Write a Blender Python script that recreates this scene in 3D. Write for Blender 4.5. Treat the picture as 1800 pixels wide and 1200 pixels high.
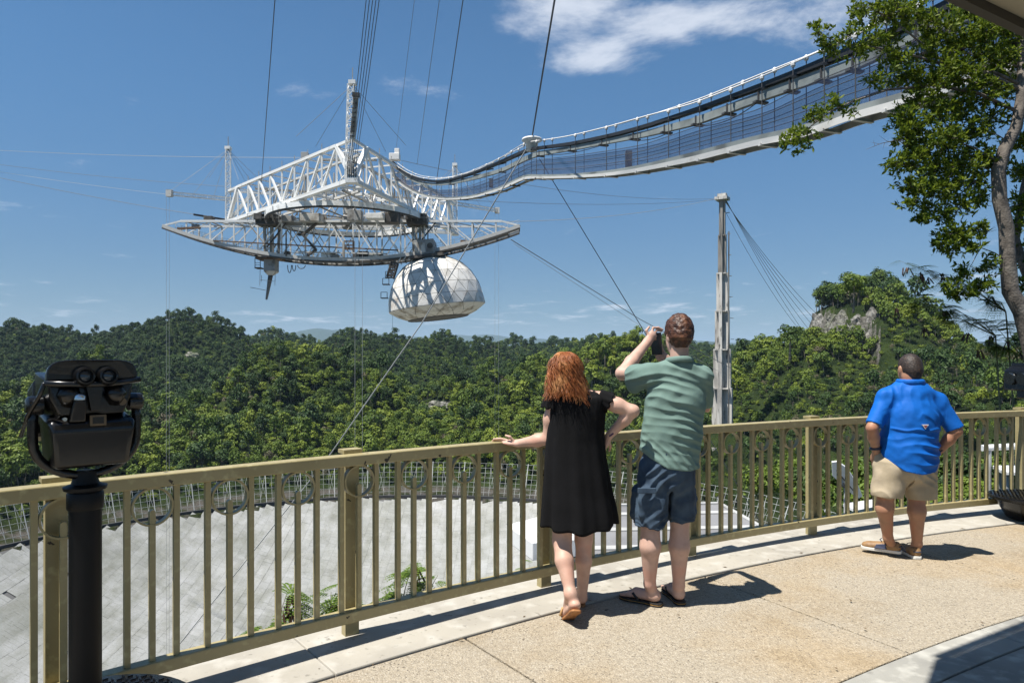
import bpy, bmesh, math, random
import numpy as np
from mathutils import Vector, Matrix, noise as mnoise

for _o in list(bpy.data.objects):
    bpy.data.objects.remove(_o)
SC = bpy.context.scene
COL = SC.collection
R = math.radians

# ------------------------------------------------------------------ camera
CAMZ = 1.63
HOR = 628.0
FPX = 1200.0
cam_d = bpy.data.cameras.new('camera')
cam = bpy.data.objects.new('camera', cam_d)
COL.objects.link(cam)
cam.location = (0, 0, CAMZ)
cam.rotation_euler = (R(90), 0, 0)
cam_d.sensor_width = 36.0
cam_d.lens = 24.0
cam_d.shift_y = (HOR - 600.0) / 1800.0
cam_d.clip_start = 0.05
cam_d.clip_end = 60000
SC.camera = cam

# ------------------------------------------------------------------ sky
SUN_EL, SUN_AZ = 66.5, 240.0
W = bpy.data.worlds.new('World'); SC.world = W; W.use_nodes = True
def build_world():
    nt = W.node_tree; N = nt.nodes; L = nt.links; N.clear()
    def m(op, a, b=None, c=None, clamp=False):
        n = N.new('ShaderNodeMath'); n.operation = op; n.use_clamp = clamp
        for i, v in enumerate((a, b, c)):
            if v is None: continue
            if isinstance(v, (int, float)): n.inputs[i].default_value = v
            else: L.new(v, n.inputs[i])
        return n.outputs[0]
    out = N.new('ShaderNodeOutputWorld')
    sky = N.new('ShaderNodeTexSky'); sky.sky_type = 'NISHITA'; sky.sun_disc = False
    sky.sun_elevation = R(SUN_EL); sky.sun_rotation = R(SUN_AZ)
    sky.altitude = 300; sky.air_density = 1.0; sky.dust_density = 0.15; sky.ozone_density = 3.0
    tc = N.new('ShaderNodeTexCoord')
    sep = N.new('ShaderNodeSeparateXYZ'); L.new(tc.outputs['Generated'], sep.inputs[0])
    x, y, z = sep.outputs
    # clouds: a flat layer overhead, seen along each direction
    inv = m('DIVIDE', 1.0, m('ADD', m('MAXIMUM', z, 0.0), 0.10))
    comb = N.new('ShaderNodeCombineXYZ')
    L.new(m('MULTIPLY', x, inv), comb.inputs[0]); L.new(m('MULTIPLY', y, inv), comb.inputs[1])
    mp = N.new('ShaderNodeMapping'); mp.inputs['Location'].default_value = (3.1, 1.7, 0.0)
    L.new(comb.outputs[0], mp.inputs[0])
    n1 = N.new('ShaderNodeTexNoise'); n1.inputs['Scale'].default_value = 2.6; n1.inputs['Detail'].default_value = 9; n1.inputs['Roughness'].default_value = 0.62
    n1.inputs['Distortion'].default_value = 0.25
    L.new(mp.outputs[0], n1.inputs['Vector'])
    n2 = N.new('ShaderNodeTexNoise'); n2.inputs['Scale'].default_value = 0.55; n2.inputs['Detail'].default_value = 2
    L.new(mp.outputs[0], n2.inputs['Vector'])
    # the cumulus patches in view, as places on the sky
    u = m('DIVIDE', x, m('MAXIMUM', y, 0.05)); v = m('DIVIDE', z, m('MAXIMUM', y, 0.05))
    tot = None
    for (px, py, sx, sy, amp) in [(950, 25, 110, 50, .34), (1060, 20, 180, 70, .40), (1030, 105, 90, 34, .40), (1185, 52, 70, 45, .26), (1430, 30, 200, 85, .42),
                                  (15, 352, 55, 18, .30), (1170, 540, 210, 38, .33), (470, 560, 200, 26, .25), (90, 535, 170, 30, .20), (800, 570, 200, 18, .20),
                                  (905, 538, 26, 12, .22), (1690, 520, 220, 60, .22)]:
        du = m('DIVIDE', m('SUBTRACT', u, (px - 900) / FPX), sx / FPX)
        dv = m('DIVIDE', m('SUBTRACT', v, (HOR - py) / FPX), sy / FPX)
        g = m('MULTIPLY', m('POWER', 2.718, m('MULTIPLY', m('ADD', m('MULTIPLY', du, du), m('MULTIPLY', dv, dv)), -1.0)), amp)
        tot = g if tot is None else m('ADD', tot, g)
    d = m('ADD', m('ADD', m('MULTIPLY', m('SUBTRACT', n1.outputs[0], 0.5), 1.9), m('MULTIPLY', m('SUBTRACT', n2.outputs[0], 0.5), 0.25)), tot)
    ramp = N.new('ShaderNodeMapRange'); ramp.interpolation_type = 'SMOOTHSTEP'
    L.new(d, ramp.inputs[0]); ramp.inputs[1].default_value = 0.22; ramp.inputs[2].default_value = 0.72
    ramp.inputs[3].default_value = 0.0; ramp.inputs[4].default_value = 0.66
    # the sky stays an even blue down to the hills all round
    hz = N.new('ShaderNodeMapRange'); hz.interpolation_type = 'SMOOTHSTEP'; L.new(z, hz.inputs[0])
    hz.inputs[1].default_value = -.05; hz.inputs[2].default_value = .42; hz.inputs[3].default_value = 0; hz.inputs[4].default_value = 1
    tn = N.new('ShaderNodeMix'); tn.data_type = 'RGBA'; L.new(hz.outputs[0], tn.inputs[0]); tn.inputs[6].default_value = (.36, .42, .51, 1); tn.inputs[7].default_value = (.54, .82, .94, 1)
    sk2 = N.new('ShaderNodeMix'); sk2.data_type = 'RGBA'; sk2.blend_type = 'MULTIPLY'; sk2.inputs[0].default_value = 1
    L.new(sky.outputs[0], sk2.inputs[6]); L.new(tn.outputs[2], sk2.inputs[7])
    mix = N.new('ShaderNodeMix'); mix.data_type = 'RGBA'
    L.new(ramp.outputs[0], mix.inputs[0]); L.new(sk2.outputs[2], mix.inputs[6])
    mix.inputs[7].default_value = (8.0, 8.3, 8.9, 1)
    bg = N.new('ShaderNodeBackground'); bg.inputs[1].default_value = 0.071
    L.new(mix.outputs[2], bg.inputs[0]); L.new(bg.outputs[0], out.inputs[0])
build_world()

# ------------------------------------------------------------------ sun
sd = bpy.data.lights.new('sun', 'SUN'); sd.energy = 5.0; sd.angle = R(0.53); sd.color = (1.0, 0.955, 0.88)
so = bpy.data.objects.new('sun', sd); COL.objects.link(so)
_h = math.cos(R(SUN_EL))
SUNV = Vector((math.sin(R(SUN_AZ)) * _h, math.cos(R(SUN_AZ)) * _h, math.sin(R(SUN_EL))))
so.rotation_euler = SUNV.to_track_quat('Z', 'Y').to_euler(); so.location = (-20, -20, 60)

SC.view_settings.view_transform = 'Standard'; SC.view_settings.look = 'None'
SC.view_settings.exposure = 0.80; SC.view_settings.gamma = 1.0
SC.view_settings.use_curve_mapping = False
SC.render.engine = 'CYCLES'
SC.cycles.use_denoising = True
SC.cycles.max_bounces = 6; SC.cycles.diffuse_bounces = 3; SC.cycles.glossy_bounces = 2
SC.cycles.transparent_max_bounces = 24; SC.cycles.volume_bounces = 0
SC.cycles.caustics_reflective = False; SC.cycles.caustics_refractive = False
SC.cycles.use_adaptive_sampling = True; SC.cycles.adaptive_threshold = 0.012

# ------------------------------------------------------------------ helpers
def P(px, py, Y):
    """the point of the place that the photograph shows at px, py, Y metres ahead"""
    return Vector(((px - 900.0) / FPX * Y, Y, CAMZ + (HOR - py) / FPX * Y))

def tag(o, label=None, cat=None, group=None, kind=None):
    if label: o['label'] = label
    if cat: o['category'] = cat
    if group: o['group'] = group
    if kind: o['kind'] = kind
    return o

LOC = {}
def thing(name, label, cat, loc=(0, 0, 0), group=None):
    o = bpy.data.objects.new(name, None); COL.objects.link(o)
    o.location = loc; o.empty_display_size = 0.2
    LOC[o.name] = Vector(loc)
    return tag(o, label, cat, group)

def adopt(o, parent):
    if parent is not None:
        o.parent = parent
        if parent.name in LOC:
            o.matrix_parent_inverse = Matrix.Translation(-LOC[parent.name])
    return o

def obj(name, me, mat=None, parent=None, smooth=False):
    o = bpy.data.objects.new(name, me); COL.objects.link(o)
    if mat is not None and len(me.materials) == 0: me.materials.append(mat)
    if smooth: me.shade_smooth()
    return adopt(o, parent)

class MB:
    def __init__(s): s.v = []; s.f = []
    def add(s, vs, fs):
        b = len(s.v); s.v += [tuple(p) for p in vs]; s.f += [tuple(b + i for i in f) for f in fs]; return s
    def obox(s, c, ax, ay, az):
        c, ax, ay, az = Vector(c), Vector(ax), Vector(ay), Vector(az)
        vs = [c + i * ax + j * ay + k * az for k in (-1, 1) for j in (-1, 1) for i in (-1, 1)]
        return s.add(vs, [(0, 2, 3, 1), (4, 5, 7, 6), (0, 1, 5, 4), (2, 6, 7, 3), (0, 4, 6, 2), (1, 3, 7, 5)])
    def box(s, c, size):
        return s.obox(c, (size[0] / 2, 0, 0), (0, size[1] / 2, 0), (0, 0, size[2] / 2))
    def bar(s, p, q, w, h=None, up=(0, 0, 1)):
        p, q = Vector(p), Vector(q); h = h or w
        d = q - p; ln = d.length
        if ln < 1e-6: return s
        d /= ln; up = Vector(up)
        sx = d.cross(up)
        if sx.length < 1e-3: sx = d.cross(Vector((0, 1, 0)))
        sx.normalize(); uz = sx.cross(d)
        return s.obox((p + q) / 2, d * (ln / 2), sx * (w / 2), uz * (h / 2))
    def tube(s, pts, r, n=6, cap=True, up=(0, 0, 1)):
        pts = [Vector(p) for p in pts]; m = len(pts)
        rs = r if hasattr(r, '__len__') else [r] * m
        b = len(s.v); prev = None
        for i, p in enumerate(pts):
            t = (pts[min(i + 1, m - 1)] - pts[max(i - 1, 0)])
            t = t.normalized() if t.length > 1e-9 else Vector((0, 0, 1))
            if prev is None:
                a = t.cross(Vector(up))
                if a.length < 1e-3: a = t.cross(Vector((1, 0, 0)))
            else:
                a = prev - t * prev.dot(t)
                if a.length < 1e-4: a = t.cross(Vector((1, 0, 0)))
            a.normalize(); prev = a; c = t.cross(a)
            for k in range(n):
                g = 2 * math.pi * k / n
                s.v.append(tuple(p + a * (rs[i] * math.cos(g)) + c * (rs[i] * math.sin(g))))
        for i in range(m - 1):
            for k in range(n):
                k2 = (k + 1) % n
                s.f.append((b + i * n + k, b + i * n + k2, b + (i + 1) * n + k2, b + (i + 1) * n + k))
        if cap:
            s.f.append(tuple(b + k for k in range(n))[::-1]); s.f.append(tuple(b + (m - 1) * n + k for k in range(n)))
        return s
    def lathe(s, c, prof, n=24, axis=(0, 0, 1), xdir=None):
        """prof: (radius, height) along axis"""
        c = Vector(c); az = Vector(axis).normalized()
        ax = Vector(xdir) if xdir else (Vector((1, 0, 0)) if abs(az.x) < .9 else Vector((0, 1, 0)))
        ax = (ax - az * ax.dot(az)).normalized(); ay = az.cross(ax)
        b = len(s.v)
        for (r, h) in prof:
            for k in range(n):
                g = 2 * math.pi * k / n
                s.v.append(tuple(c + az * h + (ax * math.cos(g) + ay * math.sin(g)) * r))
        m = len(prof)
        for i in range(m - 1):
            for k in range(n):
                k2 = (k + 1) % n
                s.f.append((b + i * n + k, b + i * n + k2, b + (i + 1) * n + k2, b + (i + 1) * n + k))
        s.f.append(tuple(b + k for k in range(n))[::-1]); s.f.append(tuple(b + (m - 1) * n + k for k in range(n)))
        return s
    def prism(s, pts, ext):
        """closed outline pts (list of Vectors) pushed along ext"""
        pts = [Vector(p) for p in pts]; n = len(pts); e = Vector(ext)
        fs = [tuple(range(n))[::-1], tuple(range(n, 2 * n))]
        fs += [(i, (i + 1) % n, n + (i + 1) % n, n + i) for i in range(n)]
        return s.add(pts + [p + e for p in pts], fs)
    def mesh(s, name='mesh'):
        me = bpy.data.meshes.new(name); me.from_pydata(s.v, [], s.f); me.update(); return me
    def build(s, name, mat, parent=None, smooth=False, bevel=0, auto=None, fix=True):
        me = s.mesh(name)
        if fix:
            bm = bmesh.new(); bm.from_mesh(me); bmesh.ops.recalc_face_normals(bm, faces=bm.faces); bm.to_mesh(me); bm.free()
        o = obj(name, me, mat, parent, smooth)
        if auto is not None: me.shade_smooth(); me.set_sharp_from_angle(angle=R(auto))
        if bevel:
            md = o.modifiers.new('bevel', 'BEVEL'); md.width = bevel; md.segments = 2; md.limit_method = 'ANGLE'; md.angle_limit = R(35)
        return o

_unit = {}
def bar(name, parent, p, q, w, h, mat, up=(0, 0, 1)):
    """one straight member between two points; alike members share one mesh"""
    if mat.name not in _unit:
        me = MB().box((0, 0, 0), (1, 1, 1)).mesh('member'); me.materials.append(mat); _unit[mat.name] = me
    p, q = Vector(p), Vector(q); d = q - p; ln = d.length; d.normalize()
    sx = d.cross(Vector(up))
    if sx.length < 1e-3: sx = d.cross(Vector((0, 1, 0)))
    sx.normalize(); uz = sx.cross(d); c = (p + q) / 2
    o = bpy.data.objects.new(name, _unit[mat.name]); COL.objects.link(o)
    M = Matrix(((d.x * ln, sx.x * w, uz.x * h, c.x), (d.y * ln, sx.y * w, uz.y * h, c.y), (d.z * ln, sx.z * w, uz.z * h, c.z), (0, 0, 0, 1)))
    o.matrix_basis = M
    return adopt(o, parent)

# ------------------------------------------------------------------ materials
def mat(name, col, rough=0.6, metal=0.0, spec=0.5, var=None, bump=None, coat=0.0, sss=0.0, coord='Object'):
    """var: list of (scale, detail, colour, low, high[, stretch]) layers mixed over col by noise; bump: (scale, strength, distance)"""
    m = bpy.data.materials.new(name); m.use_nodes = True
    nt = m.node_tree; N = nt.nodes; L = nt.links
    b = N['Principled BSDF']
    b.inputs['Roughness'].default_value = rough; b.inputs['Metallic'].default_value = metal
    b.inputs['Specular IOR Level'].default_value = spec
    b.inputs['Coat Weight'].default_value = coat
    b.inputs['Base Color'].default_value = (*col, 1)
    if sss:
        b.inputs['Subsurface Weight'].default_value = sss
        b.inputs['Subsurface Radius'].default_value = (.012, .005, .003); b.inputs['Subsurface Scale'].default_value = 1.0
    tc = N.new('ShaderNodeTexCoord')
    cur = None
    for lay in (var or []):
        sc_, det, c2, lo, hi = lay[:5]
        src = tc.outputs[coord]
        if len(lay) > 5:
            mp = N.new('ShaderNodeMapping'); mp.inputs['Scale'].default_value = lay[5]; L.new(src, mp.inputs[0]); src = mp.outputs[0]
        nz = N.new('ShaderNodeTexNoise'); nz.inputs['Scale'].default_value = sc_; nz.inputs['Detail'].default_value = det
        L.new(src, nz.inputs['Vector'])
        mr = N.new('ShaderNodeMapRange'); mr.inputs[1].default_value = lo; mr.inputs[2].default_value = hi
        L.new(nz.outputs[0], mr.inputs[0])
        mx = N.new('ShaderNodeMix'); mx.data_type = 'RGBA'
        L.new(mr.outputs[0], mx.inputs[0])
        if cur is None: mx.inputs[6].default_value = (*col, 1)
        else: L.new(cur, mx.inputs[6])
        mx.inputs[7].default_value = (*c2, 1); cur = mx.outputs[2]
    if cur is not None: L.new(cur, b.inputs['Base Color'])
    if bump:
        prev = None
        for (sc_, st, di) in (bump if isinstance(bump, list) else [bump]):
            nz = N.new('ShaderNodeTexNoise'); nz.inputs['Scale'].default_value = sc_; nz.inputs['Detail'].default_value = 5
            L.new(tc.outputs[coord], nz.inputs['Vector'])
            bp = N.new('ShaderNodeBump'); bp.inputs['Strength'].default_value = st; bp.inputs['Distance'].default_value = di
            L.new(nz.outputs[0], bp.inputs['Height'])
            if prev is not None: L.new(prev, bp.inputs['Normal'])
            prev = bp.outputs[0]
        L.new(prev, b.inputs['Normal'])
    return m

def srgb(r, g, b):
    f = lambda c: (c / 255 / 12.92) if c <= 10 else ((c / 255 + .055) / 1.055) ** 2.4
    return (f(r), f(g), f(b))

def fbm(x, y, sc, seed=0, octv=4):
    """value noise on numpy arrays"""
    out = np.zeros_like(x, dtype=np.float64); amp = 1.0; tot = 0
    for o in range(octv):
        X = x / sc + 17.3 * (seed + o); Y = y / sc - 9.1 * (seed + 2 * o)
        xi = np.floor(X); yi = np.floor(Y); fx = X - xi; fy = Y - yi
        fx = fx * fx * (3 - 2 * fx); fy = fy * fy * (3 - 2 * fy)
        def h(a, b):
            s = np.sin(a * 127.1 + b * 311.7 + seed * 74.7) * 43758.5453
            return s - np.floor(s)
        v = (h(xi, yi) * (1 - fx) + h(xi + 1, yi) * fx) * (1 - fy) + (h(xi, yi + 1) * (1 - fx) + h(xi + 1, yi + 1) * fx) * fy
        out += amp * (v - .5); tot += amp; amp *= .5; sc *= .5
    return out / tot
# ================================================================== terrain
DCX, DCY = -43.5, 181.0            # axis of the dish
DISH_R, SPH_R, RIM_Z = 152.4, 265.0, -65.8
SPH_Z = RIM_Z + math.sqrt(SPH_R ** 2 - DISH_R ** 2)
ACX, ACY, ARC_R = 11.3, -11.9, 20.0   # centre and radius of the curved viewing deck

TREE_H = 6.0
def _hill(px, py, Y, w, steep):
    p = P(px, py, Y); return (p.x, p.y, p.z - TREE_H, w * (.72 if 380 < Y < 600 and px < 1260 else 1), steep * (1.25 if Y < 600 else .85))
HILLS = [_hill(*a) for a in [
    # the green hills behind the dish
    (492, 606, 470, 60, 26), (570, 618, 480, 60, 26), (430, 652, 440, 50, 24), (655, 652, 480, 60, 24), (745, 690, 470, 50, 20),
    (800, 662, 500, 60, 22), (870, 652, 500, 60, 22), (950, 630, 515, 60, 24), (1020, 608, 510, 60, 26), (1100, 586, 470, 60, 26), (1165, 600, 470, 45, 26),
    (165, 622, 455, 38, 22), (70, 668, 430, 55, 22), (0, 690, 430, 60, 20), (-90, 660, 440, 70, 20), (265, 705, 440, 40, 16),
    # the darker ridge on the left
    (-80, 572, 830, 90, 40), (30, 572, 830, 80, 40), (95, 580, 850, 60, 36), (175, 586, 880, 50, 36), (240, 566, 850, 60, 38),
    (320, 558, 800, 60, 40), (375, 566, 790, 45, 36), (300, 640, 640, 60, 34), (400, 600, 760, 50, 34), (345, 690, 560, 50, 28),
    # hills further back
    (470, 584, 1250, 70, 40), (540, 596, 1050, 70, 40), (625, 580, 1000, 60, 40), (690, 590, 960, 55, 40), (655, 612, 800, 60, 36), (735, 606, 1150, 60, 40), (775, 592, 900, 55, 40),
    (770, 630, 700, 60, 32), (840, 602, 1000, 60, 40), (905, 604, 1150, 70, 40), (985, 598, 1250, 90, 40), (1060, 596, 1000, 70, 40), (900, 634, 720, 60, 34), (1160, 596, 1100, 90, 40),
    (1235, 606, 1300, 90, 40), (1250, 655, 620, 60, 30), (1320, 606, 1400, 90, 40),
    (1275, 733, 324, 30, 10),
    # right of the tower, up to the rocky knoll
    (1300, 622, 430, 26, 22), (1340, 598, 415, 24, 20), (1385, 584, 405, 24, 18), (1440, 580, 396, 32, 12), (1500, 580, 396, 34, 12), (1560, 578, 396, 45, 12), (1640, 596, 370, 50, 14), (1740, 606, 330, 55, 14), (1850, 600, 300, 60, 14),
    (1960, 590, 300, 60, 14), (1360, 660, 360, 40, 18), (1480, 660, 340, 40, 14), (1600, 660, 310, 45, 14), (1720, 668, 270, 45, 12), (1840, 650, 240, 40, 12),
    # blue hills on the skyline
    (520, 584, 14144, 1142, 217), (560, 576, 14144, 816, 244), (605, 575, 14688, 816, 244), (650, 586, 15232, 1360, 217), (730, 590, 16864, 1360, 217), (800, 588, 17408, 1360, 217), (855, 587, 16864, 1088, 244), (930, 594, 16320, 1632, 217),
    (1000, 598, 15232, 1632, 217), (1240, 600, 8704, 816, 217), (1200, 598, 14144, 2176, 217), (1400, 602, 14144, 2448, 217), (300, 592, 14144, 2448, 217), (50, 592, 14144, 2448, 217), (1700, 600, 14144, 2448, 217), (-250, 590, 14144, 2448, 217),
]]
KNOLL = P(1512, 506, 420)
_TH = [-180, -120, -90, -76, -55, -20, 15, 30, 45, 60, 75, 90, 112, 130, 150, 180]
_ZC = [-20, -8, -4, -3, -3, -6, -14, -18, -22, -34, -40, -38, -30, -40, -30, -20]
_RC = [240, 215, 178, 170, 172, 200, 235, 262, 275, 280, 285, 285, 300, 270, 250, 240]

def ground(x, y, detail=True):
    x = np.asarray(x, dtype=np.float64); y = np.asarray(y, dtype=np.float64)
    dx, dy = x - DCX, y - DCY
    r = np.hypot(dx, dy); th = np.degrees(np.arctan2(dy, dx))
    zc = np.interp(th, _TH, _ZC); rc = np.interp(th, _TH, _RC)
    r0 = np.where(th < 5, 158.0, 170.0)
    t = np.clip((r - r0) / np.maximum(rc - r0, 5), 0, 1)
    crest = -66.8 + (zc + 66.8) * (t * (1.6 - .6 * t))
    behind = np.clip((th - 10) / 10, 0, 1) * np.clip((150 - th) / 10, 0, 1)
    crest = crest - behind * np.minimum(14, np.clip(r - rc, 0, None) * .10)
    # close below the deck
    d = np.hypot(x - ACX, y - ACY) - (ARC_R + .5)
    az = x / np.maximum(y, .5)
    k = 1.6 - 1.47 * np.clip((az - .10) / .38, 0, 1)
    near = -0.55 - k * np.clip(d, 0, None)
    w = np.clip((60 - np.hypot(x, y)) / 20, 0, 1)
    z = np.where(w > 0, np.minimum(crest, near * w + crest * (1 - w)), crest)
    z = np.where((y < 1.0) & (np.hypot(x, y) < 200), np.minimum(z, -.9), z)
    ok = (r > 172) & (y > 100)
    hz = np.full_like(z, -1e4)
    for (hx, hy, ht, hw, st) in HILLS:
        q = np.hypot(x - hx, y - hy) / hw
        hz = np.maximum(hz, ht - st * q * q / (.45 + .55 * q) * 1.0)
    if detail:
        hz = hz + 13.0 * fbm(x, y, 70., 3, 3) * np.clip(r / 300 - .3, 0, 1.4)
    # hills meet the flat ring smoothly
    lim = -66.8 + np.clip((r - 172) / 110., 0, 1) * 125 + np.clip(r - 282, 0, None) * 2
    z = np.where(ok, np.maximum(z, np.minimum(hz, lim)), z)
    # rocky knoll with its quarried face
    q = np.hypot((x - KNOLL.x) / 31., (y - KNOLL.y) / 38.) * (1 + .10 * fbm(x, y, 16., 21, 3))
    kz = KNOLL.z - TREE_H - np.where(q < .80, 14 * q * q, 9 + (q - .80) * 95)
    wr = np.clip((x - .505 * y) / 14., 0, 1); wr = wr * wr * (3 - 2 * wr)
    kz = kz * (1 - wr) + wr * np.maximum(kz, KNOLL.z - TREE_H - 4 - 11 * q * q)
    z = np.where(ok, np.maximum(z, kz), z)
    # bowl under the dish
    bowl = SPH_Z - np.sqrt(np.maximum(SPH_R ** 2 - np.minimum(r, DISH_R) ** 2, 1)) - 5.0
    z = np.where(r < DISH_R - 3, np.minimum(z, bowl), z)
    if detail:
        z = z + np.where(r > 178, 1.0 * fbm(x, y, 18., 7, 3), 0) * np.where(y > 60, 1, .0)
    return z

def build_terrain():
    az = np.concatenate([np.arange(-180, -45, 5.0), np.arange(-45, 45, .28), np.arange(45, 180.1, 5.0)])
    rr = np.concatenate([np.linspace(0.5, 40, 26)[:-1], np.geomspace(40, 1600, 250)[:-1], np.geomspace(1600, 26000, 70)])
    A, D = np.meshgrid(np.radians(az), rr)
    X = D * np.sin(A); Y = D * np.cos(A); Z = ground(X, Y)
    n, m = X.shape
    vs = np.stack([X.ravel(), Y.ravel(), Z.ravel()], 1)
    i, j = np.meshgrid(np.arange(n - 1), np.arange(m - 1), indexing='ij')
    a = (i * m + j).ravel(); f = np.stack([a, a + 1, a + m + 1, a + m], 1)
    me = bpy.data.meshes.new('ground'); me.from_pydata(vs.tolist(), [], f.tolist()); me.update()
    mt = bpy.data.materials.new('hillside'); mt.use_nodes = True
    nt = mt.node_tree; N = nt.nodes; L = nt.links; b = N['Principled BSDF']; b.inputs['Roughness'].default_value = .95; b.inputs['Specular IOR Level'].default_value = .1
    geo = N.new('ShaderNodeNewGeometry'); sp = N.new('ShaderNodeSeparateXYZ'); L.new(geo.outputs['Position'], sp.inputs[0])
    nz = N.new('ShaderNodeTexNoise'); nz.inputs['Scale'].default_value = .08; nz.inputs['Detail'].default_value = 8; nz.inputs['Roughness'].default_value = .7; L.new(geo.outputs['Position'], nz.inputs[0])
    cr = N.new('ShaderNodeValToRGB'); e = cr.color_ramp.elements
    e[0].position = .36; e[0].color = (.010, .020, .006, 1); e[1].position = .66; e[1].color = (.048, .070, .018, 1)
    L.new(nz.outputs[0], cr.inputs[0])
    # bare grey limestone where the ground is steep
    sn = N.new('ShaderNodeSeparateXYZ'); L.new(geo.outputs['True Normal'], sn.inputs[0])
    n3 = N.new('ShaderNodeTexNoise'); n3.inputs['Scale'].default_value = .35; n3.inputs['Detail'].default_value = 9; n3.inputs['Roughness'].default_value = .75; L.new(geo.outputs['Position'], n3.inputs[0])
    cr2 = N.new('ShaderNodeValToRGB'); e = cr2.color_ramp.elements
    e[0].position = .40; e[0].color = (.05, .05, .04, 1); e[1].position = .64; e[1].color = (.24, .225, .20, 1); L.new(n3.outputs[0], cr2.inputs[0])
    mr = N.new('ShaderNodeMapRange'); mr.inputs[1].default_value = .50; mr.inputs[2].default_value = .40; L.new(sn.outputs[2], mr.inputs[0])
    mx = N.new('ShaderNodeMix'); mx.data_type = 'RGBA'; L.new(mr.outputs[0], mx.inputs[0]); L.new(cr.outputs[0], mx.inputs[6]); L.new(cr2.outputs[0], mx.inputs[7])
    # gravel service road round the rim
    dn = N.new('ShaderNodeVectorMath'); dn.operation = 'DISTANCE'
    cb = N.new('ShaderNodeCombineXYZ'); L.new(sp.outputs[0], cb.inputs[0]); L.new(sp.outputs[1], cb.inputs[1]); cb.inputs[2].default_value = 0
    L.new(cb.outputs[0], dn.inputs[0]); dn.inputs[1].default_value = (DCX, DCY, 0)
    mr2 = N.new('ShaderNodeMapRange'); mr2.inputs[1].default_value = 176; mr2.inputs[2].default_value = 172; L.new(dn.outputs['Value'], mr2.inputs[0])
    lt = N.new('ShaderNodeMath'); lt.operation = 'LESS_THAN'; L.new(sp.outputs[2], lt.inputs[0]); lt.inputs[1].default_value = -60
    ml = N.new('ShaderNodeMath'); ml.operation = 'MULTIPLY'; L.new(mr2.outputs[0], ml.inputs[0]); L.new(lt.outputs[0], ml.inputs[1])
    n4 = N.new('ShaderNodeTexNoise'); n4.inputs['Scale'].default_value = .12; n4.inputs['Detail'].default_value = 6; L.new(geo.outputs['Position'], n4.inputs[0])
    cr3 = N.new('ShaderNodeValToRGB'); e = cr3.color_ramp.elements
    e[0].position = .44; e[0].color = (.035, .045, .015, 1); e[1].position = .56; e[1].color = (.11, .10, .085, 1); L.new(n4.outputs[0], cr3.inputs[0])
    mx2 = N.new('ShaderNodeMix'); mx2.data_type = 'RGBA'; L.new(ml.outputs[0], mx2.inputs[0]); L.new(mx.outputs[2], mx2.inputs[6]); L.new(cr3.outputs[0], mx2.inputs[7])
    L.new(mx2.outputs[2], b.inputs['Base Color'])
    bp = N.new('ShaderNodeBump'); bp.inputs['Strength'].default_value = 1.0; bp.inputs['Distance'].default_value = 3.0; L.new(n3.outputs[0], bp.inputs['Height']); L.new(bp.outputs[0], b.inputs['Normal'])
    o = obj('ground', me, mt, smooth=True); tag(o, kind='structure')
    return az, rr, Z
T_AZ, T_RR, T_Z = build_terrain()

# ------------------------------------------------------------------ forest trees (kinds that are scattered)
def leaf_mat(name, c_lo, c_hi, trans=.0, rnd=True):
    m = bpy.data.materials.new(name); m.use_nodes = True
    nt = m.node_tree; N = nt.nodes; L = nt.links; b = N['Principled BSDF']
    b.inputs['Roughness'].default_value = .55; b.inputs['Specular IOR Level'].default_value = .25
    oi = N.new('ShaderNodeObjectInfo'); geo = N.new('ShaderNodeNewGeometry')
    mx = N.new('ShaderNodeMix'); mx.data_type = 'RGBA'
    mx.inputs[6].default_value = (*c_lo, 1); mx.inputs[7].default_value = (*c_hi, 1)
    ma = N.new('ShaderNodeMath'); ma.operation = 'MULTIPLY_ADD'
    L.new(geo.outputs['Random Per Island'], ma.inputs[0]); ma.inputs[1].default_value = .35 if rnd else 1.0
    m2 = N.new('ShaderNodeMath'); m2.operation = 'MULTIPLY'; L.new(oi.outputs['Random'], m2.inputs[0]); m2.inputs[1].default_value = .65 if rnd else 0.0
    L.new(m2.outputs[0], ma.inputs[2]); L.new(ma.outputs[0], mx.inputs[0])
    L.new(mx.outputs[2], b.inputs['Base Color'])
    if trans:
        tr = N.new('ShaderNodeBsdfTranslucent'); ms = N.new('ShaderNodeMixShader'); ms.inputs[0].default_value = trans
        L.new(mx.outputs[2], tr.inputs[0]); L.new(b.outputs[0], ms.inputs[1]); L.new(tr.outputs[0], ms.inputs[2])
        L.new(ms.outputs[0], N['Material Output'].inputs[0])
    return m

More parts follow.
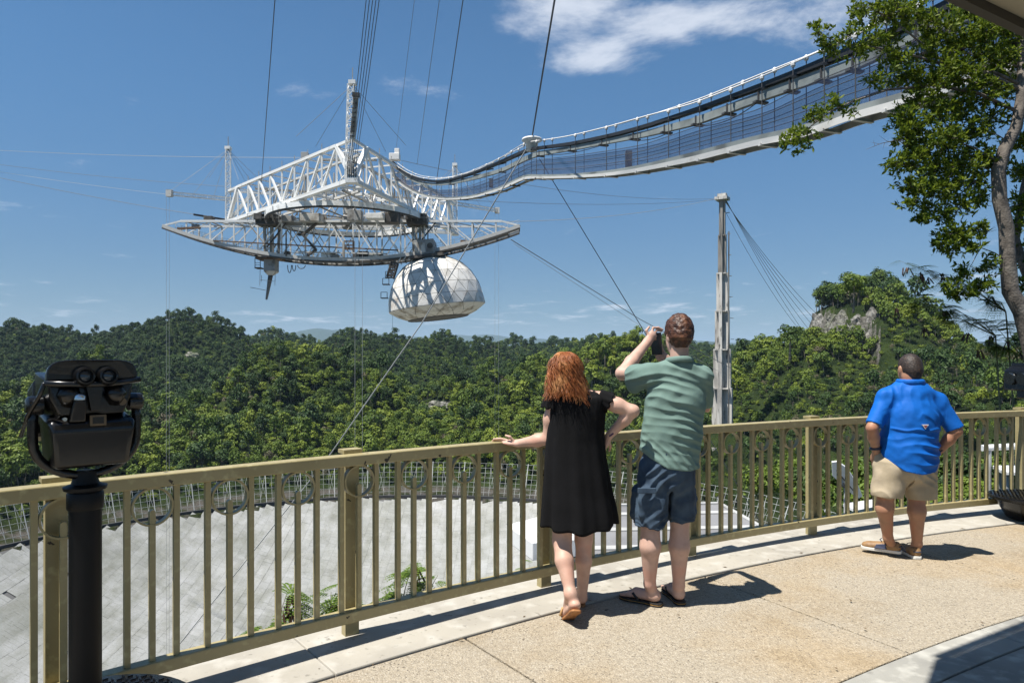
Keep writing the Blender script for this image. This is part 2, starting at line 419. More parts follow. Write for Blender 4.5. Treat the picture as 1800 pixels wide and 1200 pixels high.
def crown_mesh(seed, h, rad, lobes, per, leaf, trunk=True, flat=.8):
    """leaf-sprig faces spread over overlapping lobes; face 1 material = bark"""
    rg = np.random.RandomState(seed); vs = []; fs = []; mi = []
    for i in range(lobes):
        a = rg.rand() * 6.283; q = math.sqrt(rg.rand()) * rad * .62
        c = np.array([q * math.cos(a), q * math.sin(a), h * (.50 + .40 * rg.rand() - .22 * (q / rad) ** 2)])
        lr = rad * (.34 + .26 * rg.rand())
        d = rg.normal(size=(per, 3)); d /= np.linalg.norm(d, axis=1)[:, None]
        d[:, 2] = np.where(d[:, 2] < -.35, -d[:, 2], d[:, 2])
        p = c + d * lr * (.72 + .34 * rg.rand(per, 1)) * np.array([1, 1, flat])
        for k in range(per):
            n = d[k] * 1.0 + np.array([0, 0, .25]) + rg.normal(size=3) * .42; n /= np.linalg.norm(n)
            t = np.cross(n, rg.normal(size=3)); t /= np.linalg.norm(t) + 1e-9; u = np.cross(n, t)
            s = leaf * (.6 + .8 * rg.rand()); b = len(vs)
            vs += [tuple(p[k] - t * s), tuple(p[k] - u * s * .55 + n * s * .15), tuple(p[k] + t * s), tuple(p[k] + u * s * .55 + n * s * .15)]
            fs.append((b, b + 1, b + 2, b + 3)); mi.append(0)
    if trunk:
        mb = MB(); mb.tube([(0, 0, -1.5), (rad * .04, 0, h * .3), (-rad * .05, rad * .04, h * .62)], [rad * .06, rad * .045, rad * .02], 5)
        for k in range(3):
            a = k * 2.1 + seed; mb.tube([(0, 0, h * (.32 + .08 * k)), (rad * .45 * math.cos(a), rad * .45 * math.sin(a), h * .66)], [rad * .03, rad * .012], 4)
        b = len(vs); vs += mb.v; fs += [tuple(b + i for i in f) for f in mb.f]; mi += [1] * len(mb.f)
    me = bpy.data.meshes.new('tree'); me.from_pydata(vs, [], fs); me.update()
    me.polygons.foreach_set('material_index', mi)
    return me

M_BARKF = mat('forest_bark', (.16, .14, .11), .9)
M_LEAF_A = leaf_mat('leaves_mid_green', (.036, .075, .009), (.150, .205, .024), trans=.12)
M_LEAF_B = leaf_mat('leaves_yellow_green', (.085, .130, .010), (.215, .262, .030), trans=.15)
M_LEAF_C = leaf_mat('leaves_dark_green', (.016, .040, .010), (.060, .105, .022), trans=.1)
M_LEAF_D = leaf_mat('leaves_dry', (.08, .075, .04), (.14, .12, .07))
PROTO = bpy.data.collections.new('tree_kinds')     # never linked to the scene: only scattered from
def proto(k, me, ml):
    me.materials.append(ml); me.materials.append(M_BARKF)
    o = bpy.data.objects.new('tree_kind_%02d' % k, me); PROTO.objects.link(o)
_pk = [(1, 7.5, 3.3, 9, 42, .42, M_LEAF_A), (2, 8.0, 3.0, 10, 40, .40, M_LEAF_A), (3, 6.5, 3.4, 8, 46, .45, M_LEAF_B), (4, 9.0, 3.2, 10, 42, .42, M_LEAF_C),
       (5, 7.0, 2.7, 8, 44, .36, M_LEAF_A), (6, 5.5, 2.8, 7, 34, .30, M_LEAF_D), (7, 8.5, 3.6, 11, 40, .45, M_LEAF_C), (8, 3.0, 2.4, 7, 40, .32, M_LEAF_B)]
for k, (s, h, r_, lo, per, lf, ml) in enumerate(_pk):
    proto(k, crown_mesh(s, h, r_, lo, per, lf, flat=.85), ml)

def scatter_tree():
    ng = bpy.data.node_groups.new('scatter', 'GeometryNodeTree')
    ng.interface.new_socket('Geometry', in_out='INPUT', socket_type='NodeSocketGeometry')
    ng.interface.new_socket('Geometry', in_out='OUTPUT', socket_type='NodeSocketGeometry')
    N = ng.nodes; L = ng.links
    gi = N.new('NodeGroupInput'); go = N.new('NodeGroupOutput')
    ci = N.new('GeometryNodeCollectionInfo'); ci.inputs['Collection'].default_value = PROTO
    ci.inputs['Separate Children'].default_value = True; ci.inputs['Reset Children'].default_value = True
    ip = N.new('GeometryNodeInstanceOnPoints'); ip.inputs['Pick Instance'].default_value = True
    def att(nm, ty):
        a = N.new('GeometryNodeInputNamedAttribute'); a.data_type = ty; a.inputs['Name'].default_value = nm
        return next(o for o in a.outputs if o.enabled and o.name == 'Attribute')
    L.new(gi.outputs[0], ip.inputs['Points']); L.new(ci.outputs[0], ip.inputs['Instance'])
    L.new(att('kind', 'INT'), ip.inputs['Instance Index'])
    L.new(att('rot', 'FLOAT_VECTOR'), ip.inputs['Rotation']); L.new(att('scl', 'FLOAT_VECTOR'), ip.inputs['Scale'])
    L.new(ip.outputs[0], go.inputs[0])
    return ng
SCATTER = scatter_tree()

def scatter(name, pts, kind, rot, scl, label, cat):
    me = bpy.data.meshes.new(name); me.from_pydata(pts.tolist(), [], []); me.update()
    a = me.attributes.new('kind', 'INT', 'POINT'); a.data.foreach_set('value', kind.astype(np.int32))
    a = me.attributes.new('rot', 'FLOAT_VECTOR', 'POINT'); a.data.foreach_set('vector', rot.astype(np.float32).ravel())
    a = me.attributes.new('scl', 'FLOAT_VECTOR', 'POINT'); a.data.foreach_set('vector', scl.astype(np.float32).ravel())
    o = obj(name, me); md = o.modifiers.new('scatter', 'NODES'); md.node_group = SCATTER
    return tag(o, label, cat, kind='stuff')

def build_forest():
    rg = np.random.RandomState(5)
    # running skyline of the terrain, to skip trees that no near viewpoint can see
    el = (T_Z - CAMZ) / np.maximum(T_RR[:, None], 1); cm = np.maximum.accumulate(el, axis=0)
    cm = np.vstack([cm[:1], cm[:-1]])
    def zone(n, y0, y1, spacing):
        # jittered grid in plan over the wedge in front of the camera
        gx = np.arange(-.92 * y1, .92 * y1, spacing); gy = np.arange(y0, y1, spacing)
        X, Y = np.meshgrid(gx, gy); X = X + rg.uniform(-.48, .48, X.shape) * spacing; Y = Y + rg.uniform(-.48, .48, X.shape) * spacing
        X, Y = X.ravel(), Y.ravel()
        k = (np.abs(X) < .88 * Y + 10); return X[k], Y[k]
    out = []
    for (y0, y1, sp, s0) in [(150, 620, 4.2, .98), (620, 1000, 4.4, .80), (1000, 1700, 6.6, 1.15), (1700, 3000, 22., 3.0)]:
        X, Y = zone(0, y0, y1, sp); Z = ground(X, Y)
        r = np.hypot(X - DCX, Y - DCY); D = np.hypot(X, Y)
        h = 8.0 * s0
        ai = np.clip(np.searchsorted(T_AZ, np.degrees(np.arctan2(X, Y))), 0, len(T_AZ) - 1); ri = np.clip(np.searchsorted(T_RR, D) - 1, 0, len(T_RR) - 1)
        vis = (Z + h + 4 - CAMZ) / D > cm[ri, ai] - .002
        e = 1.5; u0 = 900 + FPX * X / Y
        slope = np.hypot((ground(X + e, Y, False) - ground(X - e, Y, False)) / (2 * e), (ground(X, Y + e, False) - ground(X, Y - e, False)) / (2 * e))
        ok = vis & (r > 175 + 4 * rg.rand(len(r))) & ((slope < 1.5) | (u0 > 1535) | (Y > 450))
        ok &= np.hypot(X - 100, Y - 324) > 10
        # the deck side: nothing tall in the line of sight
        u = 900 + FPX * X / Y; v = HOR - FPX * (Z - CAMZ) / Y
        cut = (np.hypot((u - 335) / 26, (v - 626) / 9) < 1) | (np.hypot((u - 768) / 42, (v - 719) / 11) < 1)   # bare rock faces
        cut |= (np.hypot((u - 1478) / 72, (v - 576) / 24) < 1) & (Y < 425)
        cut |= (np.abs(v - (742 - .03 * u)) < 4) & (u > 225) & (u < 330)
        ok &= ~cut
        X, Y, Z = X[ok], Y[ok], Z[ok]; u = u[ok]; v = v[ok]; n = len(X)
        patch = fbm(X, Y, 90., 11, 3) + .25 * fbm(X, Y, 25., 4, 2); q = rg.rand(n)
        kind = np.where(patch > .10, rg.choice([2, 2, 0, 4, 1, 7], n), np.where(patch < -.12, rg.choice([3, 6, 6, 1, 5], n), rg.choice([0, 1, 4, 3, 6, 2], n)))
        kind = np.where(q < .025, 5, kind)
        kind = np.where((Y > 600) & (q > .25), rg.choice([3, 6, 6, 1], n), kind)
        fore = (Y < 560) & (u < 1200); kind = np.where(fore & (q > .62), rg.choice([2, 2, 0, 7], n), kind)
        left = (u < 430) & (Y > 500); kind = np.where(left & (q > .12), rg.choice([3, 6, 3], n), kind)
        s = s0 * rg.uniform(.48, 1.35, n) * np.where(rg.rand(n) < .11, 1.5, 1)
        shr = (X > .30 * Y) & (Y < 372); s = np.where(shr, s * rg.uniform(.42, .85, n), s)
        kind = np.where(shr & (rg.rand(n) < .45), rg.choice([7, 5, 7, 3], n), kind)
        low = np.hypot(X - DCX, Y - DCY) < 188; s = np.where(low, s * .6, s)
        rot = np.stack([rg.uniform(-.12, .12, n), rg.uniform(-.12, .12, n), rg.uniform(0, 6.283, n)], 1)
        s = np.where(np.hypot(X - KNOLL.x, Y - KNOLL.y) < 40, s * 1.25, s)
        scl = np.stack([s, s, s * rg.uniform(.85, 1.5, n)], 1)
        out.append((np.stack([X, Y, Z - .3], 1), kind, rot, scl, u, Y))
    names = [('forest', 'dense green forest on the hills just behind the dish', 'forest'), ('forest', 'darker forest covering the ridge on the left and the hills beyond', 'forest'),
             ('forest', 'bluish green forest on the distant rounded hills', 'forest'), ('forest', 'pale hazy woods on the farthest hills', 'forest')]
    tot = 0
    for (p, k, ro, sc, u, Y), (nm, lb, ct) in zip(out, names):
        if not len(Y): continue
        if Y.min() < 400:
            right = (u > 1200)
            scatter('forest', p[right], k[right], ro[right], sc[right], 'scrubby green woods on the hillside right of the concrete tower', 'forest')
            p, k, ro, sc = p[~right], k[~right], ro[~right], sc[~right]
        scatter(nm, p, k, ro, sc, lb, ct); tot += len(p)
    print('forest trees', tot)
build_forest()

def hit(px, py, y0=160., y1=1600.):
    """where the line of sight through px, py meets the hills"""
    Y = np.arange(y0, y1, 1.0); d = ground((px - 900) / FPX * Y, Y) - (CAMZ + (HOR - py) / FPX * Y)
    i = int(np.argmax(d > 0)); return P(px, py, float(Y[i]))

def build_landmarks():
    M_RK = mat('pale_limestone', (.27, .255, .225), .9, var=[(.5, 7, (.05, .055, .035), .42, .56), (.16, 5, (.10, .11, .07), .48, .62)], bump=(1.2, 1.0, .6))
    for (px, py, wpx, hpx, lb) in [(768, 720, 38, 14, 'pale rock outcrop among the trees left of the woman'), (335, 627, 17, 8, 'small pink-white rock face high on the left ridge')]:
        c = hit(px, py); k = c.y / FPX; me = bpy.data.meshes.new('rock_outcrop'); bm = bmesh.new(); bmesh.ops.create_icosphere(bm, subdivisions=4, radius=1)
        for v in bm.verts:
            n = mnoise.fractal(v.co * 2.2 + Vector((px, 0, 0)), 1.0, 2.0, 5); v.co = Vector((v.co.x * wpx * k, v.co.y * 5, v.co.z * hpx * k)) * (1 + .35 * n); v.co += c + Vector((0, 3.2, 0))
        bm.to_mesh(me); bm.free(); tag(obj('rock_outcrop', me, M_RK), lb, 'rock')
    for (px, py, sc, kd, lb) in [(1388, 604, .9, 3, 'dark tree standing up on the saddle left of the rocky knoll'), (165, 640, 1.5, 2, 'bright treetop rising just above the left viewer'), (1500, 520, 1.2, 0, 'rounded tree on the very top of the rocky knoll'), (1552, 528, 1.25, 3, 'taller tree on the right shoulder of the rocky knoll'), (504, 618, 1.3, 2, 'yellow-green tree crowning the near hill left of the platform axis')]:
        p = hit(px, py) - Vector((0, 0, 3.0)); t = thing('hill_tree', lb, 'tree', (p.x, p.y, p.z)); sp = _pk[kd]
        me = crown_mesh(90 + int(px), sp[1], sp[2], sp[3], 60, sp[5] * .8, trunk=False); me.transform(Matrix.Translation(p) @ Matrix.Scale(sc, 4)); me.materials.append(sp[6]); obj('crown', me, None, t)
        MB().tube([p - Vector((0, 0, 1)), p + Vector((.2, 0, sp[1] * sc * .6))], [.25, .1], 6).build('trunk', M_BARKF, t)
build_landmarks()

def build_cliff():
    M_CL = mat('grey_limestone', (.22, .21, .19), .95, var=[(.35, 8, (.085, .08, .07), .42, .58), (.12, 6, (.12, .125, .08), .50, .66), (1.1, 5, (.32, .31, .28), .58, .72)], bump=(1.5, .8, .5))
    rg = np.random.RandomState(77); na, nh = 84, 26; V = []; cells = rg.rand(90, 3) * np.array([1, 1, 1.0])
    for i in range(na + 1):
        for j in range(nh + 1):
            f, s = i / na, j / nh; ph = R(168 + 122 * f); q = .80 + .30 * s
            d = np.hypot((cells[:, 0] - f) * 3.2, cells[:, 1] - s); k = np.argsort(d)[:2]; crack = min(1, (d[k[1]] - d[k[0]]) * 9)
            out = (.2 + 2.3 * cells[k[0], 2]) * (.35 + .65 * crack) + rg.normal() * .18
            V.append((KNOLL.x + (31 * q + out) * math.cos(ph), KNOLL.y + (38 * q + out) * math.sin(ph), KNOLL.z - TREE_H - 9 - (q - .80) * 95 + rg.normal() * .15 + (1 - s) ** 2 * (2.2 * math.sin(f * 21) + 1.6 * math.sin(f * 47 + 1) - 2.5)))
    Fq = [(i * (nh + 1) + j, (i + 1) * (nh + 1) + j, (i + 1) * (nh + 1) + j + 1, i * (nh + 1) + j + 1) for i in range(na) for j in range(nh)]
    me = bpy.data.meshes.new('cliff'); me.from_pydata(V, [], Fq); me.update(); o = obj('cliff', me, M_CL); tag(o, 'bare grey limestone cliff under the trees of the knoll at right', 'cliff')
build_cliff()
# ================================================================== the dish
def dish_z(x, y):
    return SPH_Z - np.sqrt(SPH_R ** 2 - (x - DCX) ** 2 - (y - DCY) ** 2)

def panel_mat():
    m = bpy.data.materials.new('dish_panel'); m.use_nodes = True
    nt = m.node_tree; N = nt.nodes; L = nt.links; b = N['Principled BSDF']; b.inputs['Roughness'].default_value = .55; b.inputs['Metallic'].default_value = .0
    geo = N.new('ShaderNodeNewGeometry')
    def noise(sc, det, scale=None):
        src = geo.outputs['Position']
        if scale:
            mp = N.new('ShaderNodeMapping'); mp.inputs['Scale'].default_value = scale; L.new(src, mp.inputs[0]); src = mp.outputs[0]
        n = N.new('ShaderNodeTexNoise'); n.inputs['Scale'].default_value = sc; n.inputs['Detail'].default_value = det; n.inputs['Roughness'].default_value = .62; L.new(src, n.inputs[0]); return n.outputs[0]
    def ramp(src, p0, c0, p1, c1):
        r = N.new('ShaderNodeValToRGB'); e = r.color_ramp.elements; e[0].position = p0; e[0].color = (*c0, 1); e[1].position = p1; e[1].color = (*c1, 1); L.new(src, r.inputs[0]); return r.outputs[0]
    def mul(a, b_):
        x = N.new('ShaderNodeMix'); x.data_type = 'RGBA'; x.blend_type = 'MULTIPLY'; x.inputs[0].default_value = 1; L.new(a, x.inputs[6]); L.new(b_, x.inputs[7]); return x.outputs[2]
    # each panel its own shade, weathered in patches and streaks of mould
    c = ramp(geo.outputs['Random Per Island'], 0, (.285, .288, .285), 1, (.33, .333, .33))
    c = mul(c, ramp(noise(.035, 6), .34, (.70, .71, .66), .62, (1, 1, 1)))
    c = mul(c, ramp(noise(.22, 7, (1, .25, 1)), .36, (.72, .72, .66), .60, (1, 1, 1)))
    c = mul(c, ramp(noise(1.6, 4), .32, (.86, .86, .82), .55, (1, 1, 1)))
    L.new(c, b.inputs['Base Color'])
    return m

def build_dish():
    M_P = panel_mat()
    M_D = mat('dish_backing', (.10, .10, .098), .9)
    M_RIM = mat('rim_steel', (.045, .045, .045), .8)
    root = thing('radio_dish', 'huge white spherical radio dish of many small panels filling the valley', 'dish', (DCX, DCY, SPH_Z - SPH_R))
    rg = np.random.RandomState(2)
    PW, PL = 3.6, 1.8
    ang = R(-4.0); ca, sa = math.cos(ang), math.sin(ang)
    U = np.arange(-44, 44) * PW + PW / 2; V = np.arange(-88, 88) * PL + PL / 2
    uu, vv = np.meshgrid(U, V); uu = uu.ravel(); vv = vv.ravel()
    vv = vv + ((np.round(uu / PW - .5).astype(int) % 2) * .9)
    k = np.hypot(uu, vv) < 151.2 - .5; uu = uu[k]; vv = vv[k]
    # panels missing in the photograph
    gu = (DCX + uu * ca - vv * sa); gv = (DCY + uu * sa + vv * ca); gz = dish_z(gu, gv)
    sx = 900 + FPX * gu / np.maximum(gv, 1); sy = HOR - FPX * (gz - CAMZ) / np.maximum(gv, 1)
    drop = np.zeros(len(uu), bool)
    for (hx, hy) in [(14, 1044), (261, 906), (880, 877), (130, 1010)]:
        drop[np.argmin((sx - hx) ** 2 + (sy - hy) ** 2 + (gv < 40) * 1e9)] = True
    uu, vv, sx, sy, gv = uu[~drop], vv[~drop], sx[~drop], sy[~drop], gv[~drop]
    n = len(uu); gap = .020
    hu, hv = PW / 2 - gap, PL / 2 - gap
    corners = []
    tilt_u = rg.normal(0, .010, n); tilt_v = rg.normal(.010, .012, n); lift = rg.normal(0, .015, n); sk = np.round(uu / PW - .5).astype(int) + 60; tilt_u = tilt_u + rg.normal(0, .022, 140)[sk]
    for (a, b_) in ((-1, -1), (1, -1), (1, 1), (-1, 1)):
        lu, lv = uu + a * hu, vv + b_ * hv
        X = DCX + lu * ca - lv * sa; Y = DCY + lu * sa + lv * ca
        Z = dish_z(X, Y) + lift + a * hu * tilt_u + b_ * hv * tilt_v
        corners.append(np.stack([X, Y, Z], 1))
    Q = np.stack(corners, 1)                       # n,4,3
    vis = (gv > 60) & (sx > 0) & (sx < 1000) & (sy > 860) & (sy < 1200)
    size = np.where(vis, 1 / gv, 0); near = np.argsort(-size)[:300]
    far = np.ones(n, bool); far[near] = False
    for i in near:
        q = Q[i]; c = q.mean(0); t = np.array([0, 0, -.03])
        me = bpy.data.meshes.new('panel'); vs = np.vstack([q, q + t]) - c
        me.from_pydata(vs.tolist(), [], [(0, 1, 2, 3), (7, 6, 5, 4), (0, 4, 5, 1), (1, 5, 6, 2), (2, 6, 7, 3), (3, 7, 4, 0)]); me.update()
        o = obj('panel', me, M_P); o.location = c; adopt(o, root)
    q = Q[far].reshape(-1, 3); m = far.sum()
    me = bpy.data.meshes.new('panel_field'); me.from_pydata(q.tolist(), [], np.arange(4 * m).reshape(m, 4).tolist()); me.update()
    o = obj('panel_field', me, M_P, root); o['kind'] = 'stuff'
    # dark cable net that the panels hang on
    vs = [(DCX, DCY, SPH_Z - SPH_R - .5)]; fs = []; nr, na = 24, 96
    for i in range(1, nr + 1):
        r_ = 151.0 * i / nr
        for j in range(na):
            a = 2 * math.pi * j / na; vs.append((DCX + r_ * math.cos(a), DCY + r_ * math.sin(a), SPH_Z - math.sqrt(SPH_R ** 2 - r_ * r_) - .5))
    for j in range(na):
        fs.append((0, 1 + j, 1 + (j + 1) % na))
        for i in range(nr - 1):
            a = 1 + i * na; fs.append((a + j, a + na + j, a + na + (j + 1) % na, a + (j + 1) % na))
    me = bpy.data.meshes.new('cable_net'); me.from_pydata(vs, [], fs); me.update()
    obj('cable_net', me, M_D, root)
    mb = MB()
    for j in range(180):
        a = 2 * math.pi * j / 180; a2 = 2 * math.pi * (j + 1) / 180
        f = lambda g, rr, z: (DCX + rr * math.cos(g), DCY + rr * math.sin(g), z)
        mb.add([f(a, 152.6, RIM_Z - 1.6), f(a2, 152.6, RIM_Z - 1.6), f(a2, 152.6, RIM_Z + .2), f(a, 152.6, RIM_Z + .2)], [(0, 1, 2, 3)])
        mb.add([f(a, 152.6, RIM_Z + .2), f(a2, 152.6, RIM_Z + .2), f(a2, 153.6, RIM_Z + .2), f(a, 153.6, RIM_Z + .2)], [(0, 1, 2, 3)])
    mb.build('rim_beam', M_RIM, root)

    # ground screen: a leaning net of wire round the rim
    M_W = mat('galvanised_wire', (.42, .43, .42), .5, var=[(.3, 3, (.22, .22, .2), .45, .7)])
    fen = thing('wire_fence', 'tall leaning wire mesh screen standing round the rim of the dish', 'fence', (DCX, DCY + 154, -66.5))
    a0, a1 = R(8), R(172); F = lambda g, t: Vector((DCX + (153.9 + 6.5 * t) * math.cos(g), DCY + (153.9 + 6.5 * t) * math.sin(g), -66.3 + 15.5 * t))
    nw = 171
    hor = MB(); ver = MB(); diag = MB()
    for k in range(8):
        t = k / 7
        for j in range(nw):
            g = a0 + (a1 - a0) * j / nw; g2 = a0 + (a1 - a0) * (j + 1) / nw
            hor.bar(F(g, t), F(g2, t), .12, .12)
    for j in range(nw + 1):
        g = a0 + (a1 - a0) * j / nw
        if j % 6: ver.bar(F(g, 0), F(g, 1), .11, .11)
        else: bar('post', fen, F(g, -.02), F(g, 1.03), .28, .28, M_W)
        if j % 3 == 0 and j < nw - 1:
            g2 = a0 + (a1 - a0) * (j + 1) / nw
            diag.bar(F(g, .15), F(g2, .85), .09, .09); diag.bar(F(g2, .15), F(g, .85), .09, .09)
    hor.build('horizontal_wire', M_W, fen, fix=False)['kind'] = 'stuff'; ver.build('upright_wire', M_W, fen, fix=False)['kind'] = 'stuff'; diag.build('brace_wire', M_W, fen, fix=False)['kind'] = 'stuff'
build_dish()

# ================================================================== concrete tower
def build_tower():
    M_C = mat('tower_concrete', (.52, .50, .46), .9, var=[(.30, 8, (.27, .255, .235), .44, .60, (1, 1, .15)), (1.1, 7, (.09, .085, .075), .56, .68, (1, 1, .22))], bump=(1.5, .4, .15))
    M_DK = mat('tower_stained_concrete', (.24, .225, .20), .9, var=[(.35, 7, (.07, .066, .06), .42, .60, (1, 1, .15))])
    M_ST = mat('tower_steel', (.3, .3, .3), .6)
    tx, ty = 100.0, 324.6; zt = P(1270, 352, ty).z; zb = -34.0
    root = thing('concrete_tower', 'tall stepped pale concrete tower holding up the cables', 'tower', (tx, ty, zb))
    ang = R(45 + 12); ax = Vector((math.cos(ang), math.sin(ang), 0)); ay = Vector((-ax.y, ax.x, 0))
    ys = [352, 413, 479.5, 546, 613, 681, 760]; ws = [11.7, 15.8, 22, 27.5, 33.7, 38.9]
    for i in range(6):
        z1 = P(0, ys[i], ty).z; z0 = max(zb, P(0, ys[i + 1], ty).z) if i < 5 else zb
        w = ws[i] / FPX * ty * .5 / 1.12; t = max(.9, w * .36); zc = (z0 + z1) / 2; hh = (z1 - z0) / 2
        m = M_DK if i < 2 else M_C
        c = Vector((tx, ty, zc))
        # plus-shaped shaft: each fin of the cross is a leaf of its own
        MB().obox(c, ax * w, ay * (t * .62), Vector((0, 0, hh))).build('fin', m, root)
        for s in (-1, 1):
            MB().obox(c + ay * s * (t * .62 + (w - t * .62) / 2 + .003), ax * (t * .62), ay * ((w - t * .62) / 2), Vector((0, 0, hh - .01))).build('fin', m, root)
        MB().obox(Vector((tx, ty, z1 - .35)), ax * (w * .80), ay * (w * .80), Vector((0, 0, .30))).build('ledge', m, root)
    MB().obox(Vector((tx, ty, zt + .7)), ax * 2.9, ay * 2.9, Vector((0, 0, .7))).build('cap', M_C, root)
    MB().obox(Vector((tx, ty, zt + 2.2)), ax * 1.5, ay * 2.0, Vector((0, 0, .8))).build('saddle', M_C, root)
    mb = MB()
    for s in (-1, 1):
        for u in (-1, 1):
            mb.bar(Vector((tx, ty, zt + 1.4)) + ax * 2.8 * s + ay * 2.8 * u, Vector((tx, ty, zt + 2.6)) + ax * 2.8 * s + ay * 2.8 * u, .1)
    mb.bar(Vector((tx - .3, ty, zt + 3)), Vector((tx - .3, ty, zt + 5)), .08)
    mb.build('handrail', M_ST, root)
    for i in range(9):
        z = zt - 6 - i * 10; w = 2.6 + i * .35
        MB().box((tx + w, ty - .4, z), (1.4, .9, .25)).build('landing', M_ST, root)
    MB().box((tx + 1.0, ty - 6.5, (zt + zb) / 2 - 6), (.5, .5, zt - zb - 20)).build('conduit', M_DK, root)
    MB().box((tx, ty, zb - 9), (13, 13, 5)).build('footing', M_C, root)
    return Vector((tx, ty, zt + 1.5))
TOWER_TOP = build_tower()
# ================================================================== suspended platform
M_WH = mat('white_steel_paint', (.80, .80, .78), .45, var=[(.5, 5, (.50, .49, .45), .52, .70), (2.2, 4, (.30, .24, .17), .66, .78)])
M_WHm = mat('white_steel_member', (.74, .74, .72), .5, var=[(2.0, 5, (.50, .48, .44), .54, .72)])
M_AGE = mat('weathered_white_steel', (.52, .51, .48), .6, var=[(.6, 5, (.22, .19, .15), .46, .66)])
M_DKS = mat('dark_grimy_steel', (.055, .05, .045), .7, var=[(.7, 4, (.14, .12, .10), .5, .7)])
M_RUST = mat('rusty_steel', (.15, .09, .055), .8, var=[(.8, 4, (.06, .05, .045), .45, .65)])
M_GRY = mat('grey_steel', (.30, .30, .29), .6, var=[(.8, 4, (.16, .15, .14), .5, .7)])
ZB, ZT = 39.4, 48.0
PC = Vector((DCX, DCY, 0))
CORN = {k: PC + Vector((37 * math.cos(R(a)), 37 * math.sin(R(a)), 0)) for k, a in (('N', -75), ('R', 45), ('L', 165))}
def zat(v, z): return Vector((v.x, v.y, z))

def lattice(mb, p, q, w, n, r=.11, nx=None):
    """square lattice girder from p to q"""
    p, q = Vector(p), Vector(q); d = (q - p).normalized()
    a = d.cross(Vector((0, 0, 1))); a = a.normalized() if a.length > .01 else Vector((.96, .26, 0)); b = d.cross(a)
    cs = [(a * i + b * j) * (w / 2) for i, j in ((-1, -1), (1, -1), (1, 1), (-1, 1))]
    for c in cs: mb.bar(p + c, q + c, r * 1.3)
    for k in range(n):
        u = p.lerp(q, k / n); v = p.lerp(q, (k + 1) / n)
        for i in range(4):
            c, e = cs[i], cs[(i + 1) % 4]
            mb.bar(u + c, u + e, r); mb.bar(u + (c if k % 2 else e), v + (e if k % 2 else c), r)

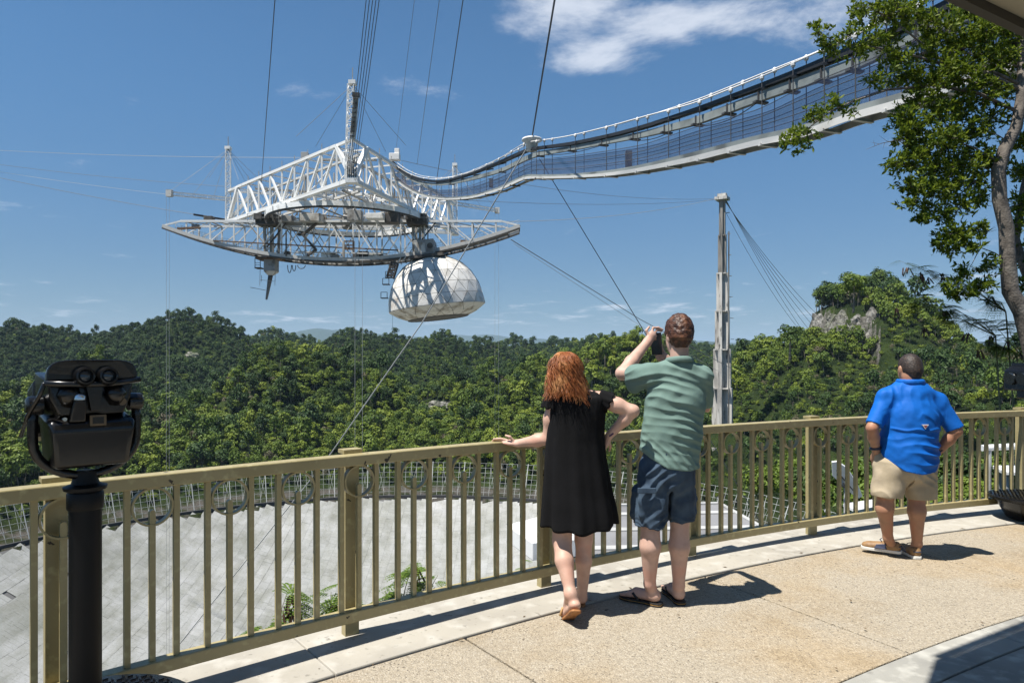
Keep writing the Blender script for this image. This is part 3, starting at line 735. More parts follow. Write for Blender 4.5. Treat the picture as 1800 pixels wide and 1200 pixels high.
def build_platform():
    root = thing('suspended_platform', 'white triangular steel truss platform hanging on cables above the dish', 'platform', (PC.x, PC.y, ZB))
    rg = random.Random(4)
    names = ['N', 'R', 'L']
    npan = 10
    for s in range(3):
        A, B = CORN[names[s]], CORN[names[(s + 1) % 3]]
        for inset, wt in ((0, 1.0), (6.5, .62)):
            cdir = (PC - (A + B) / 2).normalized()
            a = A + cdir * inset; b = B + cdir * inset
            if inset: a, b = a.lerp(b, .12), b.lerp(a, .12)
            m = M_WHm if inset == 0 else M_AGE
            sh = a.lerp(b, .06)
            if inset == 0:
                # top chord comes down to the bottom chord near the far corners
                bar('top_chord', root, zat(a.lerp(b, .10), ZT), zat(a.lerp(b, .90), ZT), .8 * wt, .65 * wt, m)
                for (e, o_) in ((a, b), (b, a)):
                    bar('end_post', root, zat(e, ZB), zat(e.lerp(o_, .10), ZT), .85, .85, m)
                    bar('top_strut', root, zat(e, ZT + .02), zat(e.lerp(o_, .10), ZT + .02), .5, .6, m)
            else:
                bar('top_chord', root, zat(a, ZT - .4), zat(b, ZT - .4), .55, .5, m)
            bar('bottom_chord', root, zat(a, ZB), zat(b, ZB), 1.0 * wt, .85 * wt, m)
            for k in range(1, npan):
                u = a.lerp(b, k / npan)
                bar('vertical', root, zat(u, ZB), zat(u, ZT - .2), .38 * wt, .38 * wt, m, up=(0, 1, 0))
                if k < npan - 1:
                    v = a.lerp(b, (k + 1) / npan)
                    p, q = (zat(u, ZT), zat(v, ZB)) if (k < npan / 2) ^ (inset > 0) else (zat(u, ZB), zat(v, ZT))
                    bar('diagonal', root, p, q, .45 * wt, .45 * wt, m)
            if inset == 0:
                for k in range(1, npan, 1):
                    u = a.lerp(b, k / npan); w = u + cdir * 6.5
                    bar('cross_beam', root, zat(u, ZB + .1), zat(w, ZB + .1), .4, .4, m)
                    bar('cross_beam', root, zat(u, ZT - .3), zat(w, ZT - .4), .3, .3, m)
                    if k % 2: bar('cross_brace', root, zat(u, ZB), zat(w, ZT - .4), .3, .3, m)
                # handrail stubs and lamps along the top chord
                for k in range(2, npan - 1):
                    u = a.lerp(b, k / npan); MB().bar(zat(u, ZT + .4), zat(u, ZT + 1.9), .14).build('lightning_rod', M_GRY, root)
    # corner masts with their booms, guyed
    M_G = mat('guy_wire', (.20, .21, .22), .6)
    for key, boom, bz in (('L', P(298, 340, 184), 0), ('N', None, 0), ('R', P(874, 370, 217), 0)):
        c = CORN[key]; top = ZT + 11.6
        mb = MB(); lattice(mb, zat(c, ZB) - Vector((.9 if key == 'N' else 0, 0, 0)), zat(c, top) - Vector((.3 if key == 'N' else 0, 0, 0)), 1.25, 15, .12)
        mast = mb.build('mast', M_WHm, root, fix=False)
        MB().box((c.x, c.y, top + .4), (1.5, 1.5, .8)).build('mast_head', M_WHm, mast)
        MB().bar(zat(c, top + .8), zat(c, top + 3.6), .16).build('antenna_rod', M_GRY, mast)
        out = (c - PC).normalized()
        guys = MB()
        if boom is not None:
            mb = MB(); st = zat(c, boom.z); d = (boom - st)
            lattice(mb, st - d * .55, boom, .9, 17, .09)
            bm_ = mb.build('boom', M_WHm, root, fix=False)
            MB().box(boom, (1.5, 1.2, 1.8)).build('boom_tip', M_AGE, bm_)
            for t in (.25, .6, 1): guys.tube([zat(c, top), st.lerp(boom, t) + Vector((0, 0, .5))], .045, 4)
            guys.tube([zat(c, top), st - d * .5], .045, 4)
        for a in (-40, 40, 75, -75):
            g = -out; g = Vector((g.x * math.cos(R(a)) - g.y * math.sin(R(a)), g.x * math.sin(R(a)) + g.y * math.cos(R(a)), 0))
            guys.tube([zat(c, top), zat(c, ZT + .6) + g * 12], .05, 4)
        guys.build('guy_wire', M_G, mast, fix=False)['kind'] = 'stuff'
    # cable saddle on the near corner, leaning towards the near tower
    n = CORN['N']; dirn = Vector((.29, -1, .0)).normalized()
    p0 = zat(n, ZT) ; p1 = p0 + dirn * 2.2 + Vector((.6, 0, 8.2))
    MB().bar(p0, p1, 1.05, .8, up=(0, 1, 0)).build('saddle_tower', M_AGE, root, bevel=.05)
    MB().bar(p1, p1 + Vector((0.05, -.1, .8)), 1.4, 1.2, up=(0, 1, 0)).build('saddle_cap', M_DKS, root)
    for k in range(9):
        MB().bar(p0.lerp(p1, (k + .5) / 9) + Vector((-.45, -.6, 0)), p0.lerp(p1, (k + .5) / 9) + Vector((.45, -.6, 0)), .22).build('rung', M_DKS, root)
    for k in range(5):
        x = (k - 2) * .42; MB().bar(zat(n, ZB - .6) + Vector((x, -.8, 0)), zat(n, ZB + 3.4) + Vector((x + .25, -1.6, 0)), .26).build('cable_socket', M_DKS, root)
    MB().box((n.x, n.y, ZB), (2.6, 2.2, 1.6)).build('corner_node', M_WHm, root)
    for key in 'RL':
        c = CORN[key]; MB().box((c.x, c.y, ZB), (2.2, 2.2, 1.5)).build('corner_node', M_WHm, root)
    # azimuth ring with the dark rail underneath
    mb = MB(); mr = MB(); n_ = 72
    def ring(m, r0, r1, z0, z1):
        b = len(m.v)
        for k in range(n_):
            a = 2 * math.pi * k / n_
            for (r_, z) in ((r0, z0), (r1, z0), (r1, z1), (r0, z1)): m.v.append((PC.x + r_ * math.cos(a), PC.y + r_ * math.sin(a), z))
        for k in range(n_):
            for i in range(4):
                a = b + k * 4; c = b + ((k + 1) % n_) * 4; m.f.append((a + i, a + (i + 1) % 4, c + (i + 1) % 4, c + i))
    ring(mb, 19.9, 20.8, 37.3, 38.5); mb.build('azimuth_ring', M_WH, root)
    ring(mr, 20.05, 20.65, 36.95, 37.297); mr.build('ring_rail', M_DKS, root)
    for k in range(24):
        a = 2 * math.pi * k / 24; p = PC + Vector((20.95 * math.cos(a), 20.95 * math.sin(a), 0))
        MB().bar(zat(p, 37.3), zat(p, 38.5), .2).build('stiffener', M_WHm, root)
        if k % 2 == 0:
            q = PC + Vector((20.2 * math.cos(a), 20.2 * math.sin(a), 0)); MB().bar(zat(q, 38.5), zat(q * .9 + PC * .1, ZB), .35).build('hanger', M_AGE, root)
    # spokes, service room and clutter in the middle of the platform
    for k in range(9):
        a = 2 * math.pi * k / 9 + .2; p = PC + Vector((19.6 * math.cos(a), 19.6 * math.sin(a), 0)); bar('spoke', root, zat(PC, ZB - 1), zat(p, ZB - .4), .32, .32, M_AGE)
        bar('spoke', root, zat(PC, ZT - 2), zat(p, ZB + .3), .3, .3, M_WHm)
        p2 = PC + Vector((13 * math.cos(a + .3), 13 * math.sin(a + .3), 0)); bar('inner_post', root, zat(p2, ZB - .5), zat(p2, ZT - 1), .3, .3, M_AGE, up=(0, 1, 0))
    MB().lathe(zat(PC, 35.6), [(1.2, 0), (1.6, .4), (1.6, 3.2), (.8, 4.2)], 16).build('pivot', M_GRY, root)
    for (px, py, Y, sx, sy, sz, m) in [(548, 384, 176, 5.6, 3.5, 2.0, M_AGE), (508, 386, 178, 3.0, 3, 1.6, M_GRY), (625, 380, 172, 3.4, 3, 2.6, M_GRY), (612, 368, 178, 2.2, 2.2, 2.6, M_AGE), (660, 381, 175, 4.5, 3, 1.3, M_WH), (690, 384, 168, 3.4, 3, 2.3, M_DKS), (536, 275, 165, 1.6, 1.4, 1.8, M_GRY)]:
        MB().box(P(px, py, Y), (sx, sy, sz)).build('equipment_box', m, root, bevel=.06)
    # top walkway seen edge-on behind the near corner, with its blue-grey railing
    mb = MB(); a = P(560, 281, 176); b = P(660, 281, 170); mb.bar(a, b, 1.4, .4); mb.build('walkway', M_GRY, root)
    MB().bar(a + Vector((0, -.6, 1.2)), b + Vector((0, -.6, 1.2)), .1).build('handrail', M_GRY, root)
build_platform()

# ================================================================== azimuth arm
AY = 181.0
AX0 = -44.4; HALF = 46.4
def arc_z(x):
    """underside curve of the arm"""
    q = (x - AX0) / HALF; return 26.6 + 8.7 * q * q
def build_arm():
    root = thing('azimuth_arm', 'long bow-shaped rotating steel arm under the triangular platform', 'azimuth arm', (AX0, AY, 26))
    top = 37.0; WY = 3.6; ns = 30
    xs = [AX0 - HALF + 2 * HALF * k / ns for k in range(ns + 1)]
    for s in (-1, 1):
        y = AY + s * WY
        # bottom chord follows the bow, built of short straight lengths
        for k in range(ns):
            bar('bow_chord', root, (xs[k], y, arc_z(xs[k]) + .5), (xs[k + 1], y, arc_z(xs[k + 1]) + .5), .55, .9, M_AGE)
            bar('bow_rail', root, (xs[k], y, arc_z(xs[k]) - .15), (xs[k + 1], y, arc_z(xs[k + 1]) - .15), .9, .35, M_DKS)
        bar('top_chord', root, (xs[1] + 1.6, y, top), (xs[-2] - 1.6, y, top), .55, .55, M_WHm)
        bar('tip_strut', root, (xs[0], y, arc_z(xs[0]) + .5), (xs[1] + 1.6, y, top), .4, .4, M_WHm)
        bar('tip_strut', root, (xs[-1], y, arc_z(xs[-1]) + .5), (xs[-2] - 1.6, y, top), .4, .4, M_WHm)
        nodes = list(range(2, ns - 1, 2))
        for i, k in enumerate(nodes):
            bar('vertical', root, (xs[k], y, arc_z(xs[k]) + .5), (xs[k], y, top), .34, .34, M_WHm, up=(0, 1, 0))
            if i + 1 < len(nodes):
                k2 = nodes[i + 1]; lo, hi = (k, k2) if k2 <= ns / 2 else (k2, k)
                bar('diagonal', root, (xs[lo], y, arc_z(xs[lo]) + .5), (xs[hi], y, top), .26, .26, M_WHm)
                if 8 < k < 22: bar('diagonal', root, (xs[hi], y, arc_z(xs[hi]) + .5), (xs[lo], y, top), .2, .2, M_AGE)
        # handrail along the walkway on the bow
        mb = MB()
        for k in range(1, ns):
            p = Vector((xs[k], y - .5 * s, arc_z(xs[k]) + .9)); q = Vector((xs[k + 1], y - .5 * s, arc_z(xs[k + 1]) + .9))
            for h in (.7, 1.35): mb.bar(p + Vector((0, 0, h)), q + Vector((0, 0, h)), .07)
            for t in (0, .5): mb.bar(p.lerp(q, t), p.lerp(q, t) + Vector((0, 0, 1.4)), .08)
        mb.build('handrail', M_AGE, root, fix=False)
    for k in range(ns + 1):
        bar('cross_member', root, (xs[k], AY - WY, arc_z(xs[k]) + .5), (xs[k], AY + WY, arc_z(xs[k]) + .5), .3, .4, M_DKS)
    for k in range(2, ns - 1, 2):
        bar('cross_member', root, (xs[k], AY - WY, top), (xs[k], AY + WY, top), .3, .3, M_AGE)
        if k < ns - 3: bar('cross_brace', root, (xs[k], AY - WY, top), (xs[k + 2], AY + WY, top), .2, .2, M_AGE)
    for k in range(ns):
        if k in (0, ns - 1): continue
        a, b = xs[k], xs[k + 1]
        MB().add([(a, AY - 2.6, arc_z(a) + .35), (b, AY - 2.6, arc_z(b) + .35), (b, AY + 2.6, arc_z(b) + .35), (a, AY + 2.6, arc_z(a) + .35)], [(0, 1, 2, 3)]).build('deck_plate', M_DKS, root)
    # carriage columns up to the ring
    for px in (478, 735):
        x = (px - 900) / FPX * AY
        for s in (-1, 1):
            for e in (-.75, .75):
                bar('column', root, (x + e, AY + s * WY * .8, arc_z(x) + .6), (x + e * 1.3, AY + s * WY * .8, 37.6), .62, .62, M_AGE, up=(0, 1, 0))
            for k in range(5):
                bar('column_brace', root, (x - .8, AY + s * WY * .8, arc_z(x) + 1 + k * 2), (x + .8, AY + s * WY * .8, arc_z(x) + 2.6 + k * 2), .22, .22, M_AGE)
        MB().box((x + .3, AY - 3.5, 37.2), (5.2, 4.6, 2.8)).build('trolley', M_DKS, root, bevel=.1)
        MB().box((x - 1.4, AY - 6.1, 37.7), (2.0, 1.0, 1.6)).build('motor', M_DKS, root, bevel=.1)
        mb = MB()
        for u in (-4, -2.4, -.8, .8, 2.4, 4): mb.bar((x + u, AY - 6.4, 36.5), (x + u, AY - 6.4, 38.4), .1)
        for z in (37.4, 38.4): mb.bar((x - 4, AY - 6.4, z), (x + 4, AY - 6.4, z), .1)
        mb.build('trolley_railing', M_GRY, root)
        for u in (-1, 1):
            bar('raker', root, (x, AY - WY, arc_z(x) + 2.2), (x + u * 5.0, AY - WY, 36.6), .3, .3, M_DKS if u > 0 else M_AGE)
    # walkway between top chords, service stairs, pipes and boxes
    for (a, b, w, h, m, nm) in [((500, 394, 178.5), (745, 392, 178.5), 1.6, .45, M_GRY, 'catwalk'), ((375, 423, 177), (555, 433, 177), .3, .3, M_RUST, 'pipe'), ((555, 433, 177), (700, 440, 177), .3, .3, M_RUST, 'pipe'),
                          ((560, 390, 177), (532, 413, 177), 1.0, .5, M_DKS, 'stair'), ((532, 413, 177), (556, 439, 177), 1.0, .5, M_DKS, 'stair'), ((556, 439, 177), (540, 449, 177), 1.0, .5, M_DKS, 'stair'),
                          ((503, 450, 177), (503, 405, 177), .3, .3, M_DKS, 'pipe'), ((604, 452, 177), (604, 424, 177), .55, .55, M_AGE, 'pipe'), ((622, 452, 177), (622, 424, 177), .3, .3, M_RUST, 'pipe'),
                          ((604, 424, 177), (622, 424, 177), .3, .3, M_RUST, 'pipe'), ((606, 431, 177), (620, 431, 177), .3, .3, M_RUST, 'pipe'), ((606, 438, 177), (620, 438, 177), .3, .3, M_RUST, 'pipe'), ((520, 443, 177), (680, 446, 177), .35, .35, M_AGE, 'pipe')]:
        bar(nm, root, P(*a), P(*b), w, h, m)
    for i, (px, py, w, h, m) in enumerate([(575, 450, 2.6, 2.0, M_WH), (590, 452, 1.6, 1.4, M_GRY), (640, 449, 2.4, 2.0, M_DKS), (655, 452, 2.0, 1.3, M_AGE), (628, 451, 1.4, 1.8, M_GRY), (560, 386, 4.4, 1.4, M_AGE), (530, 412, 2.2, .5, M_DKS), (700, 376, 2.8, 2.2, M_DKS),
                                (368, 385, 2.2, 1.3, M_DKS), (345, 398, 1.6, 1.0, M_GRY), (820, 426, 3.0, .9, M_RUST), (835, 424, 2.2, .9, M_AGE), (505, 446, 1.2, 1.2, M_DKS), (668, 450, 1.2, 1.6, M_DKS)]):
        MB().box(P(px, py, 178.5), (w, 2.0, h)).build('equipment_box', m, root, bevel=.05)
    for (px, w, dr) in [(509, 2.0, 13), (517, 1.8, 10), (530, 4, 6), (545, 5.5, -6), (585, 6, -6)]:
        c = P(px, 466 if dr > 0 else 440, 177); pts = [c + Vector((-w / 2 * math.cos(t) * .5, 0, -abs(dr) / 6.6 * math.sin(t))) for t in [math.pi * k / 10 for k in range(11)]]
        MB().tube(pts, .11, 5).build('hanging_cable', M_DKS, root)
    # dark cable drums on the left end
    bar('cable_anchor', root, P(340, 377, 181), P(395, 386, 186), .45, .45, M_DKS); bar('cable_anchor', root, P(312, 402, 177.6), P(352, 400, 177.6), .8, .5, M_RUST)
build_arm()

# ================================================================== line feed carriage
def build_feed():
    c = P(477, 468, AY)
    root = thing('line_feed_antenna', 'grey cabin with a tapering ribbed antenna hanging under the left of the arm', 'antenna', (c.x, c.y, c.z - 8.8))
    MB().box(c + Vector((0, 0, .2)), (3.0, 3.2, 3.2)).build('cabin', M_GRY, root, bevel=.12)
    MB().box(c + Vector((-.2, 0, 1.9)), (6.4, 4.6, .5)).build('carriage', M_RUST, root)
    MB().add([c + Vector(v) for v in [(-1.5, -1.6, -1.4), (1.5, -1.6, -1.4), (1.5, 1.6, -1.4), (-1.5, 1.6, -1.4), (-.8, -.7, -2.4), (.4, -.7, -2.4), (.4, .7, -2.4), (-.8, .7, -2.4)]],
             [(0, 1, 2, 3), (4, 5, 6, 7), (0, 1, 5, 4), (1, 2, 6, 5), (2, 3, 7, 6), (3, 0, 4, 7)]).build('cabin_floor', M_AGE, root)
    a = P(476, 482, AY); b = P(468.5, 525.5, AY)
    MB().tube([a, a.lerp(b, .3), b], [.62, .55, .26], 10).build('feed_tube', M_DKS, root)
    for k in range(16):
        t = .28 + .72 * k / 15; q = a.lerp(b, t); d = (b - a).normalized()
        MB().lathe(q, [(.66 - .34 * t, 0), (.66 - .34 * t, .16)], 10, axis=d).build('feed_disc', M_GRY, root)
    MB().box(c + Vector((-3.0, -.6, -.6)), (1.6, 2.4, .3)).build('platform', M_DKS, root)
    mb = MB()
    for u in (-3.7, -2.3): mb.bar(c + Vector((u, -1.7, -.6)), c + Vector((u, -1.7, 2.0)), .14)
    for z in (.1, .7): mb.bar(c + Vector((-3.7, -1.7, z)), c + Vector((-2.3, -1.7, z)), .1)
    mb.build('platform_railing', M_DKS, root)
    for (u, v0, v1) in ((-2.6, -1, -5.2), (-2.2, -2.5, -4.2), (1.4, -1.2, -5.2)): MB().bar(c + Vector((u, -1, v0)), c + Vector((u - .1, -1, v1)), .1).build('rod', M_GRY, root)
    MB().bar(P(440, 505, AY), P(467, 510, AY), .14).build('rod', M_GRY, root)
    MB().bar(c + Vector((-2.5, -1, -3.7)), c + Vector((1.4, -1, -4.1)), .1).build('rod', M_GRY, root)
build_feed()

# ================================================================== dome
def build_dome():
    cx = (752 - 900) / FPX * AY; top = Vector((cx + .9, AY, 28.9))
    root = thing('reflector_dome', 'white faceted geodesic dome hanging below the right of the arm', 'dome', (cx, AY, 11.8))
    tilt = R(-6.5)
    ax = Vector((math.cos(tilt), 0, -math.sin(tilt))); az = Vector((math.sin(tilt), 0, math.cos(tilt))); ay = Vector((0, 1, 0))
    prof = [(0, 0, 1), (.9, 4.3, 6), (2.9, 7.8, 13), (5.6, 10.2, 20), (8.6, 11.7, 20), (11.6, 12.5, 20), (14.3, 12.8, 20), (15.9, 10.4, 20), (16.9, 7.9, 20)]
    rings = []
    for i, (h, r_, n) in enumerate(prof):
        off = (.5 if i % 2 else 0)
        rings.append([top - az * h + ax * (r_ * math.cos(2 * math.pi * (k + off) / n)) + ay * (r_ * math.sin(2 * math.pi * (k + off) / n)) for k in range(n)])
    tris = []
    for i in range(len(rings) - 1):
        A, B = rings[i], rings[i + 1]; na, nb = len(A), len(B)
        if na == 1:
            for k in range(nb): tris.append((A[0], B[k], B[(k + 1) % nb])); continue
        if na == 1: continue
        offa = (.5 if i % 2 else 0); offb = (.5 if (i + 1) % 2 else 0)
        ia = ib = 0
        # walk both rings by angle
        fa = lambda k: (k + offa) / na; fb = lambda k: (k + offb) / nb
        start = 1 if fb(0) > fa(0) else 0
        while ia < na or ib < nb:
            if ib >= nb or (ia < na and fa(ia + 1) <= fb(ib + 1)): tris.append((A[ia % na], B[ib % nb], A[(ia + 1) % na])); ia += 1
            else: tris.append((A[ia % na], B[ib % nb], B[(ib + 1) % nb])); ib += 1
    M_PAN = mat('dome_panel', (.66, .64, .60), .5, var=[(.12, 6, (.40, .36, .28), .50, .72), (.5, 6, (.46, .44, .40), .5, .68), (.10, 4, (.28, .16, .07), .62, .78)], coord='Object')
    M_SEAM = mat('dome_seam', (.10, .095, .085), .8)
    M_IN = mat('dome_lower_panel', (.66, .62, .54), .6, var=[(.4, 6, (.26, .21, .14), .48, .68)])
    core = MB(); back = MB(); cen = top - az * 8
    rg = random.Random(8)
    for (a, b, c) in tris:
        n = (b - a).cross(c - a).normalized(); m = (a + b + c) / 3
        if n.dot(m - cen) < 0: n = -n; b, c = c, b
        core.add([a - n * .07, b - n * .07, c - n * .07], [(0, 1, 2)])
        ins = [m + (p - m) * (1 - .11 / max(.2, (p - m).length)) for p in (a, b, c)]
        low = (top - m).dot(az) > 14.4
        if m.y > AY + 2.5:
            back.add([p + n * .02 for p in ins], [(0, 1, 2)]); continue
        push = .08 + rg.uniform(-.03, .03)
        cm = m + n * push
        me = bpy.data.meshes.new('panel'); tw = [rg.uniform(-.02, .02) for _ in range(3)]
        me.from_pydata([tuple(p + n * (.05 + t)) for p, t in zip(ins, tw)] + [tuple(cm)] + [tuple(p - n * .05) for p in ins], [], [(0, 1, 3), (1, 2, 3), (2, 0, 3), (0, 4, 5, 1), (1, 5, 6, 2), (2, 6, 4, 0)]); me.update()
        obj('panel', me, M_IN if low else M_PAN, root)
    core.build('seam_shell', M_SEAM, root)
    o = back.build('rear_panels', M_PAN, root); o['kind'] = 'stuff'
    # dark opening at the bottom
    MB().prism([p - az * .02 for p in rings[-1]], az * .3).build('opening', M_DKS, root)
    MB().tube(rings[-1] + [rings[-1][0]], .22, 6).build('opening_rim', M_DKS, root)
    # machine room between the dome and the arm
    c = P(748, 437, AY - 2.5)
    MB().obox(c, ax * 2.6, ay * 3.0, az * 1.9).build('machine_room', M_GRY, root, bevel=.1)
    MB().lathe(c + Vector((1.5, -3.02, .3)), [(.75, 0), (.75, .08)], 18, axis=(0, -1, 0)).build('vent', M_DKS, root)
    for u in (-1.8, -.3): MB().obox(c + ax * u + Vector((0, -3.06, -.1)), ax * .55, ay * .06, az * 1.3).build('access_panel', M_AGE, root, bevel=.03)
    MB().obox(c - az * 2.3 + ax * .4, ax * 4.4, ay * 3.4, az * .35).build('carriage', M_DKS, root)
    # service ladder with landings down the left flank
    pts = [P(689, 465, AY - 4), P(684, 490, AY - 4), P(679, 515, AY - 4)]
    mb = MB(); lattice(mb, P(694, 462, AY - 4), P(686, 488, AY - 4), 1.7, 6, .2); mb.build('service_ladder', M_DKS, root, fix=False)
    for (px, py) in [(690, 468), (684, 488), (679, 500), (676, 524)]:
        mb = MB(); p = P(px, py, AY - 4); mb.box(p, (1.8, 1.6, .2))
        for u in (-.8, .8): mb.bar(p + Vector((u, -.7, 0)), p + Vector((u, -.7, 1.5)), .14)
        mb.bar(p + Vector((-.8, -.7, 1.5)), p + Vector((.8, -.7, 1.5)), .12); mb.build('landing', M_DKS, root)
    for k in range(4):
        a = P(705 + k * 9, 452 - k * 2, AY - 4); MB().bar(a, a + Vector((-1.4, 0, -2.2)), .25).build('bracket', M_AGE, root)
build_dome()
# ================================================================== catwalk
def cw_depth(px):
    return 32.3 / ((px - 900) / FPX + .36)
# px: cable a, cable b, pipe top, pipe bottom, beam top, beam bottom, mesh top, deck top, deck bottom
CW = [(690, 282, 283, 283, 286, 286, 289, 290, 306, 309), (710, 298, 299, 301, 306, 306, 310, 312, 323, 327), (735, 309, 311, 313, 318, 319, 324, 326, 338, 342), (770, 313, 316, 318, 322, 322.5, 327, 335, 347, 351),
      (800, 309, 312, 313, 317, 318, 323, 333, 347, 352), (835, 298, 301, 302, 306, 310, 316, 326, 344, 349.5), (885, 272, 279, 281, 286, 296, 302, 307, 329, 336), (932, 247, 250, 260, 265, 271, 279, 281, 306, 314), (950, 246, 249, 258, 263, 266, 274, 281, 308, 315),
      (1010, 235, 240, 250, 255.5, 256.5, 264, 275, 307, 314), (1085, 216, 222, 234, 239.5, 241, 250, 264, 300, 310), (1140, 200, 206.5, 219, 225, 230, 240, 255, 290, 302), (1228, 170, 184, 190, 196, 206, 219, 225, 269, 286),
      (1344, 122, 139, 147, 156, 160, 176, 194, 239, 257), (1425, 90, 105, 115, 126, 130, 149, 152, 222, 244), (1500, 52, 72, 82, 97, 105, 125, 122, 193, 216), (1600, 4, 26, 38, 52, 57, 80, 82, 165, 190), (1700, -52, -26, -14, 6, 12, 40, 36, 131, 158), (1820, -130, -98, -84, -58, -50, -14, -30, 82, 116)]
CW = np.array(CW, float)
def build_catwalk():
    n = 90
    px = np.concatenate([np.linspace(690, 950, 36), np.linspace(950, 1820, 64)[1:]])
    Yd = cw_depth(px); T = [np.interp(px, CW[:, 0], CW[:, k]) for k in range(1, 10)]
    def sm(a):
        b = a.copy()
        for _ in range(2): b[1:-1] = (b[:-2] + 2 * b[1:-1] + b[2:]) / 4
        return b
    T = [sm(t) for t in T]; T.append(T[7] * .55 + T[8] * .45)
    side = Vector((1, .345, 0)).normalized() * .66       # across the walk
    def line(k, off=0.0, dz=0.0): return [P(px[i], T[k][i], Yd[i]) + side * off + Vector((0, 0, dz)) for i in range(len(px))]
    M_CAB = mat('catwalk_white_cable', (.72, .70, .67), .5)
    M_PIPE = mat('black_pipe', (.018, .018, .019), .55)
    M_BEAM = mat('grey_green_beam', (.24, .265, .255), .6, var=[(.4, 4, (.11, .12, .115), .48, .68)])
    M_DECK = mat('white_channel', (.58, .57, .54), .5, var=[(.5, 4, (.36, .34, .3), .55, .75)])
    M_HANG = mat('hanger_steel', (.07, .07, .075), .6)
    M_UND = mat('deck_grating', (.09, .085, .08), .8)
    m = bpy.data.materials.new('chain_mesh'); m.use_nodes = True; nt = m.node_tree; N = nt.nodes; L = nt.links
    b = N['Principled BSDF']; b.inputs['Base Color'].default_value = (.045, .065, .13, 1); b.inputs['Roughness'].default_value = .6
    tr = N.new('ShaderNodeBsdfTransparent'); ms = N.new('ShaderNodeMixShader'); ms.inputs[0].default_value = .36
    L.new(tr.outputs[0], ms.inputs[1]); L.new(b.outputs[0], ms.inputs[2]); L.new(ms.outputs[0], N['Material Output'].inputs[0])
    mp = P(935, 300, cw_depth(935))
    root = thing('suspended_catwalk', 'long sagging catwalk with mesh sides and black pipes running to the platform', 'catwalk', (mp.x, mp.y, mp.z))
    MB().tube(line(0, .75), .055, 5).build('suspension_cable', M_CAB, root); MB().tube(line(1, -.75), .055, 5).build('suspension_cable', M_CAB, root)
    def band(name, k0, k1, off, thick, m, step=1):
        a = line(k0, off - thick / 2); a2 = line(k0, off + thick / 2); c = line(k1, off - thick / 2); c2 = line(k1, off + thick / 2)
        mb = MB(); nn = len(px); 
        for i in range(nn): mb.v += [tuple(a[i]), tuple(a2[i]), tuple(c2[i]), tuple(c[i])]
        for i in range(nn - 1):
            for q in range(4): mb.f.append((i * 4 + q, i * 4 + (q + 1) % 4, i * 4 + 4 + (q + 1) % 4, i * 4 + 4 + q))
        return mb.build(name, m, root)
    # black pipes side by side
    band('pipe', 2, 3, -.30, .34, M_PIPE); band('pipe', 2, 3, .15, .34, M_PIPE)
    # the grey box beam is made of lengths with brackets between
    ends = [0, 14, 26, 35, 39, 43, 47, 51, 55, 59, 63, 67, 71, 75, 79, 83, 87, 91, 98]
    a0, a1, b0, b1 = line(4, -.25), line(4, .28), line(5, -.25), line(5, .28)
    for e0, e1 in zip(ends[:-1], ends[1:]):
        mb = MB()
        for i in range(e0, e1 + 1): mb.v += [tuple(a0[i]), tuple(a1[i]), tuple(b1[i]), tuple(b0[i])]
        for i in range(e1 - e0):
            for q in range(4): mb.f.append((i * 4 + q, i * 4 + (q + 1) % 4, i * 4 + 4 + (q + 1) % 4, i * 4 + 4 + q))
        mb.f += [(0, 1, 2, 3), tuple((e1 - e0) * 4 + q for q in (3, 2, 1, 0))]
        mb.build('beam', M_BEAM, root)
        if e0: MB().bar(b0[e0] - side * .5 + Vector((0, 0, -.06)), b1[e0] + side * .5 + Vector((0, 0, -.06)), .35, .12).build('bracket', M_HANG, root)
        if e0: MB().bar(a0[e0] - side * .02 + Vector((0, -.05, .05)), b0[e0] - side * .02 + Vector((0, -.05, -.05)), .12, .12).build('joint_plate', M_HANG, root)
    # hangers, two rows, from the cables to the walk
    hi = sorted(set(list(range(2, 36, 3)) + list(range(36, 98, 4))))
    dk0, dk1 = line(7, -.75), line(7, .75); c0, c1 = line(1, -.75), line(0, .75)
    for i in hi:
        MB().tube([c0[i], dk0[i]], .035, 5).build('hanger', M_HANG, root); MB().tube([c1[i], dk1[i]], .035, 5).build('hanger', M_HANG, root)
        for c in (c0[i], c1[i]): MB().lathe(c + Vector((0, 0, -.12)), [(.06, -.16), (.15, -.05), (.15, .10), (.05, .22)], 8).build('cable_clamp', M_CAB, root)
        MB().bar(c0[i].lerp(dk0[i], .22) - side * .1, c1[i].lerp(dk1[i], .22) + side * .1, .12, .16).build('spreader', M_HANG, root)
    # mesh sides, panel by panel
    for off, lo in ((-.72, 7), (.72, 7)):
        t, bt = line(6, off), line(lo, off)
        st = list(range(0, len(px), 4)) + [len(px) - 1]
        for e0, e1 in zip(st[:-1], st[1:]):
            if e1 == e0: continue
            mb = MB(); k = e1 - e0
            for i in range(e0, e1 + 1): mb.v += [tuple(t[i]), tuple(bt[i])]
            mb.f = [(2 * i, 2 * i + 1, 2 * i + 3, 2 * i + 2) for i in range(k)]
            mb.build('mesh_panel', m, root, fix=False)
        for f in (0.02, .33, .66, 1):
            MB().tube([t[i].lerp(bt[i], f) for i in range(len(px))], .022, 4).build('side_wire', M_HANG, root)
    # floor with white channels either side
    band('deck_channel', 9, 8, -.85, .12, M_DECK); band('deck_channel', 9, 8, .95, .12, M_DECK); band('toe_board', 7, 9, -.82, .05, M_BEAM)
    f0, f1 = line(7, -.75, -.12), line(7, .85, -.12)
    mb = MB()
    for i in range(len(px)): mb.v += [tuple(f0[i]), tuple(f1[i])]
    mb.f = [(2 * i, 2 * i + 1, 2 * i + 3, 2 * i + 2) for i in range(len(px) - 1)]
    mb.build('floor', M_UND, root)
    g0, g1 = line(8, -.95), line(8, .95)
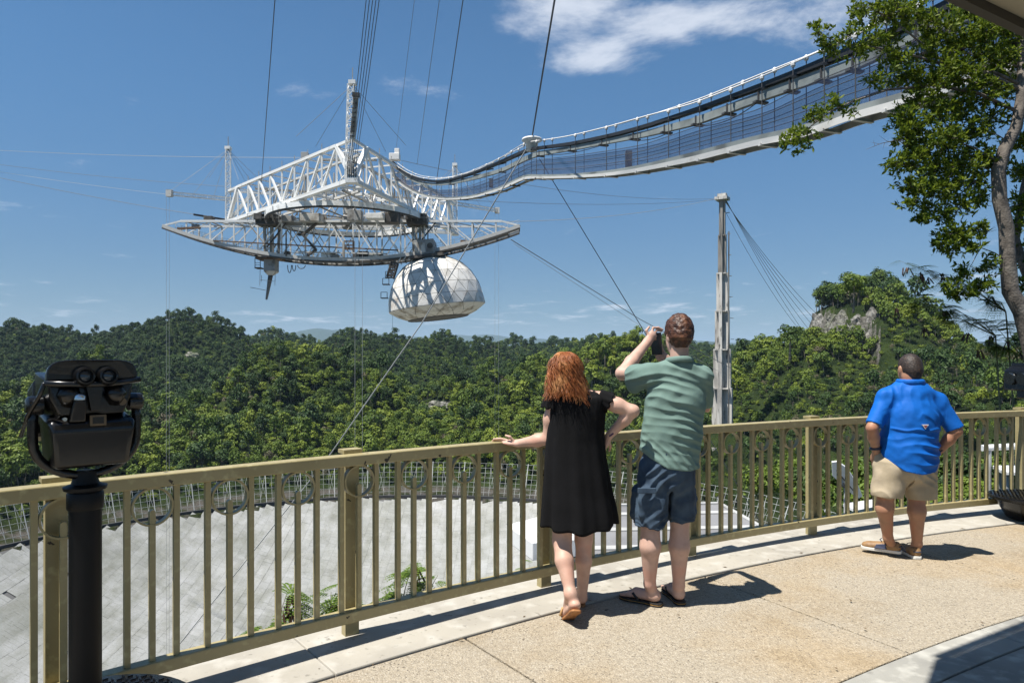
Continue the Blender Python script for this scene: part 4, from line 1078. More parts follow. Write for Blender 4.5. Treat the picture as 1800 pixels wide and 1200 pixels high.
    for i in hi: MB().bar(g0[i] - side * .12, g1[i] + side * .12, .22, .16).build('floor_beam', M_HANG if i % 2 else M_DECK, root)
    # sagging electrical cable under the beam
    for (i0, i1, sag) in [(36, 43, .25), (47, 52, .3), (55, 63, .5)]:
        MB().tube([b0[i0].lerp(b0[i1], t) - side * .15 + Vector((0, 0, -.1 - sag * 4 * t * (1 - t))) for t in [k / 10 for k in range(11)]], .035, 5).build('electrical_cable', M_PIPE, root)
    q = P(1105, 281, cw_depth(1105)); MB().box(q, (.55, .5, 1.5)).build('gate_box', M_HANG, root)
    q = P(863, 322, cw_depth(863)); MB().box(q, (.5, .5, 1.2)).build('gate_box', M_HANG, root)
    # white saddle where the catwalk hangs from the stay
    sp = P(935, 246, cw_depth(935))
    MB().lathe(sp, [(.3, .3), (1.2, .12), (1.25, -.1), (.75, -.35), (.7, -1.3), (.25, -1.5)], 16).build('saddle', M_CAB, root, smooth=True)
    # machine at the platform end
    e = P(694, 280, cw_depth(694)); MB().box(e + Vector((0, 0, .5)), (2.6, 2.0, 1.6)).build('end_frame', M_CAB, root, bevel=.1); MB().box(e + Vector((.6, 0, 1.8)), (1.2, 1.2, 1.6)).build('winch', M_CAB, root, bevel=.1)
    return sp
SADDLE = build_catwalk()

# ================================================================== cables
def build_cables():
    M_D = mat('dark_steel_cable', (.035, .04, .05), .5)
    M_L = mat('pale_steel_cable', (.40, .40, .39), .5)
    M_M = mat('grey_steel_cable', (.15, .16, .17), .5)
    NT = Vector((12.5, -15, 78.7))
    def cable(pts, r, m, label, group=None, sag=0.0, n=24):
        if len(pts) == 2:
            a, b = Vector(pts[0]), Vector(pts[1])
            pts = [a.lerp(b, k / n) - Vector((0, 0, sag * 4 * (k / n) * (1 - k / n))) for k in range(n + 1)]
        o = MB().tube(pts, r, 6).build('steel_cable', m); tag(o, label, 'cable', group); return o
    n = CORN['N']
    for k in range(5):
        x = (k - 2) * .42
        cable([zat(n, ZB + 3.2) + Vector((x + .25, -1.6, 0)), NT + Vector(((k - 2) * .5, 0, 0))], .055, M_D, ['leftmost', 'second from left', 'middle', 'second from right', 'rightmost'][k] + ' of five dark main cables rising from the near platform corner', 'five main cables over the deck', sag=4.0)
    cable([P(459, 328, 180), NT + Vector((-1, 0, 0))], .075, M_D, 'dark cable rising from the left side of the platform to the top of the picture')
    cable([P(768, 314, 188), NT + Vector((1, 0, 0))], .085, M_D, 'dark cable rising from the sag of the catwalk to the top of the picture')
    cable([P(733, 290, 196), NT + Vector((.5, 0, -1))], .055, M_M, 'thin cable just left of the one rising from the catwalk sag')
    cable([P(695, 272, 196), NT + Vector((0, 0, -1))], .04, M_M, 'thinnest cable rising from the inner end of the catwalk')
    cable([SADDLE + Vector((0, 0, .2)), P(975, 0, 56), P(1010, -220, 44)], .085, M_D, 'dark stay rising from the white saddle of the catwalk')
    cable([SADDLE + Vector((-.5, -.3, -.9)), P(740, 570, 92), P(575, 806, 100), P(280, 1176, 112)], .075, M_L, 'pale guy cable running from the catwalk saddle down across the dish')
    cable([P(948, 279, cw_depth(946)), P(1120, 562, 80), P(1345, 932, 78)], .05, M_D, 'dark guy cable from the catwalk saddle down towards the tall man')
    # to the left tower, out of the picture
    L0 = CORN['L']
    lt = [((-60, 261, 222), (545, 277, 176), .05, M_L, 'topmost pale cable leaving the platform to the left'),
          ((-60, 281, 225), (398, 328, 190), .06, M_M, 'second cable from the top leaving the platform to the left'),
          ((-60, 292, 225), (396, 352, 190), .045, M_L, 'thin pale cable between the two grey ones leaving the platform to the left'),
          ((-60, 299, 225), (394, 385, 190), .085, M_M, 'lowest and thickest cable leaving the platform to the left')]
    for a, b, r, m, lb in lt: cable([P(*a), P(*b)], r, m, lb, sag=.8)
    # to the concrete tower
    rt = [((705, 282, 200), (1262, 349, 324.6), .07, M_M, 'upper cable between the platform and the concrete tower', 4.0), ((770, 349, 205), (1260, 351, 324.6), .07, M_M, 'middle cable between the platform and the concrete tower', 2.0),
          ((870, 390, 205), (1262, 348, 324.6), .09, M_L, 'lower cable between the platform arm and the concrete tower', 2.5)]
    for a, b, r, m, lb, sg in rt: cable([P(*a), P(*b)], r, m, lb, sag=sg)
    cable([P(898, 421, 186), P(1125, 561, 250), P(1300, 655, 318)], .12, M_M, 'dark cable sloping from the right tip of the arm behind the tall man')
    cable([P(903, 428, 186), P(1125, 572, 250), P(1290, 668, 318)], .06, M_L, 'thin pale cable below the one sloping from the right tip of the arm')
    # backstays of the tower
    an = P(1432, 570, 402)
    for k in range(5):
        cable([TOWER_TOP + Vector((1.0, 0, .3 - k * .5)), an + Vector((-6.0 + k * 2.6, 0, -5.0 + 2.0 * k))], .11, M_M, ['lowest', 'second lowest', 'middle', 'second highest', 'highest'][k] + ' of five grey backstays fanning from the concrete tower to the knoll', 'five backstays of the concrete tower', sag=3.0)
    cable([TOWER_TOP + Vector((1.0, 0, -6)), an + Vector((-8, 0, -4.4))], .10, M_M, 'single backstay running below the fan to the rocky knoll', sag=3.5)
    # tie-downs hanging from the platform to the dish
    for i, (px, y0, y1, Y, lb) in enumerate([(292.5, 345, 846, 184, 'left one of two thin wires hanging from the left boom'), (297.5, 346, 838, 184, 'right one of two thin wires hanging from the left boom'),
                                (624, 322, 1050, 146, 'left one of two wires hanging from the near corner of the platform'), (637, 322, 1050, 147, 'right one of two wires hanging from the near corner of the platform'),
                                (870, 374, 800, 217, 'left one of two thin wires hanging from the right boom'), (876.5, 374, 800, 217, 'right one of two thin wires hanging from the right boom'),
                                (690, 540, 600, 181, 'short wire hanging under the left edge of the dome')]):
        a = P(px, y0, Y); g = float(dish_z(np.array(a.x), np.array(a.y))) + .3 if i < 6 else P(px, y1, Y).z
        cable([a, Vector((a.x, a.y, g))], .035, M_L if i != 6 else M_D, lb)
build_cables()
# ================================================================== viewing deck
AC = Vector((ACX, ACY, 0))
def arc(r, deg, z=0.0): return Vector((ACX + r * math.cos(R(deg)), ACY + r * math.sin(R(deg)), z))

def aggregate_mat():
    m = bpy.data.materials.new('exposed_aggregate'); m.use_nodes = True
    nt = m.node_tree; N = nt.nodes; L = nt.links; b = N['Principled BSDF']; b.inputs['Roughness'].default_value = .85; b.inputs['Specular IOR Level'].default_value = .25
    geo = N.new('ShaderNodeNewGeometry'); pos = geo.outputs['Position']
    def noise(sc, det, rough=.6):
        n = N.new('ShaderNodeTexNoise'); n.inputs['Scale'].default_value = sc; n.inputs['Detail'].default_value = det; n.inputs['Roughness'].default_value = rough; L.new(pos, n.inputs[0]); return n.outputs[0]
    def ramp(src, *st):
        r = N.new('ShaderNodeValToRGB'); e = r.color_ramp.elements
        while len(e) < len(st): e.new(.5)
        for q, (p, c) in zip(e, st): q.position = p; q.color = (*c, 1)
        L.new(src, r.inputs[0]); return r.outputs[0]
    def mix(f, a, c, mode='MIX'):
        x = N.new('ShaderNodeMix'); x.data_type = 'RGBA'; x.blend_type = mode
        if isinstance(f, float): x.inputs[0].default_value = f
        else: L.new(f, x.inputs[0])
        for s, v in ((6, a), (7, c)):
            if isinstance(v, tuple): x.inputs[s].default_value = (*v, 1)
            else: L.new(v, x.inputs[s])
        return x.outputs[2]
    vo = N.new('ShaderNodeTexVoronoi'); vo.inputs['Scale'].default_value = 105; L.new(pos, vo.inputs['Vector'])
    sep = N.new('ShaderNodeSeparateColor'); L.new(vo.outputs['Color'], sep.inputs[0])
    peb = ramp(sep.outputs[0], (0.0, (.12, .10, .08)), (.10, (.26, .225, .175)), (.35, (.44, .385, .295)), (.7, (.55, .49, .39)), (1.0, (.68, .64, .55)))
    c = mix(ramp(vo.outputs['Distance'], (.25, (0, 0, 0)), (.62, (1, 1, 1))), peb, (.38, .33, .25))
    c = mix(.40, c, (.445, .385, .29)); c = mix(.55, c, mix(1.0, ramp(noise(34, 6, .7), (.36, (.62, .60, .58)), (.6, (1.08, 1.06, 1.02))), c, 'MULTIPLY'))
    st = N.new('ShaderNodeMath'); st.operation = 'MULTIPLY'; L.new(ramp(noise(.85, 5, .6), (.48, (0, 0, 0)), (.66, (1, 1, 1))), st.inputs[0]); st.inputs[1].default_value = .55
    c = mix(st.outputs[0], c, mix(1.0, c, (1.08, .90, .64), 'MULTIPLY'))                  # tan stains
    g = N.new('ShaderNodeMath'); g.operation = 'MULTIPLY'; L.new(ramp(noise(1.7, 8, .7), (.50, (0, 0, 0)), (.72, (1, 1, 1))), g.inputs[0]); g.inputs[1].default_value = .5
    c = mix(g.outputs[0], c, mix(1.0, c, (.60, .60, .60), 'MULTIPLY'))                     # grey grime
    sp = ramp(noise(11, 3, .5), (.70, (0, 0, 0)), (.74, (1, 1, 1)))
    c = mix(sp, c, (.10, .075, .05))
    vs = N.new('ShaderNodeTexVoronoi'); vs.inputs['Scale'].default_value = 62; L.new(pos, vs.inputs['Vector'])
    sc_ = N.new('ShaderNodeSeparateColor'); L.new(vs.outputs['Color'], sc_.inputs[0])
    pick = N.new('ShaderNodeMath'); pick.operation = 'GREATER_THAN'; L.new(sc_.outputs[1], pick.inputs[0]); pick.inputs[1].default_value = .80
    dot = N.new('ShaderNodeMath'); dot.operation = 'LESS_THAN'; L.new(vs.outputs['Distance'], dot.inputs[0]); dot.inputs[1].default_value = .32
    both = N.new('ShaderNodeMath'); both.operation = 'MULTIPLY'; L.new(pick.outputs[0], both.inputs[0]); L.new(dot.outputs[0], both.inputs[1])
    b2 = N.new('ShaderNodeMath'); b2.operation = 'MULTIPLY'; L.new(both.outputs[0], b2.inputs[0]); L.new(ramp(noise(2.3, 5, .6), (.36, (.25, .25, .25)), (.62, (.95, .95, .95))), b2.inputs[1])
    c = mix(b2.outputs[0], mix(1.0, c, (.80, .805, .825), 'MULTIPLY'), (.085, .075, .06))                 # dark pebbles
    L.new(c, b.inputs['Base Color'])
    bp = N.new('ShaderNodeBump'); bp.inputs['Strength'].default_value = .7; bp.inputs['Distance'].default_value = .006; bp.invert = True
    L.new(vo.outputs['Distance'], bp.inputs['Height']); L.new(bp.outputs[0], b.inputs['Normal'])
    return m
M_AGG = aggregate_mat()
M_CONC = mat('smooth_concrete', (.36, .335, .285), .85, var=[(1.1, 7, (.27, .25, .215), .45, .68), (7, 6, (.42, .40, .355), .5, .7), (26, 5, (.20, .185, .155), .62, .74)], bump=(60, .25, .004))
M_CONC2 = mat('grey_concrete_apron', (.33, .32, .285), .85, var=[(1.3, 7, (.21, .205, .185), .45, .68), (9, 6, (.40, .39, .35), .5, .7), (3.5, 3, (.10, .095, .085), .70, .75)], bump=(50, .25, .004))
M_JOINT = mat('joint_dirt', (.05, .035, .02), .95)

def sector(r0, r1, a0, a1, z0, z1, n=8):
    mb = MB(); b = 0
    for k in range(n + 1):
        a = a0 + (a1 - a0) * k / n
        mb.v += [tuple(arc(r0, a, z0)), tuple(arc(r1, a, z0)), tuple(arc(r1, a, z1)), tuple(arc(r0, a, z1))]
    for k in range(n):
        for i in range(4): mb.f.append((k * 4 + i, k * 4 + (i + 1) % 4, k * 4 + 4 + (i + 1) % 4, k * 4 + 4 + i))
    mb.f += [(3, 2, 1, 0), tuple(n * 4 + i for i in range(4))]
    return mb

def build_deck():
    deck = sector(10.0, 20.34, 84, 156, -.50, -.075, 48).build('deck', M_JOINT); tag(deck, kind='structure')
    a = 125.9 + 6.0 * 4; step = 5.95
    for k in range(11):
        a1 = a - step
        g = .022
        o = sector(18.12, 19.64, a - g, a1 + g, -.075, .0, 8).build('paving_slab', M_AGG, deck, bevel=.006)
        a = a1
    for k in range(9):
        a0 = 150 - 7.2 * k
        o = sector(19.648, 20.345, a0 - .006, a0 - 7.2 + .006, -.12, .012, 10).build('kerb', M_CONC, deck, bevel=.008)
    for k in range(4):
        a0 = 150 - 16 * k
        sector(17.86, 18.105, a0 - .01, a0 - 16 + .01, -.075, .006, 14).build('border', M_CONC2, deck, bevel=.006)
        sector(10.0, 17.845, a0 - .01, a0 - 16 + .01, -.075, .003, 14).build('apron', M_CONC2, deck)
    sector(20.30, 20.38, 84, 156, -.7, -.125, 48).build('deck_edge', M_CONC, deck)
build_deck()

def build_litter():
    rg = np.random.RandomState(14); V, Fc = [], []
    for i in range(70):
        a = rg.uniform(104, 131); r_ = rg.choice([19.63, 19.66, 18.1]) + rg.normal() * .06 if rg.rand() < .7 else rg.uniform(18.3, 19.6)
        p = np.array(arc(r_, a, .014)); t = rg.uniform(0, 6.28); d = np.array([math.cos(t), math.sin(t), 0]); s = np.array([-d[1], d[0], 0]); l = rg.uniform(.006, .022); b = len(V)
        V += [tuple(p - d * l), tuple(p + s * l * .35 + [0, 0, .004]), tuple(p + d * l + [0, 0, .003]), tuple(p - s * l * .35 + [0, 0, .003])]; Fc.append((b, b + 1, b + 2, b + 3))
    me = bpy.data.meshes.new('leaf_litter'); me.from_pydata(V, [], Fc); me.update()
    tag(obj('leaf_litter', me, mat('dry_leaf_litter', (.10, .065, .03), .9)), 'small dry leaf bits scattered along the kerb of the deck', 'leaf litter', kind='stuff')
build_litter()

# ================================================================== railing
M_RAILP = mat('olive_rail_paint', (.335, .28, .142), .42, spec=.5, var=[(3.0, 5, (.285, .235, .11), .42, .70), (24, 4, (.44, .385, .20), .55, .75), (20, 3, (.035, .025, .015), .705, .72)])
def build_railing():
    root = thing('deck_railing', 'curved olive metal railing with ring ornaments along the edge of the deck', 'railing', tuple(arc(20, 120, 0)))
    RR = 20.0
    def sweep(name, rc, w, z0, z1, bev):
        mb = sector(rc - w / 2, rc + w / 2, 141.5, 97.0, z0, z1, 90); return mb.build(name, M_RAILP, root, bevel=bev)
    sweep('top_rail', RR, .088, 1.010, 1.072, .006)
    sweep('bottom_rail', RR, .075, .115, .178, .006)
    A0 = 127.6; dpost = 1.44 / RR * 180 / math.pi; dper = dpost / 4
    pk = {}
    def inst(name, key, make, a, r_, z):
        if key not in pk:
            me = make().mesh(name); me.materials.append(M_RAILP); pk[key] = me
            bm = bmesh.new(); bm.from_mesh(me); bmesh.ops.recalc_face_normals(bm, faces=bm.faces); bm.to_mesh(me); bm.free()
            if key == 'ring': me.shade_smooth(); me.set_sharp_from_angle(angle=R(40))
        o = bpy.data.objects.new(name, pk[key]); COL.objects.link(o)
        o.location = arc(r_, a, z); o.rotation_euler = (0, 0, R(a - 90)); return adopt(o, root)
    def mk_tall(): return MB().box((0, 0, 0), (.026, .032, .834))
    def mk_short():
        mb = MB(); mb.box((0, 0, -.02), (.026, .030, .71)); mb.prism([Vector((.013 * math.cos(t), .015, .335 + .016 * math.sin(t))) for t in [math.pi * k / 8 for k in range(9)]], (0, -.030, 0)); return mb
    def mk_ring():
        mb = MB(); n = 36; ro, ri, d = .093, .0835, .019
        for k in range(n):
            t = 2 * math.pi * k / n; c, s = math.cos(t), math.sin(t)
            mb.v += [(ro * c, -d, ro * s), (ro * c, d, ro * s), (ri * c, d, ri * s), (ri * c, -d, ri * s)]
        for k in range(n):
            for i in range(4): mb.f.append((k * 4 + i, k * 4 + (i + 1) % 4, ((k + 1) % n) * 4 + (i + 1) % 4, ((k + 1) % n) * 4 + i))
        return mb
    for k in range(-13, 29):
        a = A0 - dper * k - .05
        if a > 141 or a < 97.6: continue
        da = .1075 / RR * 180 / math.pi
        inst('picket', 'tall', mk_tall, a + da, RR, .5935); inst('picket', 'tall', mk_tall, a - da, RR, .5935)
        inst('picket', 'short', mk_short, a, RR, .55); inst('ring', 'ring', mk_ring, a, RR, .916)
    for k in range(-3, 8):
        a = A0 - dpost * k
        if a > 141 or a < 97.6: continue
        def mk_post():
            return MB().box((0, 0, .53), (.085, .055, 1.06))
        def mk_cap():
            return MB().box((0, 0, 0), (.115, .085, .022))
        o = inst('post', 'post', mk_post, a, RR + .075, 0.012)
        inst('post_cap', 'cap', mk_cap, a, RR + .075, 1.084)
        MB().box((0, 0, 0), (.15, .11, .012))
build_railing()

# ================================================================== roof overhead
def build_roof():
    M_SOF = mat('soffit_paint', (.40, .36, .26), .8, var=[(1.2, 4, (.35, .31, .22), .4, .7)])
    M_FAS = mat('dark_fascia', (.045, .038, .03), .6)
    d = Vector((.869, .495, 0)).normalized()
    corner = Vector((.97, 2.89, 3.65)); e1 = corner + d * 7.0
    back = Vector((-.62, -.80, 0)).normalized(); n = Vector((d.y, -d.x, 0))
    # outline of the eave: one edge out to the right, one back beside the camera
    o1 = corner; o2 = e1; o3 = e1 + n * 5.5; o4 = corner + back * 5.5
    root = thing('roof_eave', 'beige soffit of a roof with a dark fascia, corner of the upper right', 'roof', (corner.x, corner.y, 3.65))
    MB().prism([o1, o2, o3, o4], (0, 0, .12)).build('soffit', M_SOF, root)
    def inset(p, q, w, z0, z1, nm):
        p, q = Vector(p), Vector(q); u = (q - p).normalized(); MB().obox((p + q) / 2 + Vector((0, 0, (z0 + z1) / 2)), (q - p) / 2, Vector((-u.y, u.x, 0)) * w, Vector((0, 0, (z1 - z0) / 2))).build(nm, M_FAS, root)
    inset(o1 + n * -.03, o2 + n * -.03, .028, -.055, .17, 'fascia'); inset(o1 - d * .03, o4 - d * .03, .028, -.055, .17, 'fascia')
    for k in range(1, 4):
        a = o1 + n * (k * .9) ; MB().bar(a + d * .8 + Vector((0, 0, -.003)), a + d * 5, .012, .006).build('soffit_joint', M_FAS, root)
build_roof()

# ================================================================== below the deck, right
def build_below():
    M_ROOF = mat('grey_roofing', (.20, .20, .205), .85, var=[(.5, 6, (.14, .14, .145), .45, .65), (6, 4, (.30, .30, .30), .66, .74)])
    M_STRIP = mat('pale_roof_seam', (.40, .40, .39), .8, var=[(1.5, 5, (.28, .28, .27), .45, .65)])
    M_WALLW = mat('white_wall', (.70, .70, .68), .7, var=[(1.2, 5, (.55, .54, .5), .5, .7)])
    zr = -3.2
    u = Vector((1, .075, 0)).normalized(); v = Vector((-u.y, u.x, 0))
    far = Vector((6.9, 22.6, zr))
    root = thing('lower_building', 'flat grey roof with pale seams just below the deck', 'building', (2, 18, -9))
    MB().prism([far - Vector((0, 0, .3)), far - v * 12 - Vector((0, 0, .3)), far - v * 12 - u * 6.1 - Vector((0, 0, .3)), far - u * 6.1 - Vector((0, 0, .3))], (0, 0, .3)).build('roof', M_ROOF, root)
    MB().prism([far + Vector((-.2, -.2, -7)), far - v * 12 + Vector((-.2, .2, -7)), far - v * 12 - u * 6.0 + Vector((0, 0, -7)), far - u * 6.0 + Vector((0, -.2, -7))], (0, 0, 6.7)).build('wall', M_WALLW, root)
    for k, t in enumerate((1.35, 3.2, 5.0, 6.8)):
        MB().obox(far - u * 3.05 - v * t + Vector((0, 0, .02)), u * 3.0, v * .16, Vector((0, 0, .02))).build('roof_seam', M_STRIP, root)
    MB().obox(far - u * 3.05 - v * .10 + Vector((0, 0, .03)), u * 3.0, v * .09, Vector((0, 0, .03))).build('parapet', M_STRIP, root)
    MB().obox(far - u * .08 - v * 6 + Vector((0, 0, .03)), u * .07, v * 5.9, Vector((0, 0, .03))).build('parapet', M_STRIP, root)
    # white skylight box
    sk = thing('skylight_box', 'white ribbed box on the grey roof behind the woman in the black dress', 'skylight', (.9, 17, -3.2))
    M_SK = mat('white_sheet', (.78, .78, .76), .5, var=[(2, 5, (.62, .61, .58), .55, .72)])
    pts = [P(890, 955, 17.6), P(952, 938, 18.6), P(1014, 948, 18.2), P(1012, 988, 16.2), P(936, 996, 15.9)]
    pts = [Vector((p.x, p.y, -2.75 - .35)) for p in pts]
    MB().prism(pts, (0, 0, .42)).build('cover', M_SK, sk, bevel=.02)
    a, b = pts[0].lerp(pts[4], .15), pts[4]
    for k in range(7):
        t = k / 7; p = pts[1].lerp(pts[4], .12 + t * .8) + Vector((0, 0, .425)); q = pts[2].lerp(pts[3], .12 + t * .8) + Vector((0, 0, .425))
        MB().bar(p.lerp(q, .05), p.lerp(q, .95), .03, .02).build('rib', M_STRIP, sk)
    # white interpretive boards and frames among the shrubs
    M_BD = mat('white_board', (.72, .72, .71), .45, var=[(3, 4, (.6, .6, .58), .5, .7)])
    M_INK = mat('board_print', (.05, .05, .055), .6)
    def gz(x, y): return float(ground(np.array([x]), np.array([y]))[0])
    c = P(1490, 842, 15.0)
    bd = thing('tilted_sign', 'white oval board tilted on a post beyond the railing', 'sign', (c.x, c.y, gz(c.x, c.y)))
    out = [(1462, 812), (1472, 811), (1489, 822), (1508, 852), (1516, 872), (1510, 876), (1497, 868), (1478, 850), (1463, 836)]
    pts = [P(px, py, 15.0 + .002 * (py - 842)) for px, py in out]
    MB().prism(pts, (0.02, .05, .02)).build('board', M_BD, bd, bevel=.006)
    for pa, pb in [((1470, 826), (1500, 862)), ((1482, 848), (1486, 856)), ((1476, 852), (1486, 857))]: MB().bar(P(*pa, 14.97), P(*pb, 14.97), .035, .02).build('print', M_INK, bd)
    MB().tube([Vector((c.x, c.y + .1, gz(c.x, c.y) - .2)), c + Vector((0, .06, -.1))], .05, 8).build('post', M_STRIP, bd)
    for (lab, pts, Y) in [('low white slab among the shrubs left of the man in the blue shirt', [(1482, 890), (1540, 880), (1548, 893), (1505, 902)], 17.0), ('white board lying behind the pedestal at the right edge', [(1745, 820), (1820, 816), (1830, 838), (1765, 834)], 16.0)]:
        q = [P(a_, b_, Y - .06 * (b_ - pts[0][1])) for a_, b_ in pts]; zc = min(p.z for p in q)
        q = [Vector((p.x, p.y, zc)) for p in q]; cc = sum(q, Vector()) / 4
        t = thing('white_bench', lab, 'bench', (cc.x, cc.y, gz(cc.x, cc.y)))
        MB().prism(q, (0, 0, .08)).build('slab', M_BD, t, bevel=.01)
        for p in q: MB().bar(p + (cc - p) * .25 + Vector((0, 0, 0)), Vector((p.x + (cc.x - p.x) * .25, p.y + (cc.y - p.y) * .25, gz(p.x, p.y) - .2)), .09, .09).build('leg', M_STRIP, t)
    a, b = P(1726, 787, 16), P(1830, 782, 16)
    fr = thing('white_pipe_barrier', 'white pipe barrier on posts beyond the railing at the right', 'barrier', (a.x, a.y, gz(a.x, a.y)))
    MB().tube([a, b], .075, 10).build('pipe', M_BD, fr, smooth=False)
    for t in (.12, .5, .9):
        p = a.lerp(b, t); MB().tube([p, Vector((p.x, p.y, gz(p.x, p.y) - .2))], .05, 8).build('post', M_STRIP, fr)
build_below()

# ================================================================== tower viewer
def build_viewer():
    M_BLK = mat('worn_black_paint', (.0036, .0036, .004), .27, spec=.5, var=[(5, 6, (.006, .005, .0045), .45, .65), (11, 6, (.075, .052, .036), .66, .74)], bump=(40, .12, .004))
    M_POLE = mat('dark_blue_black_paint', (.0030, .0036, .0045), .45, spec=.2, var=[(4, 5, (.008, .008, .009), .5, .7)], bump=(30, .08, .003))
    M_CHR = mat('chrome', (.6, .6, .6), .22, metal=1.0)
    M_LENS = mat('lens_glass', (.02, .025, .03), .05, spec=.8)
    M_BRASS = mat('worn_brass_plate', (.12, .085, .05), .5, metal=.4)
    base = Vector((-1.625, 2.6, 0))
    root = thing('tower_viewer', 'black coin-operated binocular viewer on a pole at the left of the deck', 'binocular viewer', base, 'tower viewers on the deck')
    B = base
    # step plate with tread pattern and bowl under it
    MB().lathe(B, [(.20, .012), (.24, .03), (.31, .16), (.34, .205), (.33, .212)], 36).build('step_bowl', M_BLK, root, auto=40)
    st = MB().lathe(B, [(.375, .213), (.392, .22), (.392, .244), (.384, .25)], 48).build('step_plate', M_BLK, root, auto=40)
    tr = MB()
    for i in range(-12, 13):
        for j in range(-12, 13):
            x, y = i * .03, j * .03
            if .085 < math.hypot(x, y) < .365:
                a = .78 if (i + j) % 2 else -.78; d = Vector((math.cos(a), math.sin(a), 0)) * .011; tr.bar(B + Vector((x, y, .2515)) - d, B + Vector((x, y, .2515)) + d, .004, .004)
    o = tr.build('tread', M_BLK, root, fix=False); o['kind'] = 'stuff'
    MB().lathe(B, [(.055, .251), (.055, 1.075)], 32).build('pole', M_POLE, root, auto=40)
    MB().lathe(B, [(.059, 1.055), (.062, 1.06), (.062, 1.115), (.058, 1.122), (.072, 1.13), (.074, 1.142), (.048, 1.152), (.042, 1.17), (.04, 1.20)], 32).build('collar', M_POLE, root, auto=40)
    a = R(45); C, S = math.cos(a), math.sin(a)
    def W(x, y, z): x, y = x * .94, y * .76; return B + Vector((C * x - S * y + .004, S * x + C * y, z))
    # yoke
    pts = [W(-.178, -.01, 1.455), W(-.182, -.01, 1.40), W(-.182, -.01, 1.32)] + [W(-.182 * math.cos(t), -.01, 1.32 - .135 * math.sin(t)) for t in [math.pi * k / 14 for k in range(1, 14)]] + [W(.182, -.01, 1.32), W(.182, -.01, 1.40), W(.178, -.01, 1.455)]
    MB().tube(pts, .0165, 10, up=(0, 1, 0)).build('yoke', M_BLK, root, smooth=True)
    for s in (-1, 1):
        MB().lathe(W(s * .150, -.01, 1.455), [(.034, 0), (.036, .012), (.034, .045), (.024, .052)], 20, axis=(s * C, s * S, 0)).build('pivot', M_BLK, root, auto=40)
    def hull(name, pts, m, bev):
        bm = bmesh.new()
        for p in pts: bm.verts.new(W(*p))
        bmesh.ops.convex_hull(bm, input=bm.verts); 
        bmesh.ops.dissolve_limit(bm, angle_limit=R(4), verts=bm.verts, edges=bm.edges)
        bmesh.ops.recalc_face_normals(bm, faces=bm.faces)
        me = bpy.data.meshes.new(name); bm.to_mesh(me); bm.free()
        o = obj(name, me, m, root); me.shade_smooth(); me.set_sharp_from_angle(angle=R(50))
        if bev: md = o.modifiers.new('b', 'BEVEL'); md.width = bev; md.segments = 3; md.angle_limit = R(25)
        return o
    # upper housing that carries the optics, lower coin box
    hull('housing', [(-.150, -.10, 1.545), (.150, -.10, 1.545), (-.140, -.10, 1.48), (.140, -.10, 1.48), (-.110, -.115, 1.42), (.110, -.115, 1.42), (-.150, .17, 1.575), (.150, .17, 1.575), (-.15, .20, 1.38), (.15, .20, 1.38), (-.12, .05, 1.36), (.12, .05, 1.36)], M_BLK, .018)
    hull('coin_box', [(-.148, -.135, 1.40), (.148, -.135, 1.40), (-.140, -.160, 1.365), (.140, -.160, 1.365), (-.150, .10, 1.43), (.150, .10, 1.43), (-.125, -.12, 1.225), (.125, -.12, 1.225), (-.13, .12, 1.215), (.13, .12, 1.215)], M_BLK, .014)
    hull('lens_hood', [(-.155, .17, 1.55), (.155, .17, 1.55), (-.165, .27, 1.50), (.165, .27, 1.50), (-.155, .18, 1.33), (.155, .18, 1.33), (-.165, .29, 1.30), (.165, .29, 1.30)], M_BLK, .012)
    # curved face shield
    n = 20; outl = []
    for k in range(n + 1):
        t = math.pi * k / n; outl.append((-.158 * math.copysign(abs(math.cos(t)) ** .42, math.cos(t)), 1.545 + .078 * abs(math.sin(t)) ** .55))
    sh = MB(); 
    f0 = [W(x, -.135 - .012 * (1 - (x / .16) ** 2), z) for x, z in outl]; f1 = [W(x * .96, -.06, z - .006) for x, z in outl]
    m_ = len(outl); sh.v = [tuple(p) for p in f0 + f1]; sh.f = [tuple(range(m_)), tuple(range(m_, 2 * m_))[::-1]] + [(i, (i + 1) % m_, m_ + (i + 1) % m_, m_ + i) for i in range(m_)]
    sh.build('face_shield', M_BLK, root, bevel=.006)
    MB().tube([W(-.165, -.142, 1.538), W(-.06, -.156, 1.532), W(.06, -.156, 1.532), W(.165, -.142, 1.546)], .011, 8).build('brow', M_BLK, root, smooth=True)
    MB().tube([W(-.162, -.135, 1.54), W(-.175, -.10, 1.49), W(-.20, -.02, 1.42), W(-.205, .10, 1.34)], .008, 6).build('side_rib', M_BLK, root, smooth=True)
    for s in (-1, 1):
        c = W(s * .040 + .004, -.125, 1.558); ax = (S, -C, .10)
        MB().lathe(c, [(.036, 0), (.036, .03), (.030, .045), (.024, .047), (.020, .036)], 24, axis=ax).build('eyepiece', M_BLK, root, auto=35)
        MB().lathe(c + Vector(ax).normalized() * .036, [(.0205, 0), (.016, .004), (.004, .006)], 20, axis=ax).build('eyepiece_lens', M_LENS, root, auto=60)
        MB().lathe(W(s * .07, .285, 1.42), [(.058, 0), (.058, .03)], 24, axis=(-S, C, -.15)).build('objective_lens', M_LENS, root)
        # swelling barrels under the eyepieces
        MB().tube([W(s * .078, -.09, 1.525), W(s * .080, -.115, 1.49), W(s * .082, -.10, 1.455)], [.030, .040, .022], 14).build('barrel', M_BLK, root, smooth=True)
    hull('nose_bridge', [(-.03, -.14, 1.54), (.036, -.14, 1.54), (0, -.155, 1.53), (-.012, -.15, 1.43), (.018, -.15, 1.43), (0, -.10, 1.43), (0, -.10, 1.54)], M_BLK, .004)
